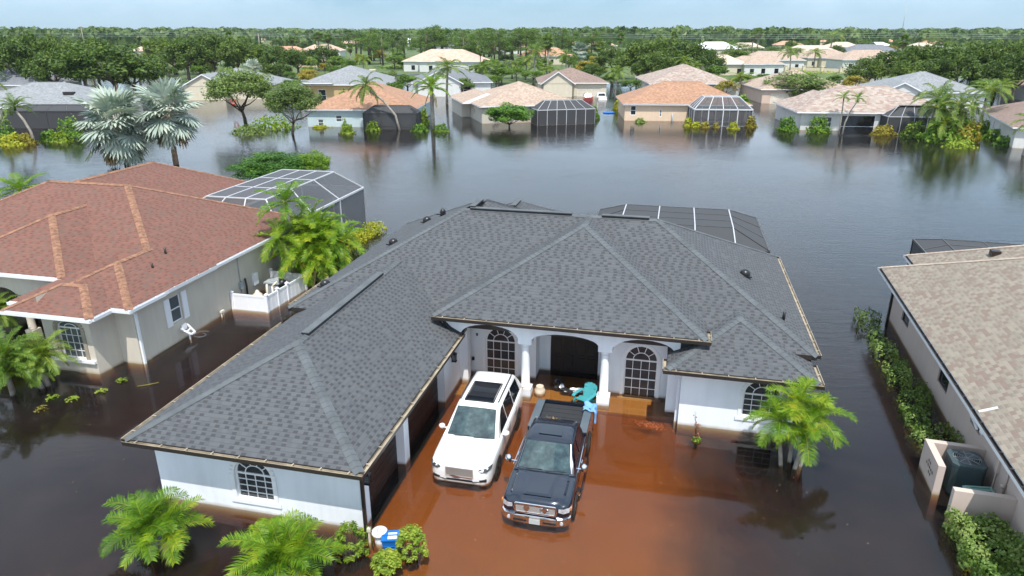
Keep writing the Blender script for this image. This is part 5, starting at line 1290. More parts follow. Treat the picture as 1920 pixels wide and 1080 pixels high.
put(o, P.x, P.y+.15, 0, 'low bushy palm in the water at the lower left, before the garage wall', 'palm')
P = at(530, 1098); o = clump_palm('areca_palm', 2, [(0,0,0,.1,.48,1), (.2,.0,.35,.1,.45,.85), (-.1,.1,-.3,.2,.55,.8)], 1.3, .45, 14, el1=-.05, droop=1.0)
put(o, P.x, P.y+.1, 0, 'bright palm cut by the bottom edge, below the garage arched window', 'palm')
P = at(1484, 872); o = clump_palm('areca_palm', 3, [(-.25,0,-.55,.1,1.30,1), (0,.15,.05,.4,1.75,1), (.18,-.05,.55,.1,1.45,1), (.0,-.1,.1,-.35,1.1,.7)], 1.25, .45, 15, n=26, el1=-.35, droop=1.25)
put(o, P.x, P.y, 0, 'multi-stemmed palm with arching fronds in front of the right wing window', 'palm')
# pygmy date palms by the left porch
for px, py, sd, h, L_, lab in ((92,722,4,1.35,1.35,'feathery small palm beside the beige bay window'), (25,735,5,1.5,1.7,'larger feathery palm at the left edge beside the beige porch'), (10,640,15,1.6,1.4,'feathery palm behind, at the left edge before the beige porch')):
    P = at(px, py); r = random.Random(sd); o = new_empty('date_palm')
    mb = MB(); mb.tube([(0,0,-.9),(.08,0,h*.4),(.0,0,h)], [.12,.10,.12], 8); mb.tube([(.1,0,-.9),(.35,.1,h*.3),(.5,.1,h*.7)], [.1,.09,.1], 8); mb.build('trunk', M['palm_bark'], o)
    mb = MB(); feather_crown(mb, r, (0,0,h), 26, L_, .36, n=26, wid=.03, el1=-.35, droop=1.3, lfd=.5); feather_crown(mb, r, (.5,.1,h*.7), 16, L_*.8, .3, n=22, wid=.03, el1=-.3, droop=1.3); mb.build('fronds', [LM['date'], LM['yellow'], LM['dead']], o)
    put(o, P.x, P.y, 0, lab, 'palm', None, sd)
# tall areca thicket between the two houses
P = at(575, 545); r = random.Random(9); st = []
for k in range(15):
    a = k*2.4; rr = .25+.12*k; st.append((math.cos(a)*rr*.6, math.sin(a)*rr*.5, math.cos(a)*rr*1.05-.3, math.sin(a)*rr, r.uniform(1.3, 3.0)+(.6 if k < 3 else 0), 1))
o = clump_palm('areca_thicket', 6, st, 1.9, .55, 11, n=17, wid=.085, el1=-.6, droop=1.25, deadn=1); put(o, P.x+.4, P.y+1.6, 0, 'tall yellow-green palm thicket between the red roof and the pool cage', 'palm')
mb = MB(); bush(mb, r, (.3, .5, .2), 1.7, 1.4, 2.5, 2200, .22); mb.build('undergrowth', LM['oak'], o)
# a taller single palm rising in front of the thicket
o = palm_proto('coconut_palm', 12, 4.1, 1.9, .5, 13, 'areca', .09, lean=-.35, n=16, wid=.08, el1=-.2, lfd=.6); P = at(545, 560); put(o, P.x-.2, P.y+2.6, 0, 'taller palm leaning over the corner of the red roof', 'palm')
# silver palms on the far side
o = fan_palm('silver_palm', 21, 4.2, 2.3, 2.2, 40, 'silver', .28, 18, lean=-.3); P = at(240, 312); put(o, P.x, P.y, 0, 'left and larger of the two silver fan palms', 'palm', None, .4)
o = fan_palm('silver_palm', 22, 5.4, 2.1, 1.9, 32, 'silver', .26, 10, lean=-.6); P = at(322, 312); put(o, P.x, P.y+1, 0, 'right and taller silver fan palm with a dark trunk', 'palm', None, 2.2)
o = fan_palm('silver_palm', 23, 6.5, 2.2, 1.9, 30, 'silver', .3, 3); P = at(1086, 132); put(o, P.x, P.y, 0, 'distant silver fan palm above the brown-roofed garage house', 'palm')
o = fan_palm('silver_palm', 24, 4.6, 1.6, 1.4, 22, 'silver', .25, 3); P = at(480, 168); put(o, P.x, P.y, 0, 'pale silver palm behind the grey-green tree on the left', 'palm')
# trees standing in the lake margin
def solo(proto, px, py, ytop, wpx, label, cat='tree', mat=None):
    P = at(px, py); h = topz(px, ytop, P.y); depth = P.y*math.cos(CAM_P)+CAM_H*math.sin(CAM_P)
    proto.location = (P.x, P.y, 0); proto.scale = (wpx*depth/FPX/10, wpx*depth/FPX/10, h/10); return tag(proto, label, cat)
o = tree_proto('lake_tree', 201, 10, 5, 4.0, 'grey', 85, 150, .28, 'bark_dark', 3.0, -.45, .26, 7, .22, lean=-.4); solo(o, 462, 236, 120, 140, 'wide grey-green tree with a dark bare trunk standing in the lake')
o = tree_proto('lake_tree', 202, 10, 5, 4.0, 'grey', 80, 150, .28, 'bark', 2.6, -.5, .26, 7, .2, lean=.5); solo(o, 548, 252, 150, 122, 'grey-green tree with a forked pale trunk, before the pale blue house')
o = tree_proto('lake_tree', 203, 10, 5.2, 4.2, 'grey', 95, 150, .30, 'bark', .6, -1.0, .27, 7, .25); solo(o, 1493, 192, 132, 128, 'round grey-green tree left of the mottled taupe roof')
o = tree_proto('round_tree', 204, 10, 5, 4.8, 'seagrape', 80, 120, .45, 'bark', 1.2, -.6, .28, 8, .2); solo(o, 955, 238, 190, 90, 'round bright green bushy tree before the sand-roofed house')
o = tree_proto('sea_grape', 205, 10, 5, 5.0, 'seagrape', 110, 170, .26, 'bark', .5, -.6, .26, 8, .2); solo(o, 512, 342, 283, 165, 'big rounded dense green bush behind the white pool cage', 'bush')
o = tree_proto('sea_grape', 206, 10, 4.5, 4.6, 'bright', 60, 140, .34, 'bark', 1, -.5, .28, 8, .2); solo(o, 592, 338, 281, 78, 'lighter green bush right of the big rounded one', 'bush')
# queen palms in front of the lake houses
def bigpalm(name, seed, px, py, h, L_, ll, lab, nf=18, mat='queen', lean=0, **kw):
    o = palm_proto(name, seed, h, L_, ll, nf, mat, kw.pop('tr', .16), lean, n=18, wid=.12, **kw); P = at(px, py); put(o, P.x, P.y, 0, lab, 'palm'); return o
bigpalm('queen_palm', 301, 752, 243, 5.7, 3.1, .75, 'leaning queen palm in front of the pale blue house', lean=-4.6, lfd=1.0, el1=-.8, droop=1.3, deadn=4)
bigpalm('queen_palm', 302, 812, 243, 5.3, 3.6, .8, 'yellow-green palm standing right of the dark screen room', 18, 'areca', lfd=.7, el1=-.1, droop=1.0, deadn=2, tr=.28)
bigpalm('queen_palm', 303, 66, 268, 4.0, 2.7, .6, 'shorter palm before the dark screen room at far left', lean=-1.5, lfd=.6, el1=-.3)
bigpalm('queen_palm', 304, 18, 262, 7.4, 3.4, .7, 'tall palm at the left edge with a curved grey trunk', lean=-1.9, lfd=.6, el1=-.4)
bigpalm('foxtail_palm', 305, 1573, 250, 4.4, 1.5, .4, 'left of two slim white-trunked palms before the taupe-roofed house', 11, 'bright', lean=-.1, tr=.1)
bigpalm('foxtail_palm', 306, 1578, 251, 4.3, 1.6, .4, 'right of two slim palms, trunk leaning right, before the taupe-roofed house', 12, 'bright', lean=1.4, tr=.1)
bigpalm('queen_palm', 307, 1738, 258, 4.6, 3.8, 1.0, 'drooping palm hanging over the slanted screen room', 17, 'queen', lean=.4, lfd=1.1, el1=-.7, droop=1.3)
bigpalm('queen_palm', 309, 48, 402, 1.5, 2.2, .6, 'low palm top showing above the left end of the red roof', 14, 'areca', lfd=.7)
bigpalm('queen_palm', 308, 1918, 290, 3.1, 3.2, .8, 'leaning palm cut by the right edge', 15, 'queen', lean=.8, lfd=.8)
P = at(1782, 268); r = random.Random(33); st = [(math.cos(k*2.4)*.5, math.sin(k*2.4)*.4, math.cos(k*2.4)*(1.0+.25*k), math.sin(k*2.4)*(.6+.1*k), r.uniform(1.6, 5.2), 1) for k in range(9)]
o = clump_palm('palm_thicket', 34, st, 2.6, .7, 9, mat='queen', n=13, wid=.16, el1=-.6, droop=1.2); put(o, P.x, P.y+1, 0, 'dense palm thicket rising from the water right of the slanted screen room', 'palm')
mb = MB(); bush(mb, r, (0,0,0), 3.2, 2.2, 3.2, 1100, .45); mb.build('undergrowth', LM['bright'], o)
mb = MB(); bush(mb, r, (1.8,-.5,.4), 2.3, 1.5, 2.2, 500, .4); mb.build('undergrowth', LM['orange'], o)
# low shrubs standing out of the water: pixel, radius m, height m, leaf kind, label
SH = [(650,238,1.0,1.3,'shrub','light green shrub left of the pale blue house corner'),(625,236,3.0,.35,'yellow','low yellow edging along the pale blue wall'),(600,240,1.2,.35,'yellow','yellow edging left of the forked tree'),
 (652,250,1.0,1.0,'shrub','yellow-green shrub before the pale blue house'),(700,245,1.0,1.2,'shrub','yellow-leaved shrub by the leaning palm'),(645,215,.9,3.6,'bright','tall leafy shrub against the pale blue wall'),
 (788,246,1.2,.9,'bright','grassy tuft left of the palm trunk by the screen room'),(826,246,1.2,.9,'bright','grassy tuft right of the palm trunk by the screen room'),(795,235,.8,2.2,'shrub','tall yellow-green shrub beside the dark screen room'),
 (1112,222,1.0,1.7,'bright','green shrub at the right corner of the wide screen room'),(1160,205,.9,1.6,'yellow','yellow bush at the left corner of the peach house'),(1163,192,.9,1.4,'oak','dark clipped ball by the left corner of the peach house'),
 (1290,236,.7,1.1,'yellow','first yellow ball shrub, left of the white screen room'),(1306,238,.7,.7,'yellow','yellow ball shrub before the white screen room, second'),(1322,239,.7,.7,'orange','yellow ball shrub before the white screen room, third'),
 (1342,239,.5,.6,'orange','smallest yellow ball shrub before the white screen room'),(1375,241,.8,.8,'yellow','yellow ball shrub by the right post of the white screen room'),(1408,238,.8,1.4,'orange','yellow-green shrub right of the white screen room'),
 (1200,229,.9,.5,'hedge','low green plant at the foot of the peach wall'),(1476,245,1.4,1.7,'bright','dense bright green shrub at the corner of the taupe-roofed house'),(1480,228,1.2,2.0,'bright','darker shrub behind, at the side of the taupe-roofed house'),
 (1534,248,1.6,2.0,'bright','yellow-green palm-like shrub below the shaded window'),(1656,252,1.6,1.1,'orange','reddish-yellow shrub before the slanted screen room'),(1700,252,.9,.7,'shrub','small shrub right of the reddish-yellow one'),
 (1715,258,1.6,1.9,'queen','spiky shrub left of the palm thicket'),(1800,276,2.0,.7,'shrub','low pale weeds at the foot of the palm thicket'),(1858,246,2.0,1.4,'bright','upper bright shrub along the white side wall'),(1872,260,2.0,1.2,'bright','middle bright shrub along the white side wall'),
 (1886,272,1.6,1.0,'bright','lower bright shrub along the white side wall'),(468,250,2.6,1.0,'grey','mound of pale weeds at the foot of the dark-trunked tree'),(512,240,3.4,1.6,'areca','yellowish-green clump between the two grey-green trees'),
 (430,183,3,2.2,'queen','palm-like clump before the cream gabled house'),(24,272,1.6,1.2,'yellow','round yellow shrub at far left'),(46,270,1.4,1.1,'orange','orange-brown shrub at far left'),(95,264,1.3,1.2,'bright','first green ball shrub at far left'),
 (115,266,1.2,1.1,'shrub','second, paler ball shrub at far left'),(2,262,2.2,2.6,'bright','green bush cut by the left edge before the screen room'),(135,262,1.8,2.6,'bright','leafy plant right of the far-left screen room'),(1810,255,1.5,2.0,'bright','rounded shrub in the palm thicket foot'),
 (730,178,3.5,2.4,'bright','green clump between the ochre house and the white house'),(1388,196,2.0,1.6,'bright','green shrub between the peach and pinkish houses'),(1402,120,14,1.2,'orange','yellow hedge at the foot of the beige wall'),
 (1540,138,16,1.0,'shrub','long yellow-green hedge before the beige wall'),(765,118,7,1.5,'shrub','clipped yellow hedge by the entrance road'),(740,130,7,1.4,'hedge','dark clipped hedge by the entrance road')]
for k, (px, py, rad, h, mt, lab) in enumerate(SH):
    P = at(px, py); r = random.Random(400+k); mb = MB(); lf = max(.10, .0022*P.length)
    bush(mb, r, (0,0,-.25), rad, rad*.7, h+.25, int(min(1100, 120+480*rad*h)), lf*1.3); o = mb.build('shrub', LM[mt]); o.location = (P.x, P.y, 0); tag(o, lab, 'shrub')
# hedges of the right-hand house (its own axes: 16 degrees)
def TP(u, v): a = R(16); return (18.53+u*math.cos(a)+v*math.sin(a), 31.71-u*math.sin(a)+v*math.cos(a))
r = random.Random(77)
for k, (u, v, ru, rv, h, mt, lab) in enumerate(((-1.15,-1.6,.55,.8,.75,'oak','dark clipped shrub at the far corner of the pink house wall'),(-1.1,-3.3,.5,1.0,.62,'hedge','clipped hedge piece, second from the far corner'),(-1.05,-5.0,.5,.9,.55,'hedge','clipped hedge piece with bare twigs, third from the far corner'),
      (-.65,-6.4,.5,.8,.55,'oak','darker hedge piece beneath the small window'),(-1.0,-7.3,.5,.8,.5,'hedge','hedge piece, middle of the row along the pink wall'),(-.9,-9.2,.65,1.1,.55,'hedge','bright hedge piece beneath the third window'),(-1.1,-10.6,.45,.7,.4,'hedge','low hedge piece before the vented wall'),
      (-.35,-8.6,.35,1.6,.45,'oak','shaded hedge close against the pink wall'),(-.5,-12.0,.5,.9,.5,'oak','hedge piece touching the vented wall'),(-1.15,-11.9,.5,.8,.5,'hedge','outer hedge piece beside the vented wall'))):
    mb = MB(); bush(mb, r, (0,0,-.3), ru*.85, rv*.86, h*.8+.3, 800, .095, k % 2 == 0); o = mb.build('hedge', LM[mt]); x, y = TP(u, v); o.location = (x, y, 0); o.rotation_euler = (0,0,R(-16)); tag(o, lab, 'hedge')
for u, v, ru, rv, h, lab in ((-.95,-17.6,.75,.85,.62,'boxy clipped bush just beyond the cracked wall stub'),(-.75,-19.6,.85,.8,.62,'boxy clipped bush in the bottom right corner')):
    mb = MB(); bush(mb, r, (0,0,-.3), ru, rv, h+.3, 3600, .085, True); bush(mb, r, (0,0,-.3), ru*.85, rv*.85, h+.2, 900, .15, True); o = mb.build('clipped_bush', LM['hedge']); x, y = TP(u, v); o.location = (x, y, 0); o.rotation_euler = (0,0,R(-16)); tag(o, lab, 'bush')
# lime hedge along the white pool cage
a, b_ = at(706, 432), at(618, 482); mb = MB()
for k in range(9):
    p = a.lerp(b_, k/8); bush(mb, r, (p.x, p.y, .05), .75, .6, .62+.12*math.sin(k*2), 330, .13)
o = mb.build('lime_hedge', LM['yellow']); tag(o, 'lime yellow hedge running from the pool cage toward the thicket', 'hedge')
# shrubs by the garage corner
for k, (px, py, rd, h, lab) in enumerate(((655,1055,.40,.95,'leafy yellow-green shrub left of the blue bin, by the white corner'),(722,1078,.34,.38,'yellow-green shrub in front of the blue bin'),(770,1055,.38,.85,'yellow-green shrub right of the blue bin'))):
    P = at(px, py); r = random.Random(90+k); o = new_empty('leafy_shrub'); mb = MB(); mt = MB()
    for j in range(46):
        e = rdir(r, -.1); q = Vector((e.x*rd, e.y*rd, .1+max(0, e.z*.9+.1)*h))*1.0; mt.tube([(e.x*.08,e.y*.08,-.7),(q.x*.6,q.y*.6,q.z*.5),q], [.012,.008,.004], 4, cap=False)
        for i in range(15):
            t = i*2.4; dd = Vector((math.cos(t)*.8, math.sin(t)*.8, .5+.5*r.random())).normalized(); leafquad(mb, q+dd*.07+Vector((0,0,-.02*i*.5)), (dd+Vector((0,0,.8))).normalized(), .12*r.uniform(.7,1.2), r, .5)
    mt.build('stem', M['bark'], o); mb.build('leaves', LM['shrub'], o); put(o, P.x, P.y+.25, 0, lab, 'shrub')
# drowned plants and floating debris
P = at(1306, 826); r = random.Random(55); o = new_empty('drowned_plant'); mb = MB(); mt = MB()
for j in range(7):
    top = Vector((r.uniform(-.14,.14), r.uniform(-.1,.1), r.uniform(.5,1.15))); mt.tube([(0,0,-.6), top*.5+Vector((0,0,.05)), top], [.012,.009,.004], 4)
    for i in range(16): leafquad(mb, top*(i/16)+rdir(r)*.05, rdir(r), .075, r, .6)
mt.build('stem', M['bark'], o); mb.build('leaves', LM['red'], o); mb = MB(); bush(mb, r, (0,0,0), .16, .12, .18, 90, .07); mb.build('leaves', LM['bright'], o)
put(o, P.x, P.y, 0, 'upright reddish dying plant against the right wing wall', 'plant')
P = at(1218, 798); mb = MB()
for _ in range(240):
    e = (r.gauss(0,.30), r.gauss(0,.10)); leafquad(mb, Vector((e[0], e[1]-.15*e[0], .008+.025*r.random())), (Vector((0,0,1))+rdir(r)*.7).normalized(), .07, r, .4)
o = mb.build('floating_leaves', LM['red']); put(o, P.x, P.y, 0, 'raft of reddish dead leaves floating before the right entry window', 'debris', None, -.25)
for px, py, w_, mt, lab in ((95,747,.35,'shrub','half-drowned yellow plant beside the feathery palms'),(135,750,.28,'shrub','half-drowned yellow plant right of the feathery palms'),(190,735,.26,'shrub','half-drowned yellow plant below the bay corner'),(230,714,.28,'shrub','half-drowned yellow plant nearest the downspout'),(78,768,.3,'orange','submerged yellow-brown plant farthest from the bay')):
    P = at(px, py); mb = MB()
    for j in range(16):
        t = r.uniform(0,6.28)
        for i in range(5): leafquad(mb, Vector((math.cos(t)*w_*i/5, math.sin(t)*w_*i/5, .02+.06*math.sin(i*.7))), (Vector((0,0,1))+rdir(r)*.6).normalized(), .10, r, .5)
    o = mb.build('water_plant', LM[mt]); put(o, P.x, P.y, 0, lab, 'plant')
mb = MB()
for _ in range(420):
    x = r.uniform(-16, 14); y = r.uniform(11, 34); k = r.choice((.015,.02,.03)); leafquad(mb, Vector((x, y, .006)), (Vector((0,0,1))+rdir(r)*.2).normalized(), k*1.8, r, .6)
o = mb.build('floating_specks', LM['dead']); tag(o, 'scattered tiny leaves and specks floating on the brown water', 'debris', kind='stuff')
P = at(258, 725); mb = MB(); mb.tube([(0,0,.02),(.35,.1,.03),(.7,.3,.03)], .015, 5); o = mb.build('floating_twig', LM['orange']); put(o, P.x, P.y, 0, 'pale twig floating between the left house and the garage roof', 'debris')
# ------------------------------------------------------------------ vehicles
def paint(name, col, metal=0.0, rough=.25, coat=1.0):
    m, nt, b = newmat(name); b.inputs['Base Color'].default_value = (*col, 1); b.inputs['Metallic'].default_value = metal
    b.inputs['Roughness'].default_value = rough; b.inputs['Coat Weight'].default_value = coat; b.inputs['Coat Roughness'].default_value = .02
    f = noise(nt, 9, 5); L(nt, mth(nt, 'ADD', mth(nt, 'MULTIPLY', f, .12), rough-.06), b.inputs['Roughness']); return m
M['car_white'] = paint('car_white', (.80,.80,.79)); M['car_navy'] = paint('car_navy', (.008,.014,.028), .35, .22)
M['chrome'] = plain('chrome', (.75,.76,.78), .12, 1.0, .05); M['rubber'] = plain('rubber', (.018,.018,.018), .8)
M['trim_black'] = plain('trim_black', (.014,.014,.015), .45); M['lamp_clear'] = plain('lamp_clear', (.55,.57,.6), .08, .3, .3, 12, coat=1)
M['lamp_dark'] = plain('lamp_dark', (.10,.11,.12), .1, .3, .5, 20, coat=1); M['amber'] = plain('amber', (.5,.2,.06), .2)
M['grille_metal'] = plain('grille_metal', (.62,.60,.58), .35, .5, .1); M['plate_grey'] = plain('plate_grey', (.38,.40,.40), .5, var=.1, scale=30)
M['bedliner'] = plain('bedliner', (.022,.024,.027), .75); M['lid_grey'] = plain('lid_grey', (.09,.115,.135), .35, coat=.5)
def windscreen():
    m, nt, b = newmat('windscreen'); f = noise(nt, 3.2, 3, rough=.6)
    L(nt, ramp(nt, f, [(.35, (.010,.020,.022)), (.6, (.035,.065,.065)), (.8, (.10,.14,.14))]), b.inputs['Base Color'])
    b.inputs['Roughness'].default_value = .03; b.inputs['Specular IOR Level'].default_value = .9; b.inputs['Coat Weight'].default_value = .6; return m
M['windscreen'] = windscreen()
def car_glass():
    m, nt, b = newmat('car_glass'); b.inputs['Base Color'].default_value = (.008,.011,.016,1); b.inputs['Roughness'].default_value = .03; b.inputs['Coat Weight'].default_value = .7; return m
M['car_glass'] = car_glass()
def catm(P, t):
    n = len(P)-1; i = min(int(t*n), n-1); f = t*n-i; g = lambda k: P[max(0, min(n, k))]
    a, b_, c, d = g(i-1), g(i), g(i+1), g(i+2)
    return [.5*((2*b_[k])+(-a[k]+c[k])*f+(2*a[k]-5*b_[k]+4*c[k]-d[k])*f*f+(-a[k]+3*b_[k]-3*c[k]+d[k])*f**3) for k in range(len(b_))]
def lin(st, y):
    for a, b_ in zip(st, st[1:]):
        if y <= b_[0]:
            f = (y-a[0])/(b_[0]-a[0]); f2 = f; return [a[k]+(b_[k]-a[k])*f2 for k in range(len(a))]
    return list(st[-1])
def loft(mb, st, ys, prof, m=0):
    """st rows (y, ...) -> prof(row) gives the half section from bottom centre to top centre"""
    rings = []
    for y in ys:
        row = lin(st, y); h = prof(row); ring = [(x, y, z) for x, z in h]+[(-x, y, z) for x, z in reversed(h[1:-1])]; rings.append(ring)
    n = len(rings[0]); i0 = len(mb.v)
    for rg in rings: mb.v.extend(rg)
    for k in range(len(rings)-1):
        for j in range(n):
            a = i0+k*n+j; b_ = i0+k*n+(j+1) % n; mb.f.append((a, a+n, b_+n, b_)); mb.m.append(m); mb.sm.append(True)
    mb.f.append(tuple(i0+j for j in range(n))); mb.m.append(m); mb.sm.append(False)
    e = i0+(len(rings)-1)*n; mb.f.append(tuple(e+j for j in reversed(range(n)))); mb.m.append(m); mb.sm.append(False)
def sharp(o, deg=38): o.data.set_sharp_from_angle(angle=R(deg)); return o
def wheel(parent, x, y, r_=.40, w=.26, rim='chrome'):
    s = 1 if x > 0 else -1; mb = MB(); n = 28
    prof = [(r_-.02, -w/2), (r_, -w/2+.03), (r_, w/2-.03), (r_-.02, w/2), (r_*.66, w/2), (r_*.66, -w/2)]
    for k in range(len(prof)):
        (r0, a0), (r1, a1) = prof[k], prof[(k+1) % len(prof)]
        for j in range(n):
            t0, t1 = 2*math.pi*j/n, 2*math.pi*(j+1)/n
            mb.face([(x+a0, y+r0*math.cos(t0), r_+r0*math.sin(t0)), (x+a1, y+r1*math.cos(t0), r_+r1*math.sin(t0)), (x+a1, y+r1*math.cos(t1), r_+r1*math.sin(t1)), (x+a0, y+r0*math.cos(t1), r_+r0*math.sin(t1))])
    W_ = mb.build('wheel', M['rubber'], parent); mb = MB(); xo = x+s*(w/2-.03)
    for j in range(6):
        t = j*math.pi/3; mb.bar((xo, y+.05*math.cos(t), r_+.05*math.sin(t)), (xo, y+r_*.64*math.cos(t), r_+r_*.64*math.sin(t)), .07, .03)
    mb.tube([(xo-.03,y,r_),(xo+.02*s,y,r_)], .07, 12); mb.tube([(xo-s*.04, y+r_*.64*math.cos(k*.3927), r_+r_*.64*math.sin(k*.3927)) for k in range(17)], .02, 5, cap=False); mb.build('rim', M[rim], W_)
def panel(parent, name, mat, quads, off=0.0):
    mb = MB()
    for q in quads: mb.face(q)
    return mb.build(name, M[mat], parent)
def sideglass(parent, x_at, pts, s, name='side_window', mat='car_glass'):
    mb = MB(); q = [Vector((s*(x_at(z)+.008), y, z)) for y, z in pts]; mb.face(q if s < 0 else q[::-1]); return mb.build(name, M[mat], parent)

# --- white SUV
SUV = thing('suv', 'white SUV with glass sunroof parked in floodwater beside the garage doors', 'car', tuple(MHP(1.97, 2.72, -.44)), R(-12.4)); SUV.scale = (1, .98, 1)
st = [(0,.70,.44,.90,.95),(.03,.80,.36,.97,1.01),(.10,.90,.30,1.02,1.065),(.25,.975,.28,1.05,1.11),(.6,1.0,.28,1.09,1.16),(1.2,1.012,.28,1.13,1.20),(1.6,1.015,.28,1.16,1.215),(4.8,1.015,.28,1.19,1.22),(5.15,.99,.30,1.17,1.21),(5.27,.93,.36,1.10,1.18),(5.33,.82,.45,1.0,1.1)]
def prof1(r_):
    y, w, zb, zs, zt = r_
    return [(0,zb),(w*.80,zb),(w*.93,zb+.04),(w*.985,zb+.18),(w,zb+.42*(zs-zb)),(w*.995,zb+.72*(zs-zb)),(w*.975,zs-.05),(w*.935,zs),(w*.80,zs+(zt-zs)*.55),(w*.5,zt-.008),(w*.25,zt),(0,zt+.002)]
mb = MB(); loft(mb, st, [0,.015,.03,.06,.1,.17,.25,.4,.6,.9,1.2,1.6,2.2,3,3.8,4.5,4.8,5,5.15,5.22,5.27,5.31,5.33], prof1)
gh = [(1.36,.93,1.17,.90),(1.6,.93,1.33,.845),(1.95,.93,1.59,.77),(2.22,.93,1.80,.715),(2.42,.93,1.885,.70),(3.0,.93,1.925,.705),(4.2,.93,1.915,.70),(4.75,.93,1.885,.69),(4.92,.93,1.82,.70),(5.08,.925,1.55,.80),(5.22,.92,1.18,.90)]
def prof2(r_):
    y, wb_, zt, wt_ = r_; k = (zt-1.12)/.8
    return [(0,1.10),(wb_,1.10),(wb_,1.16 if zt > 1.2 else 1.12),(wt_+(wb_-wt_)*.45,1.14+(zt-1.14)*.5),(wt_+.035,1.14+(zt-1.14)*.90),(wt_-.03,zt-.02*k),(wt_-.16,zt),(wt_*.4,zt+.012*k),(0,zt+.015*k)]
loft(mb, gh, [r_[0] for r_ in gh], prof2)
sharp(mb.build('body', M['car_white'], SUV), 42)
def xg(z): return .93-(z-1.16)*(.93-.735)/(1.82-1.16)
panel(SUV, 'windscreen', 'windscreen', [[(-.80,1.41,1.225),(-.27,1.385,1.235),(-.24,2.215,1.862),(-.66,2.235,1.842)], [(-.27,1.385,1.235),(.27,1.385,1.235),(.24,2.215,1.862),(-.24,2.215,1.862)], [(.27,1.385,1.235),(.80,1.41,1.225),(.66,2.235,1.842),(.24,2.215,1.862)]])
for s in (-1, 1):
    sideglass(SUV, xg, [(1.75,1.22),(2.72,1.22),(2.72,1.78),(2.45,1.77),(2.2,1.65)], s); sideglass(SUV, xg, [(2.80,1.22),(3.75,1.22),(3.75,1.79),(2.80,1.79)], s); sideglass(SUV, xg, [(3.85,1.23),(4.85,1.25),(4.72,1.77),(3.85,1.79)], s)
    mb = MB(); mb.tube([(s*.66,2.55,1.955),(s*.665,3.3,1.975),(s*.66,4.6,1.955)], .022, 6); mb.build('roof_rail', M['trim_black'], SUV)
    mb = MB(); mb.lathe([(.02,-.07),(.09,-.05),(.11,0),(.10,.06),(.03,.09)], (s*1.10,1.78,1.26), 10); mb.bar((s*.93,1.80,1.20),(s*1.05,1.78,1.22),.04); mb.build('wing_mirror', M['car_white'], SUV)
    mb = MB(); mb.mesh([(s*.60,.012,.90),(s*.70,.0,.86),(s*.86,.055,.87),(s*.965,.22,.93),(s*.975,.40,1.0),(s*.93,.24,1.03),(s*.80,.07,.995),(s*.62,.018,.965)], [(0,1,2,7),(2,6,7),(2,3,5,6),(3,4,5)]); 
    for v in range(len(mb.v)): x_, y_, z_ = mb.v[v]; mb.v[v] = (x_*1.012, y_-.014, z_)
    if s < 0: mb.f = [tuple(reversed(f)) for f in mb.f]
    mb.build('headlight', M['lamp_dark'], SUV)
    mb = MB(); mb.bar((s*.64,-.012,.56),(s*.86,.045,.60),.05,.06); mb.bar((s*.42,-.03,.50),(s*.86,.04,.54),.02,.02); mb.build('fog_lamp', M['trim_black'], SUV)
    mb = MB()
    for y_ in (2.62, 3.58): mb.bar((s*1.022,y_-.12,1.02),(s*1.022,y_+.12,1.02),.03,.035)
    mb.build('door_handle', M['chrome'], SUV)
    mb = MB()
    for y_ in (1.65, 2.76, 3.80): mb.bar((s*1.018,y_,.35),(s*1.010,y_+.02,1.12),.012,.008)
    mb.bar((s*1.02,1.4,.42),(s*1.02,4.2,.42),.02,.05); mb.build('door_seam', M['trim_black'], SUV)
    for y_ in (1.0, 4.15):
        mb = MB(); k = 18; c_ = [(s*1.021, y_+.46*math.cos(math.pi*i/k), .40+.46*math.sin(math.pi*i/k)) for i in range(k+1)]; mb.face(c_ if s > 0 else c_[::-1]); mb.build('wheel_arch', M['trim_black'], SUV); wheel(SUV, s*.915, y_, .40, .24, 'trim_black')
    mb = MB(); mb.box((s*.86,5.28,.75),(s*.95,5.33,1.1)); mb.build('tail_light', M['amber'], SUV)
mb = MB(); mb.box((-.47,2.55,1.925),(.47,3.85,1.948)); so_ = mb.build('sunroof', M['car_glass'], SUV); mb = MB(); [mb.bar(p_, q_, .03) for p_, q_ in (((-.5,2.53,1.93),(.5,2.53,1.93)),((.5,2.53,1.93),(.5,3.87,1.935)),((.5,3.87,1.935),(-.5,3.87,1.935)),((-.5,3.87,1.935),(-.5,2.53,1.93)))]; mb.build('frame', M['trim_black'], so_)
# grille: chrome frame and a fine diamond mesh, a winged badge under it
mb = MB(); g0, g1, z0, z1 = -.44, .44, .66, .955; yf = -.022
mb.box((g0,yf+.008,z0),(g1,yf+.02,z1)); gr_ = mb.build('grille', M['trim_black'], SUV); mb = MB()
for p, q in (((g0,z0),(g1,z0)),((g1,z0),(g1,z1)),((g1,z1),(g0,z1)),((g0,z1),(g0,z0))): mb.bar((p[0],yf,p[1]),(q[0],yf,q[1]),.022,.022)
for k in range(-8, 24):
    x0 = g0+k*.055
    for sg in (1, -1):
        a = (x0, z0) if sg > 0 else (x0, z1); b_ = (x0+.29*.62, z1) if sg > 0 else (x0+.29*.62, z0)
        xa, xb = max(a[0], g0), min(b_[0], g1)
        if xb <= xa: continue
        f = lambda x: a[1]+(b_[1]-a[1])*(x-a[0])/(b_[0]-a[0]); mb.bar((xa,yf,f(xa)),(xb,yf,f(xb)),.010,.012)
mb.build('grille_mesh', M['grille_metal'], gr_)
mb = MB(); mb.mesh([(-.34,-.03,.67),(-.15,-.05,.60),(-.02,-.055,.60),(.06,-.05,.625),(.40,-.03,.60),(.42,-.03,.645),(.06,-.05,.66),(-.2,-.045,.70)], [(0,1,7),(1,2,3,6,7),(3,4,5,6)]); mb.build('badge', M['chrome'], gr_)
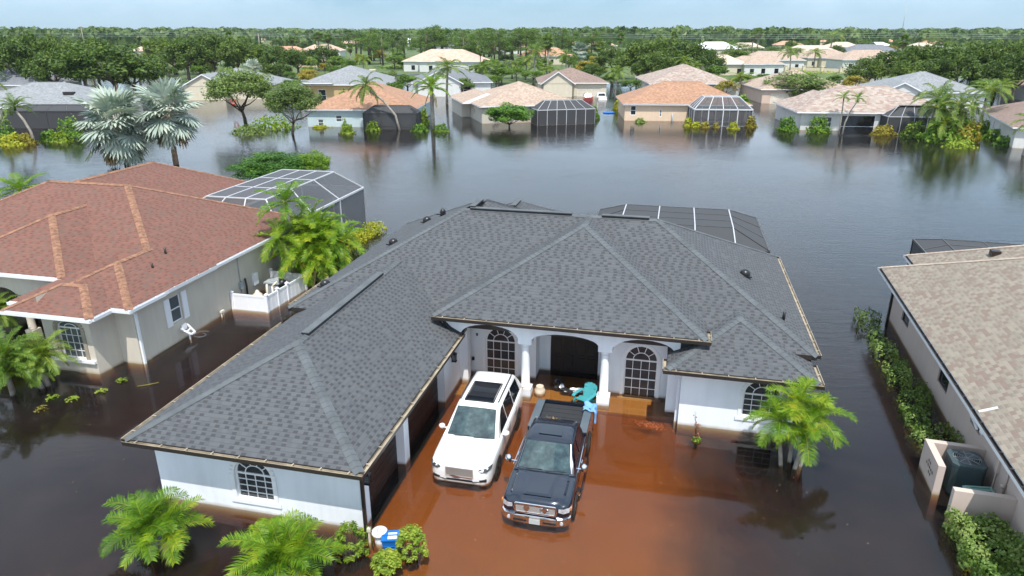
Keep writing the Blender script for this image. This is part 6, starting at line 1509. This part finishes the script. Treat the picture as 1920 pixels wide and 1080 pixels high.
mb = MB(); mb.box((-.42,-.018,.485),(.42,.0,.545)); mb.build('lower_intake', M['trim_black'], SUV); mb = MB(); mb.box((-.68,-.012,.36),(.68,.04,.40)); mb.build('bumper_strip', M['trim_black'], SUV)
mb = MB(); mb.bar((-.55,1.36,1.235),(-.05,1.40,1.262),.02,.012); mb.bar((.1,1.36,1.238),(.62,1.40,1.25),.02,.012); mb.build('wiper', M['trim_black'], SUV)
mb = MB(); mb.box((-.08,2.12,1.78),(.08,2.19,1.83)); mb.box((-.03,1.95,1.67),(.03,2.0,1.69)); 

# --- dark pickup
PK = thing('pickup_truck', 'black crew-cab pickup with chrome bumper, open bed and a blue towel on it', 'truck', tuple(MHP(4.63, 1.42, -.50)), R(-13.0)); PK.scale = (1, .955, 1)
st = [(0,.78,.52,1.02,1.08),(.04,.86,.48,1.08,1.14),(.14,.96,.44,1.13,1.20),(.3,1.0,.42,1.16,1.235),(.8,1.01,.42,1.19,1.275),(1.35,1.01,.42,1.22,1.29),(1.6,1.0,.42,1.24,1.28),(3.75,1.0,.42,1.26,1.28)]
def prof3(r_):
    y, w, zb, zs, zt = r_
    return [(0,zb),(w*.85,zb),(w*.96,zb+.03),(w*.99,zb+.2),(w,zb+.5*(zs-zb)),(w*.985,zs-.10),(w*.95,zs-.03),(w*.89,zs-.005),(w*.80,zs+.0),(w*.74,zt-.012),(w*.45,zt),(0,zt+.006)]
mb = MB(); loft(mb, st, [0,.02,.04,.09,.14,.22,.3,.5,.8,1.1,1.35,1.6,2.2,3,3.75], prof3)
gh = [(1.40,.92,1.26,.88),(1.62,.92,1.42,.82),(1.92,.92,1.68,.75),(2.10,.92,1.84,.71),(2.30,.92,1.925,.695),(2.9,.92,1.955,.70),(3.4,.92,1.94,.69),(3.56,.92,1.88,.70),(3.66,.92,1.60,.80),(3.74,.92,1.28,.88)]
def prof4(r_):
    y, wb_, zt, wt_ = r_
    return [(0,1.18),(wb_,1.18),(wb_,1.24 if zt > 1.3 else 1.22),(wt_+(wb_-wt_)*.45,1.22+(zt-1.22)*.5),(wt_+.03,1.22+(zt-1.22)*.9),(wt_-.03,zt-.015),(wt_-.15,zt),(wt_*.4,zt+.008),(0,zt+.01)]
loft(mb, gh, [r_[0] for r_ in gh], prof4)
sharp(mb.build('cab', M['car_navy'], PK), 42)
# cargo bed with storage lids along both rails
bw2 = MB()
for s in (-1, 1): bw2.box((s*.99,3.79,.45),(s*.70,5.80,1.33))
bw2.box((-.70,3.79,.6),(.70,3.86,1.30)); bw2.box((-.70,3.79,.45),(.70,5.8,.60)); bw2.build('bed', M['car_navy'], PK)
for s in (-1, 1):
    mb = MB(); mb.box((s*.985,3.80,1.332),(s*.72,5.72,1.365)); mb.build('storage_lid', M['lid_grey'], PK)
mb = MB(); mb.box((-.70,5.72,.5),(.70,5.80,1.34)); mb.build('tailgate', M['car_navy'], PK)
mb = MB(); mb.box((-.70,3.865,.602),(.70,5.715,.63))
for k in range(17): mb.box((-.70,3.95+k*.105,.63),(.70,3.99+k*.105,.65))
mb.build('bed_liner', M['bedliner'], PK)
mb = MB()
for k in range(4): mb.box((-.70,4.55+k*.29,1.20),(.70,4.82+k*.29,1.235))
mb.build('bed_cover', M['bedliner'], PK)
def xt(z): return .92-(z-1.24)*(.92-.725)/(1.87-1.24)
panel(PK, 'windscreen', 'windscreen', [[(-.79,1.44,1.315),(-.27,1.40,1.325),(-.24,2.07,1.905),(-.66,2.10,1.885)], [(-.27,1.40,1.325),(.27,1.40,1.325),(.24,2.07,1.905),(-.24,2.07,1.905)], [(.27,1.40,1.325),(.79,1.44,1.315),(.66,2.10,1.885),(.24,2.07,1.905)]])
mb = MB()
for p, q in (((-.83,1.42,1.30),(-.28,1.375,1.318)),((-.28,1.375,1.318),(.28,1.375,1.318)),((.28,1.375,1.318),(.83,1.42,1.30)),((.83,1.42,1.30),(.69,2.10,1.89)),((-.83,1.42,1.30),(-.69,2.10,1.89))): mb.bar(p, q, .014, .012)
mb.build('windscreen_trim', M['lid_grey'], PK)
for s in (-1, 1):
    sideglass(PK, xt, [(1.78,1.30),(2.55,1.28),(2.55,1.82),(2.3,1.81),(2.08,1.66)], s); sideglass(PK, xt, [(2.64,1.28),(3.48,1.29),(3.42,1.80),(2.64,1.82)], s)
    mb = MB(); mb.lathe([(.02,-.10),(.085,-.08),(.10,0),(.095,.10),(.03,.14)], (s*1.16,1.72,1.36), 12); mb.bar((s*.93,1.75,1.28),(s*1.1,1.73,1.30),.05); mb.build('wing_mirror', M['chrome'], PK)
    mb = MB(); mb.mesh([(s*.66,.0,.93),(s*.80,.012,.90),(s*.95,.10,.92),(s*1.0,.27,.98),(s*1.0,.30,1.06),(s*.95,.12,1.075),(s*.80,.01,1.06),(s*.66,-.004,1.055)], [(0,1,6,7),(1,2,5,6),(2,3,4,5)])
    for v in range(len(mb.v)): x_, y_, z_ = mb.v[v]; mb.v[v] = (x_*1.01, y_-.02, z_)
    if s < 0: mb.f = [tuple(reversed(f)) for f in mb.f]
    hl = mb.build('headlight', M['lamp_clear'], PK); mb = MB(); mb.box((s*.985,.14,.95),(s*1.016,.24,1.02)); mb.build('indicator', M['amber'], hl)
    for y_ in (1.02, 4.55):
        mb = MB(); k = 18; c_ = [(s*1.017, y_+.50*math.cos(math.pi*i/k), .42+.50*math.sin(math.pi*i/k)) for i in range(k+1)]; mb.face(c_ if s > 0 else c_[::-1]); mb.build('wheel_arch', M['trim_black'], PK); wheel(PK, s*.90, y_, .42, .28)
    mb = MB()
    for y_ in (2.42, 3.38): mb.bar((s*1.01,y_-.1,1.12),(s*1.01,y_+.1,1.12),.035,.04)
    mb.build('door_handle', M['chrome'], PK); mb = MB(); mb.bar((s*.99,1.6,1.262),(s*.965,3.7,1.275),.018,.02); mb.build('belt_trim', M['chrome'], PK)
    mb = MB(); mb.tube([(s*1.03,1.6,.40),(s*1.09,1.8,.36),(s*1.09,3.7,.36),(s*1.03,3.9,.40)], .045, 6); mb.build('side_step', M['chrome'], PK)
    mb = MB(); mb.box((s*.86,5.78,.85),(s*1.0,5.815,1.25)); mb.build('tail_light', M['amber'], PK)
mb = MB(); mb.box((-.36,2.42,1.955),(.36,3.0,1.972)); mb.build('sunroof', M['car_glass'], PK)
# bonnet bulge, grille, bumper, plate
mb = MB(); mb.mesh([(-.40,.22,1.245),(.40,.22,1.245),(.50,1.3,1.30),(-.50,1.3,1.30),(-.30,.30,1.275),(.30,.30,1.275),(.40,1.25,1.325),(-.40,1.25,1.325)], [(4,5,6,7),(0,1,5,4),(1,2,6,5),(2,3,7,6),(3,0,4,7)]); mb.build('bonnet_bulge', M['car_navy'], PK)
mb = MB(); g0, g1, z0, z1 = -.60, .60, .80, 1.08; yf = -.03
mb.box((g0,yf+.012,z0),(g1,yf+.03,z1)); gr_ = mb.build('grille', M['trim_black'], PK); mb = MB()
for p, q in (((g0+.04,z0),(g1-.04,z0)),((g1-.04,z0),(g1+.02,.92)),((g1+.02,.92),(g1-.02,z1)),((g1-.02,z1),(g0+.02,z1)),((g0+.02,z1),(g0-.02,.92)),((g0-.02,.92),(g0+.04,z0))): mb.bar((p[0],yf,p[1]),(q[0],yf,q[1]),.045,.045)
mb.build('grille_frame', M['chrome'], gr_); mb = MB()
for k in range(9): z = z0+.03+k*.028; mb.bar((g0+.03,yf,z),(g1-.03,yf,z),.009,.012)
mb.build('grille_bars', M['grille_metal'], gr_); mb = MB()
for cx_ in (.27, -.25):
    mb.mesh([(cx_-.07,-.06,1.03),(cx_,-.075,1.05),(cx_+.07,-.06,1.03),(cx_+.09,-.055,.96),(cx_+.035,-.07,.90),(cx_,-.075,.86),(cx_-.035,-.07,.90),(cx_-.09,-.055,.96)], [(7,6,0),(6,5,1,0),(5,4,2,1),(4,3,2)])
    if cx_ > 0: mb.tube([(cx_-.06,-.07,1.03),(cx_-.13,-.06,.99),(cx_-.12,-.06,.91),(cx_-.06,-.07,.91)], .014, 5); mb.tube([(cx_+.06,-.07,1.03),(cx_+.13,-.06,.99),(cx_+.12,-.06,.91),(cx_+.06,-.07,.91)], .014, 5)
mb.build('badge', M['chrome'], gr_)
mb = MB(); yb = -.12
pl = [(-1.0,.16),(-.9,.0),(-.66,-.09),(-.3,-.13),(.3,-.13),(.66,-.09),(.9,.0),(1.0,.16)]
for (x0, y0), (x1, y1) in zip(pl, pl[1:]):
    mb.face([(x0,y0,.50),(x1,y1,.50),(x1,y1-.01,.72),(x0,y0-.01,.72)]); mb.face([(x0,y0-.01,.72),(x1,y1-.01,.72),(x1*.97,y1+.10,.745),(x0*.97,y0+.10,.745)]); mb.face([(x1,y1,.50),(x0,y0,.50),(x0,y0+.12,.46),(x1,y1+.12,.46)])
bp_ = mb.build('front_bumper', M['chrome'], PK)
for x0, x1 in ((-.62,-.24),(.24,.62)): mb = MB(); mb.box((x0,-.137,.56),(x1,-.10,.625)); mb.build('bumper_slot', M['trim_black'], bp_)
for s in (-1, 1): mb = MB(); mb.tube([(s*.76,-.075,.60),(s*.765,-.03,.60)], .055, 12); mb.build('fog_lamp', M['lamp_clear'], bp_)
mb = MB(); mb.box((-.155,-.16,.52),(.155,-.145,.68)); mb.build('number_plate', M['plate_grey'], bp_)
mb = MB(); mb.bar((-.55,1.37,1.33),(-.05,1.41,1.345),.02,.012); mb.bar((.05,1.37,1.33),(.58,1.41,1.338),.02,.012); mb.build('wiper', M['trim_black'], PK)
# towel hanging over the bed rail
M['towel_blue'] = plain('towel_blue', (.16,.36,.68), .95, var=.15, scale=6)
r = random.Random(3); mb = MB(); nu, nv = 12, 16; vs = []
for j in range(nv+1):
    for i in range(nu+1):
        u = i/nu; v = j/nv; x = .68+.42*min(1, v*1.6) if v < .62 else 1.09+.03*math.sin(u*9); z = 1.40+.03*math.sin(u*7+v*5)+.03*math.sin(v*13) if v < .62 else 1.40-(v-.62)*(1.2+.3*math.sin(u*5))
        vs.append((x+.02*math.sin(u*11), 5.15+u*.62+.04*math.sin(v*9), z))
fs = [(j*(nu+1)+i, j*(nu+1)+i+1, (j+1)*(nu+1)+i+1, (j+1)*(nu+1)+i) for j in range(nv) for i in range(nu)]
mb.mesh(vs, fs, 0, True); tw = mb.build('towel', M['towel_blue']); tw.location = PK.location; tw.rotation_euler = PK.rotation_euler; tw.scale = PK.scale; md = tw.modifiers.new('thickness', 'SOLIDIFY'); md.thickness = .015
tag(tw, 'bright blue towel draped over the rear corner of the black pickup bed', 'towel')
# dry leaves on the cab roof edge
mb = MB()
for _ in range(26): leafquad(mb, Vector((r.gauss(-.05,.10), 3.42+r.gauss(0,.03), 1.985)), (Vector((0,0,1))+rdir(r)*.5).normalized(), .05, r)
o = mb.build('dry_leaves', LM['dead']); o.location = PK.location; o.rotation_euler = PK.rotation_euler; o.scale = PK.scale; tag(o, 'small heap of dry leaves on the back edge of the pickup roof', 'leaves')

# --- distant vehicles in the flooded street
def small_car(px, py, name, label, mat, az, suvlike, rear='car_glass'):
    P = at(px, py); o = thing(name, label, 'car' if suvlike else 'truck', (P.x, P.y, -.55), az); mb = MB()
    st_ = [(0,.8,.4,.9,.95),(.3,.95,.3,1.0,1.05),(1.3,.97,.3,1.05,1.1),(4.6,.97,.3,1.1,1.12),(4.9,.9,.35,1.0,1.05)]; loft(mb, st_, [0,.1,.3,.8,1.3,2.5,3.6,4.6,4.75,4.9], prof1)
    g_ = [(1.2,.9,1.15,.88),(2.0,.9,1.72,.72),(2.6,.9,1.8,.7),(4.3 if suvlike else 3.1,.9,1.78,.7),(4.75 if suvlike else 3.5,.9,1.15,.86)]; loft(mb, g_, [x[0] for x in g_], prof2); sharp(mb.build('body', M[mat], o))
    mb = MB(); e = g_[-1][0]; mb.face([(-.75,e+.02,1.2),(-.62,e-.30,1.68),(.62,e-.30,1.68),(.75,e+.02,1.2)][::-1]); mb.build('rear_window', M[rear], o)
    mb = MB(); mb.face([(-.75,1.22,1.2),(.75,1.22,1.2),(.62,1.92,1.70),(-.62,1.92,1.70)]); mb.build('windscreen', M['windscreen'], o)
    for s in (-1, 1): mb = MB(); mb.box((s*.78,4.86,.8),(s*.92,4.93,1.05)); mb.build('tail_light', M['amber'], o)
    return o
M['car_red'] = paint('car_red', (.22,.02,.02))
small_car(1100, 184, 'parked_car', 'dark red SUV half under water before the distant garage', 'car_red', R(178), True)
small_car(1123, 183, 'parked_pickup', 'white pickup half under water before the distant garage', 'car_white', R(182), False)
# ------------------------------------------------------------------ porch, corner and street things
M['teal_plastic'] = plain('teal_plastic', (.06,.33,.36), .5, var=.08)
CH = thing('adirondack_chair', 'turquoise plastic Adirondack chair standing in the flooded porch beside the column', 'chair', tuple(MHP(5.12, 8.75, -.30)), R(-13-25)); CH.scale = (.92, .92, .92)
# local: front towards -y
mb = MB()
mb.bar((0,-.30,.40),(0,.22,.30),.60,.03)
for k in range(5): x = -.24+k*.12; mb.bar((x,-.31,.415),(x,.20,.318),.10,.012)
mb.build('seat', M['teal_plastic'], CH)
mb = MB(); h5 = (.80,.88,.91,.88,.80)
for k in range(5): x = -.22+k*.11; q = [(x*.85-.047,.20,.28),(x*.85+.047,.20,.28),(x*1.15+.06,.44,h5[k]-.03),(x*1.15,.455,h5[k]+.02),(x*1.15-.06,.44,h5[k]-.03)]; mb.face(q); mb.face([(a,b+.03,c) for a,b,c in q][::-1])
mb.face([(-.235,.235,.28),(.235,.235,.28),(.31,.465,.80),(.14,.485,.885),(-.14,.485,.885),(-.31,.465,.80)])
for zz, yy in ((.45,.30),(.70,.395)): mb.bar((-.27,yy,zz),(.27,yy,zz),.03,.07)
mb.build('backrest', M['teal_plastic'], CH)
for s in (-1, 1):
    mb = MB(); pts = [(s*.33,-.42,.56),(s*.36,-.25,.58),(s*.36,.05,.575),(s*.33,.35,.56)]
    for a, b_ in zip(pts, pts[1:]): mb.bar(a, b_, .13, .03)
    mb.build('armrest', M['teal_plastic'], CH)
    mb = MB(); mb.bar((s*.32,-.34,0),(s*.34,-.32,.56),.10,.04); mb.build('leg', M['teal_plastic'], CH)
    mb = MB(); mb.bar((s*.29,.40,0),(s*.30,.10,.34),.10,.04); mb.bar((s*.30,-.34,.36),(s*.29,.36,.22),.04,.08); mb.build('leg', M['teal_plastic'], CH)
PT = MB(); PT.lathe([(.09,0),(.17,.08),(.215,.22),(.20,.36),(.14,.46),(.15,.50),(.12,.50),(.10,.44)], (0,0,0), 20); M['clay'] = plain('clay', (.56,.48,.38), .8, var=.2, scale=6)
pt = PT.build('clay_pot', M['clay']); pt.location = MHP(3.32, 8.95, -.25); tag(pt, 'round cream clay pot beside the left porch column', 'pot')
# drifted rubbish on the porch: a crumpled dark bag and pale packaging
r = random.Random(8)
def crumple(name, mat, c, sx, sy, sz, label, seed, rz=0):
    r = random.Random(seed); vs = []; fs = []; nu, nv = 14, 9
    for j in range(nv+1):
        for i in range(nu):
            t = 2*math.pi*i/nu; p = math.pi*j/nv; k = 1+r.uniform(-.28,.28); vs.append((math.cos(t)*math.sin(p)*sx*k, math.sin(t)*math.sin(p)*sy*k, math.cos(p)*sz*k))
    for j in range(nv):
        for i in range(nu): a = j*nu+i; b_ = j*nu+(i+1) % nu; fs.append((a, a+nu, b_+nu, b_))
    mb = MB(); mb.mesh(vs, fs); o = mb.build(name, mat); o.location = c; o.rotation_euler = (0,0,rz); return tag(o, label, 'debris')
M['bag_black'] = plain('bag_black', (.02,.02,.022), .25, var=.3); M['foil'] = plain('foil', (.5,.52,.56), .35, .3, .3, 14)
crumple('rubbish_bag', M['bag_black'], MHP(3.95,9.6,.06), .22,.20,.22, 'black crumpled bag drifted against the front door, left side', 1)
crumple('rubbish_bag', M['bag_black'], MHP(4.35,9.25,0.0), .28,.14,.10, 'flat dark bag floating in the middle of the porch', 2, -.4)
crumple('packaging', M['foil'], MHP(4.75,9.3,.05), .38,.13,.07, 'silvery crumpled packaging floating beside the turquoise chair', 3, -.1)
crumple('packaging', M['foil'], MHP(4.12,9.4,.08), .10,.09,.10, 'small white scrap on the dark floating bag', 4)
# things at the garage corner: white capped post, hose reel post, blue recycling crate
P = MHP(.62,-.32); o = thing('water_tank', 'white domed pressure tank at the white garage corner, above the shrubs', 'tank', (P.x,P.y,0))
mb = MB(); mb.lathe([(.15,-.8),(.15,.18),(.14,.24)], (0,0,0), 18); mb.build('post', M['vinyl_white'], o)
mb = MB(); mb.lathe([(.12,.22),(.205,.24),(.225,.28),(.215,.33),(.15,.385),(.06,.405),(.01,.41)], (0,0,0), 22); dm = mb.build('dome', M['vinyl_white'], o); mb = MB(); mb.bar((-.02,-.19,.35),(-.03,0,.42),.05,.03); mb.build('handle', M['meter_grey'], dm)
P = MHP(.36,-.42); o = thing('hose_stand', 'slim post with green hose and cream tap by the white garage corner', 'hose stand', (P.x,P.y,0))
mb = MB(); mb.box((-.03,-.03,-.7),(.03,.03,.45)); mb.box((-.05,-.06,.36),(.05,.05,.46)); mb.build('post', M['pvc_tan'], o)
mb = MB(); mb.tube([(.03,0,.5),(.09,-.02,.3),(.06,-.03,0),(.10,-.02,-.4)], .012, 6); mb.tube([(-.04,0,.55),(-.08,-.02,.3),(-.05,-.03,0),(-.06,-.02,-.4)], .012, 6); mb.build('hose', LM['bright'], o)
M['crate_blue'] = plain('crate_blue', (.01,.14,.45), .45, var=.1)
P = MHP(1.02,-.42); o = thing('recycling_bin', 'blue plastic recycling bin with a white sticker among the corner shrubs', 'bin', (P.x,P.y,-.16), R(4))
mb = MB(); mb.mesh([(-.21,-.15,0),(.21,-.15,0),(.21,.15,0),(-.21,.15,0),(-.26,-.19,.46),(.26,-.19,.46),(.26,.19,.46),(-.26,.19,.46)], [(3,2,1,0),(0,1,5,4),(1,2,6,5),(2,3,7,6),(3,0,4,7)])
for z in (.12,.20,.28): mb.bar((-.24,-.17-z*.08,z),(.24,-.17-z*.08,z),.02,.02)
mb.build('bin_body', M['crate_blue'], o)
mb = MB(); mb.box((-.28,-.21,.46),(.28,.21,.50)); mb.box((-.25,-.03,.50),(.25,.0,.53)); ld = mb.build('bin_lid', M['crate_blue'], o)
mb = MB(); mb.box((-.10,-.15,.501),(.14,.10,.507)); lb = mb.build('sticker', M['vinyl_white'], ld); mb = MB()
for k in range(3): mb.box((-.06+k*.06,-.05+.01*k,.508),(-.03+k*.06,.03,.510))
mb.build('sticker_marks', M['meter_grey'], lb)
# red ring hanging in the dark-trunked tree, blue float, beige wall, poles, mast
M['ring_red'] = plain('ring_red', (.55,.06,.05), .5); P = at(441, 214); mb = MB()
z0 = 2.0; mb.tube([(.38*math.cos(k*.4488), 0, z0+.38*math.sin(k*.4488)) for k in range(15)], .13, 8, cap=False); o = mb.build('red_ring', M['ring_red']); o.location = P; tag(o, 'red and white ring hanging from the dark-trunked tree in the lake', 'ring')
mb = MB(); mb.tube([(0,0,z0+.38),(0,0,z0+2.2)], .02, 4); mb.build('rope', M['vinyl_white'], o)
P = at(1141, 212); mb = MB(); M['float_blue'] = plain('float_blue', (.02,.14,.45), .5)
for s in (-1, 1): mb.tube([(-.95,s*.22,.0),(-.5,s*.25,.08),(.6,s*.25,.08),(1.0,s*.15,.14)], [.10,.17,.17,.08], 8)
mb.box((-.6,-.2,.02),(.5,.2,.1)); o = mb.build('blue_raft', M['float_blue']); o.location = P; tag(o, 'small blue inflatable raft adrift left of the peach house', 'raft')
WL = thing('boundary_wall', 'long low beige boundary wall with square piers beyond the flooded street', 'wall', (0,0,0)); M['wall_beige'] = stucco('wall_beige', (.66,.56,.42))
a, b_ = at(1350,131), at(1612,141); mb = MB(); mb.bar((a.x,a.y,.55),(b_.x,b_.y,.55),.3,2.3); mb.build('wall_run', M['wall_beige'], WL)
for k in range(9):
    p = a.lerp(b_, k/8); mb = MB(); mb.box((p.x-.4,p.y-.4,-.8),(p.x+.4,p.y+.4,2.1)); mb.box((p.x-.5,p.y-.5,2.1),(p.x+.5,p.y+.5,2.3)); mb.build('pier', M['wall_beige'], WL)
for px, py, h, lab in ((812,130,4.2,'tall white gate pier left of the grey-blue roof gable'),(785,126,3.4,'smaller white gate pier by the entrance road'),(700,150,2.6,'beige gate pier right of the ochre house')):
    P = at(px, py); mb = MB(); mb.box((-.7,-.7,-.9),(.7,.7,h)); mb.box((-.85,-.85,h),(.85,.85,h+.3)); o = mb.build('gate_pier', M['wall_beige']); o.location = P; tag(o, lab, 'pier')
mb = MB(); M['asphalt'] = plain('asphalt', (.075,.08,.09), .7, var=.2)
def road(pts, w, z, name):
    mb = MB()
    for (a, b_) in zip(pts, pts[1:]):
        a, b_ = Vector(a), Vector(b_); d = (b_-a).normalized(); x = Vector((-d.y, d.x, 0))*w/2; mb.face([a+x*-1, b_-x, b_+x, a+x])
    o = mb.build(name, M['asphalt']); o.location.z = 0; tag(o, kind='structure')
road([(-45,222,.42),(-30,226,.42),(-18,232,.44),(-6,260,.5),(0,330,.7)], 9, 0, 'road')
for px, yt, dist, lab in ((188,50,420,'utility pole with crossarm above the left oaks'),(504,62,380,'pale utility pole left of the tan-skirted palms'),(1278,86,260,'thin light pole before the middle oaks')):
    b_ = Vector(((px-960)/FPX*dist*.98, dist, 0)); h = topz(px, yt, dist); o = thing('utility_pole', lab, 'pole', b_); mb = MB(); mb.tube([(0,0,-1),(0,0,h)], .22, 6); mb.build('pole', M['palm_bark'], o); mb = MB(); mb.bar((-1.6,0,h-1),(1.6,0,h-1),.2); mb.build('crossarm', M['palm_bark'], o)
for k, (z0, z1) in enumerate(((12.6,11.9),(11.8,11.0),(10.9,10.2))):
    mb = MB(); n = 24; mb.tube([(-330+k*4+i*28, 420-i*5+k*2, z0+(z1-z0)*i/n-1.1*math.sin(math.pi*((i % 6)/6))) for i in range(n+1)], .05, 3, cap=False); o = mb.build('power_line', M['meter_grey']); tag(o, ('topmost','middle','lowest')[k]+' of three sagging power lines crossing above the oaks', 'power line')
d = 1500; P = Vector(((1660-960)/FPX*d*.98, d, 0)); h = topz(1660, 12, d); mb = MB(); mb.tube([(0,0,0),(0,0,h)], .8, 4); o = mb.build('radio_mast', M['meter_grey']); o.location = P; tag(o, 'thin radio mast rising above the horizon on the right', 'mast')
# ------------------------------------------------------------------ thin summer haze
mb = MB(); mb.box((-2600, -70, -7.5), (2600, 4300, 78)); hz = mb.build('haze', [bpy.data.materials.new('haze')]); m = hz.data.materials[0]; m.use_nodes = True
m.node_tree.nodes.remove(m.node_tree.nodes['Principled BSDF']); pv_ = N(m.node_tree, 'ShaderNodeVolumePrincipled'); pv_.inputs['Color'].default_value = (.80, .90, 1, 1); pv_.inputs['Density'].default_value = .00008; pv_.inputs['Anisotropy'].default_value = .3
L(m.node_tree, pv_.outputs[0], m.node_tree.nodes['Material Output'].inputs['Volume']); tag(hz, 'thin bluish summer haze over the whole scene', 'haze', kind='stuff')
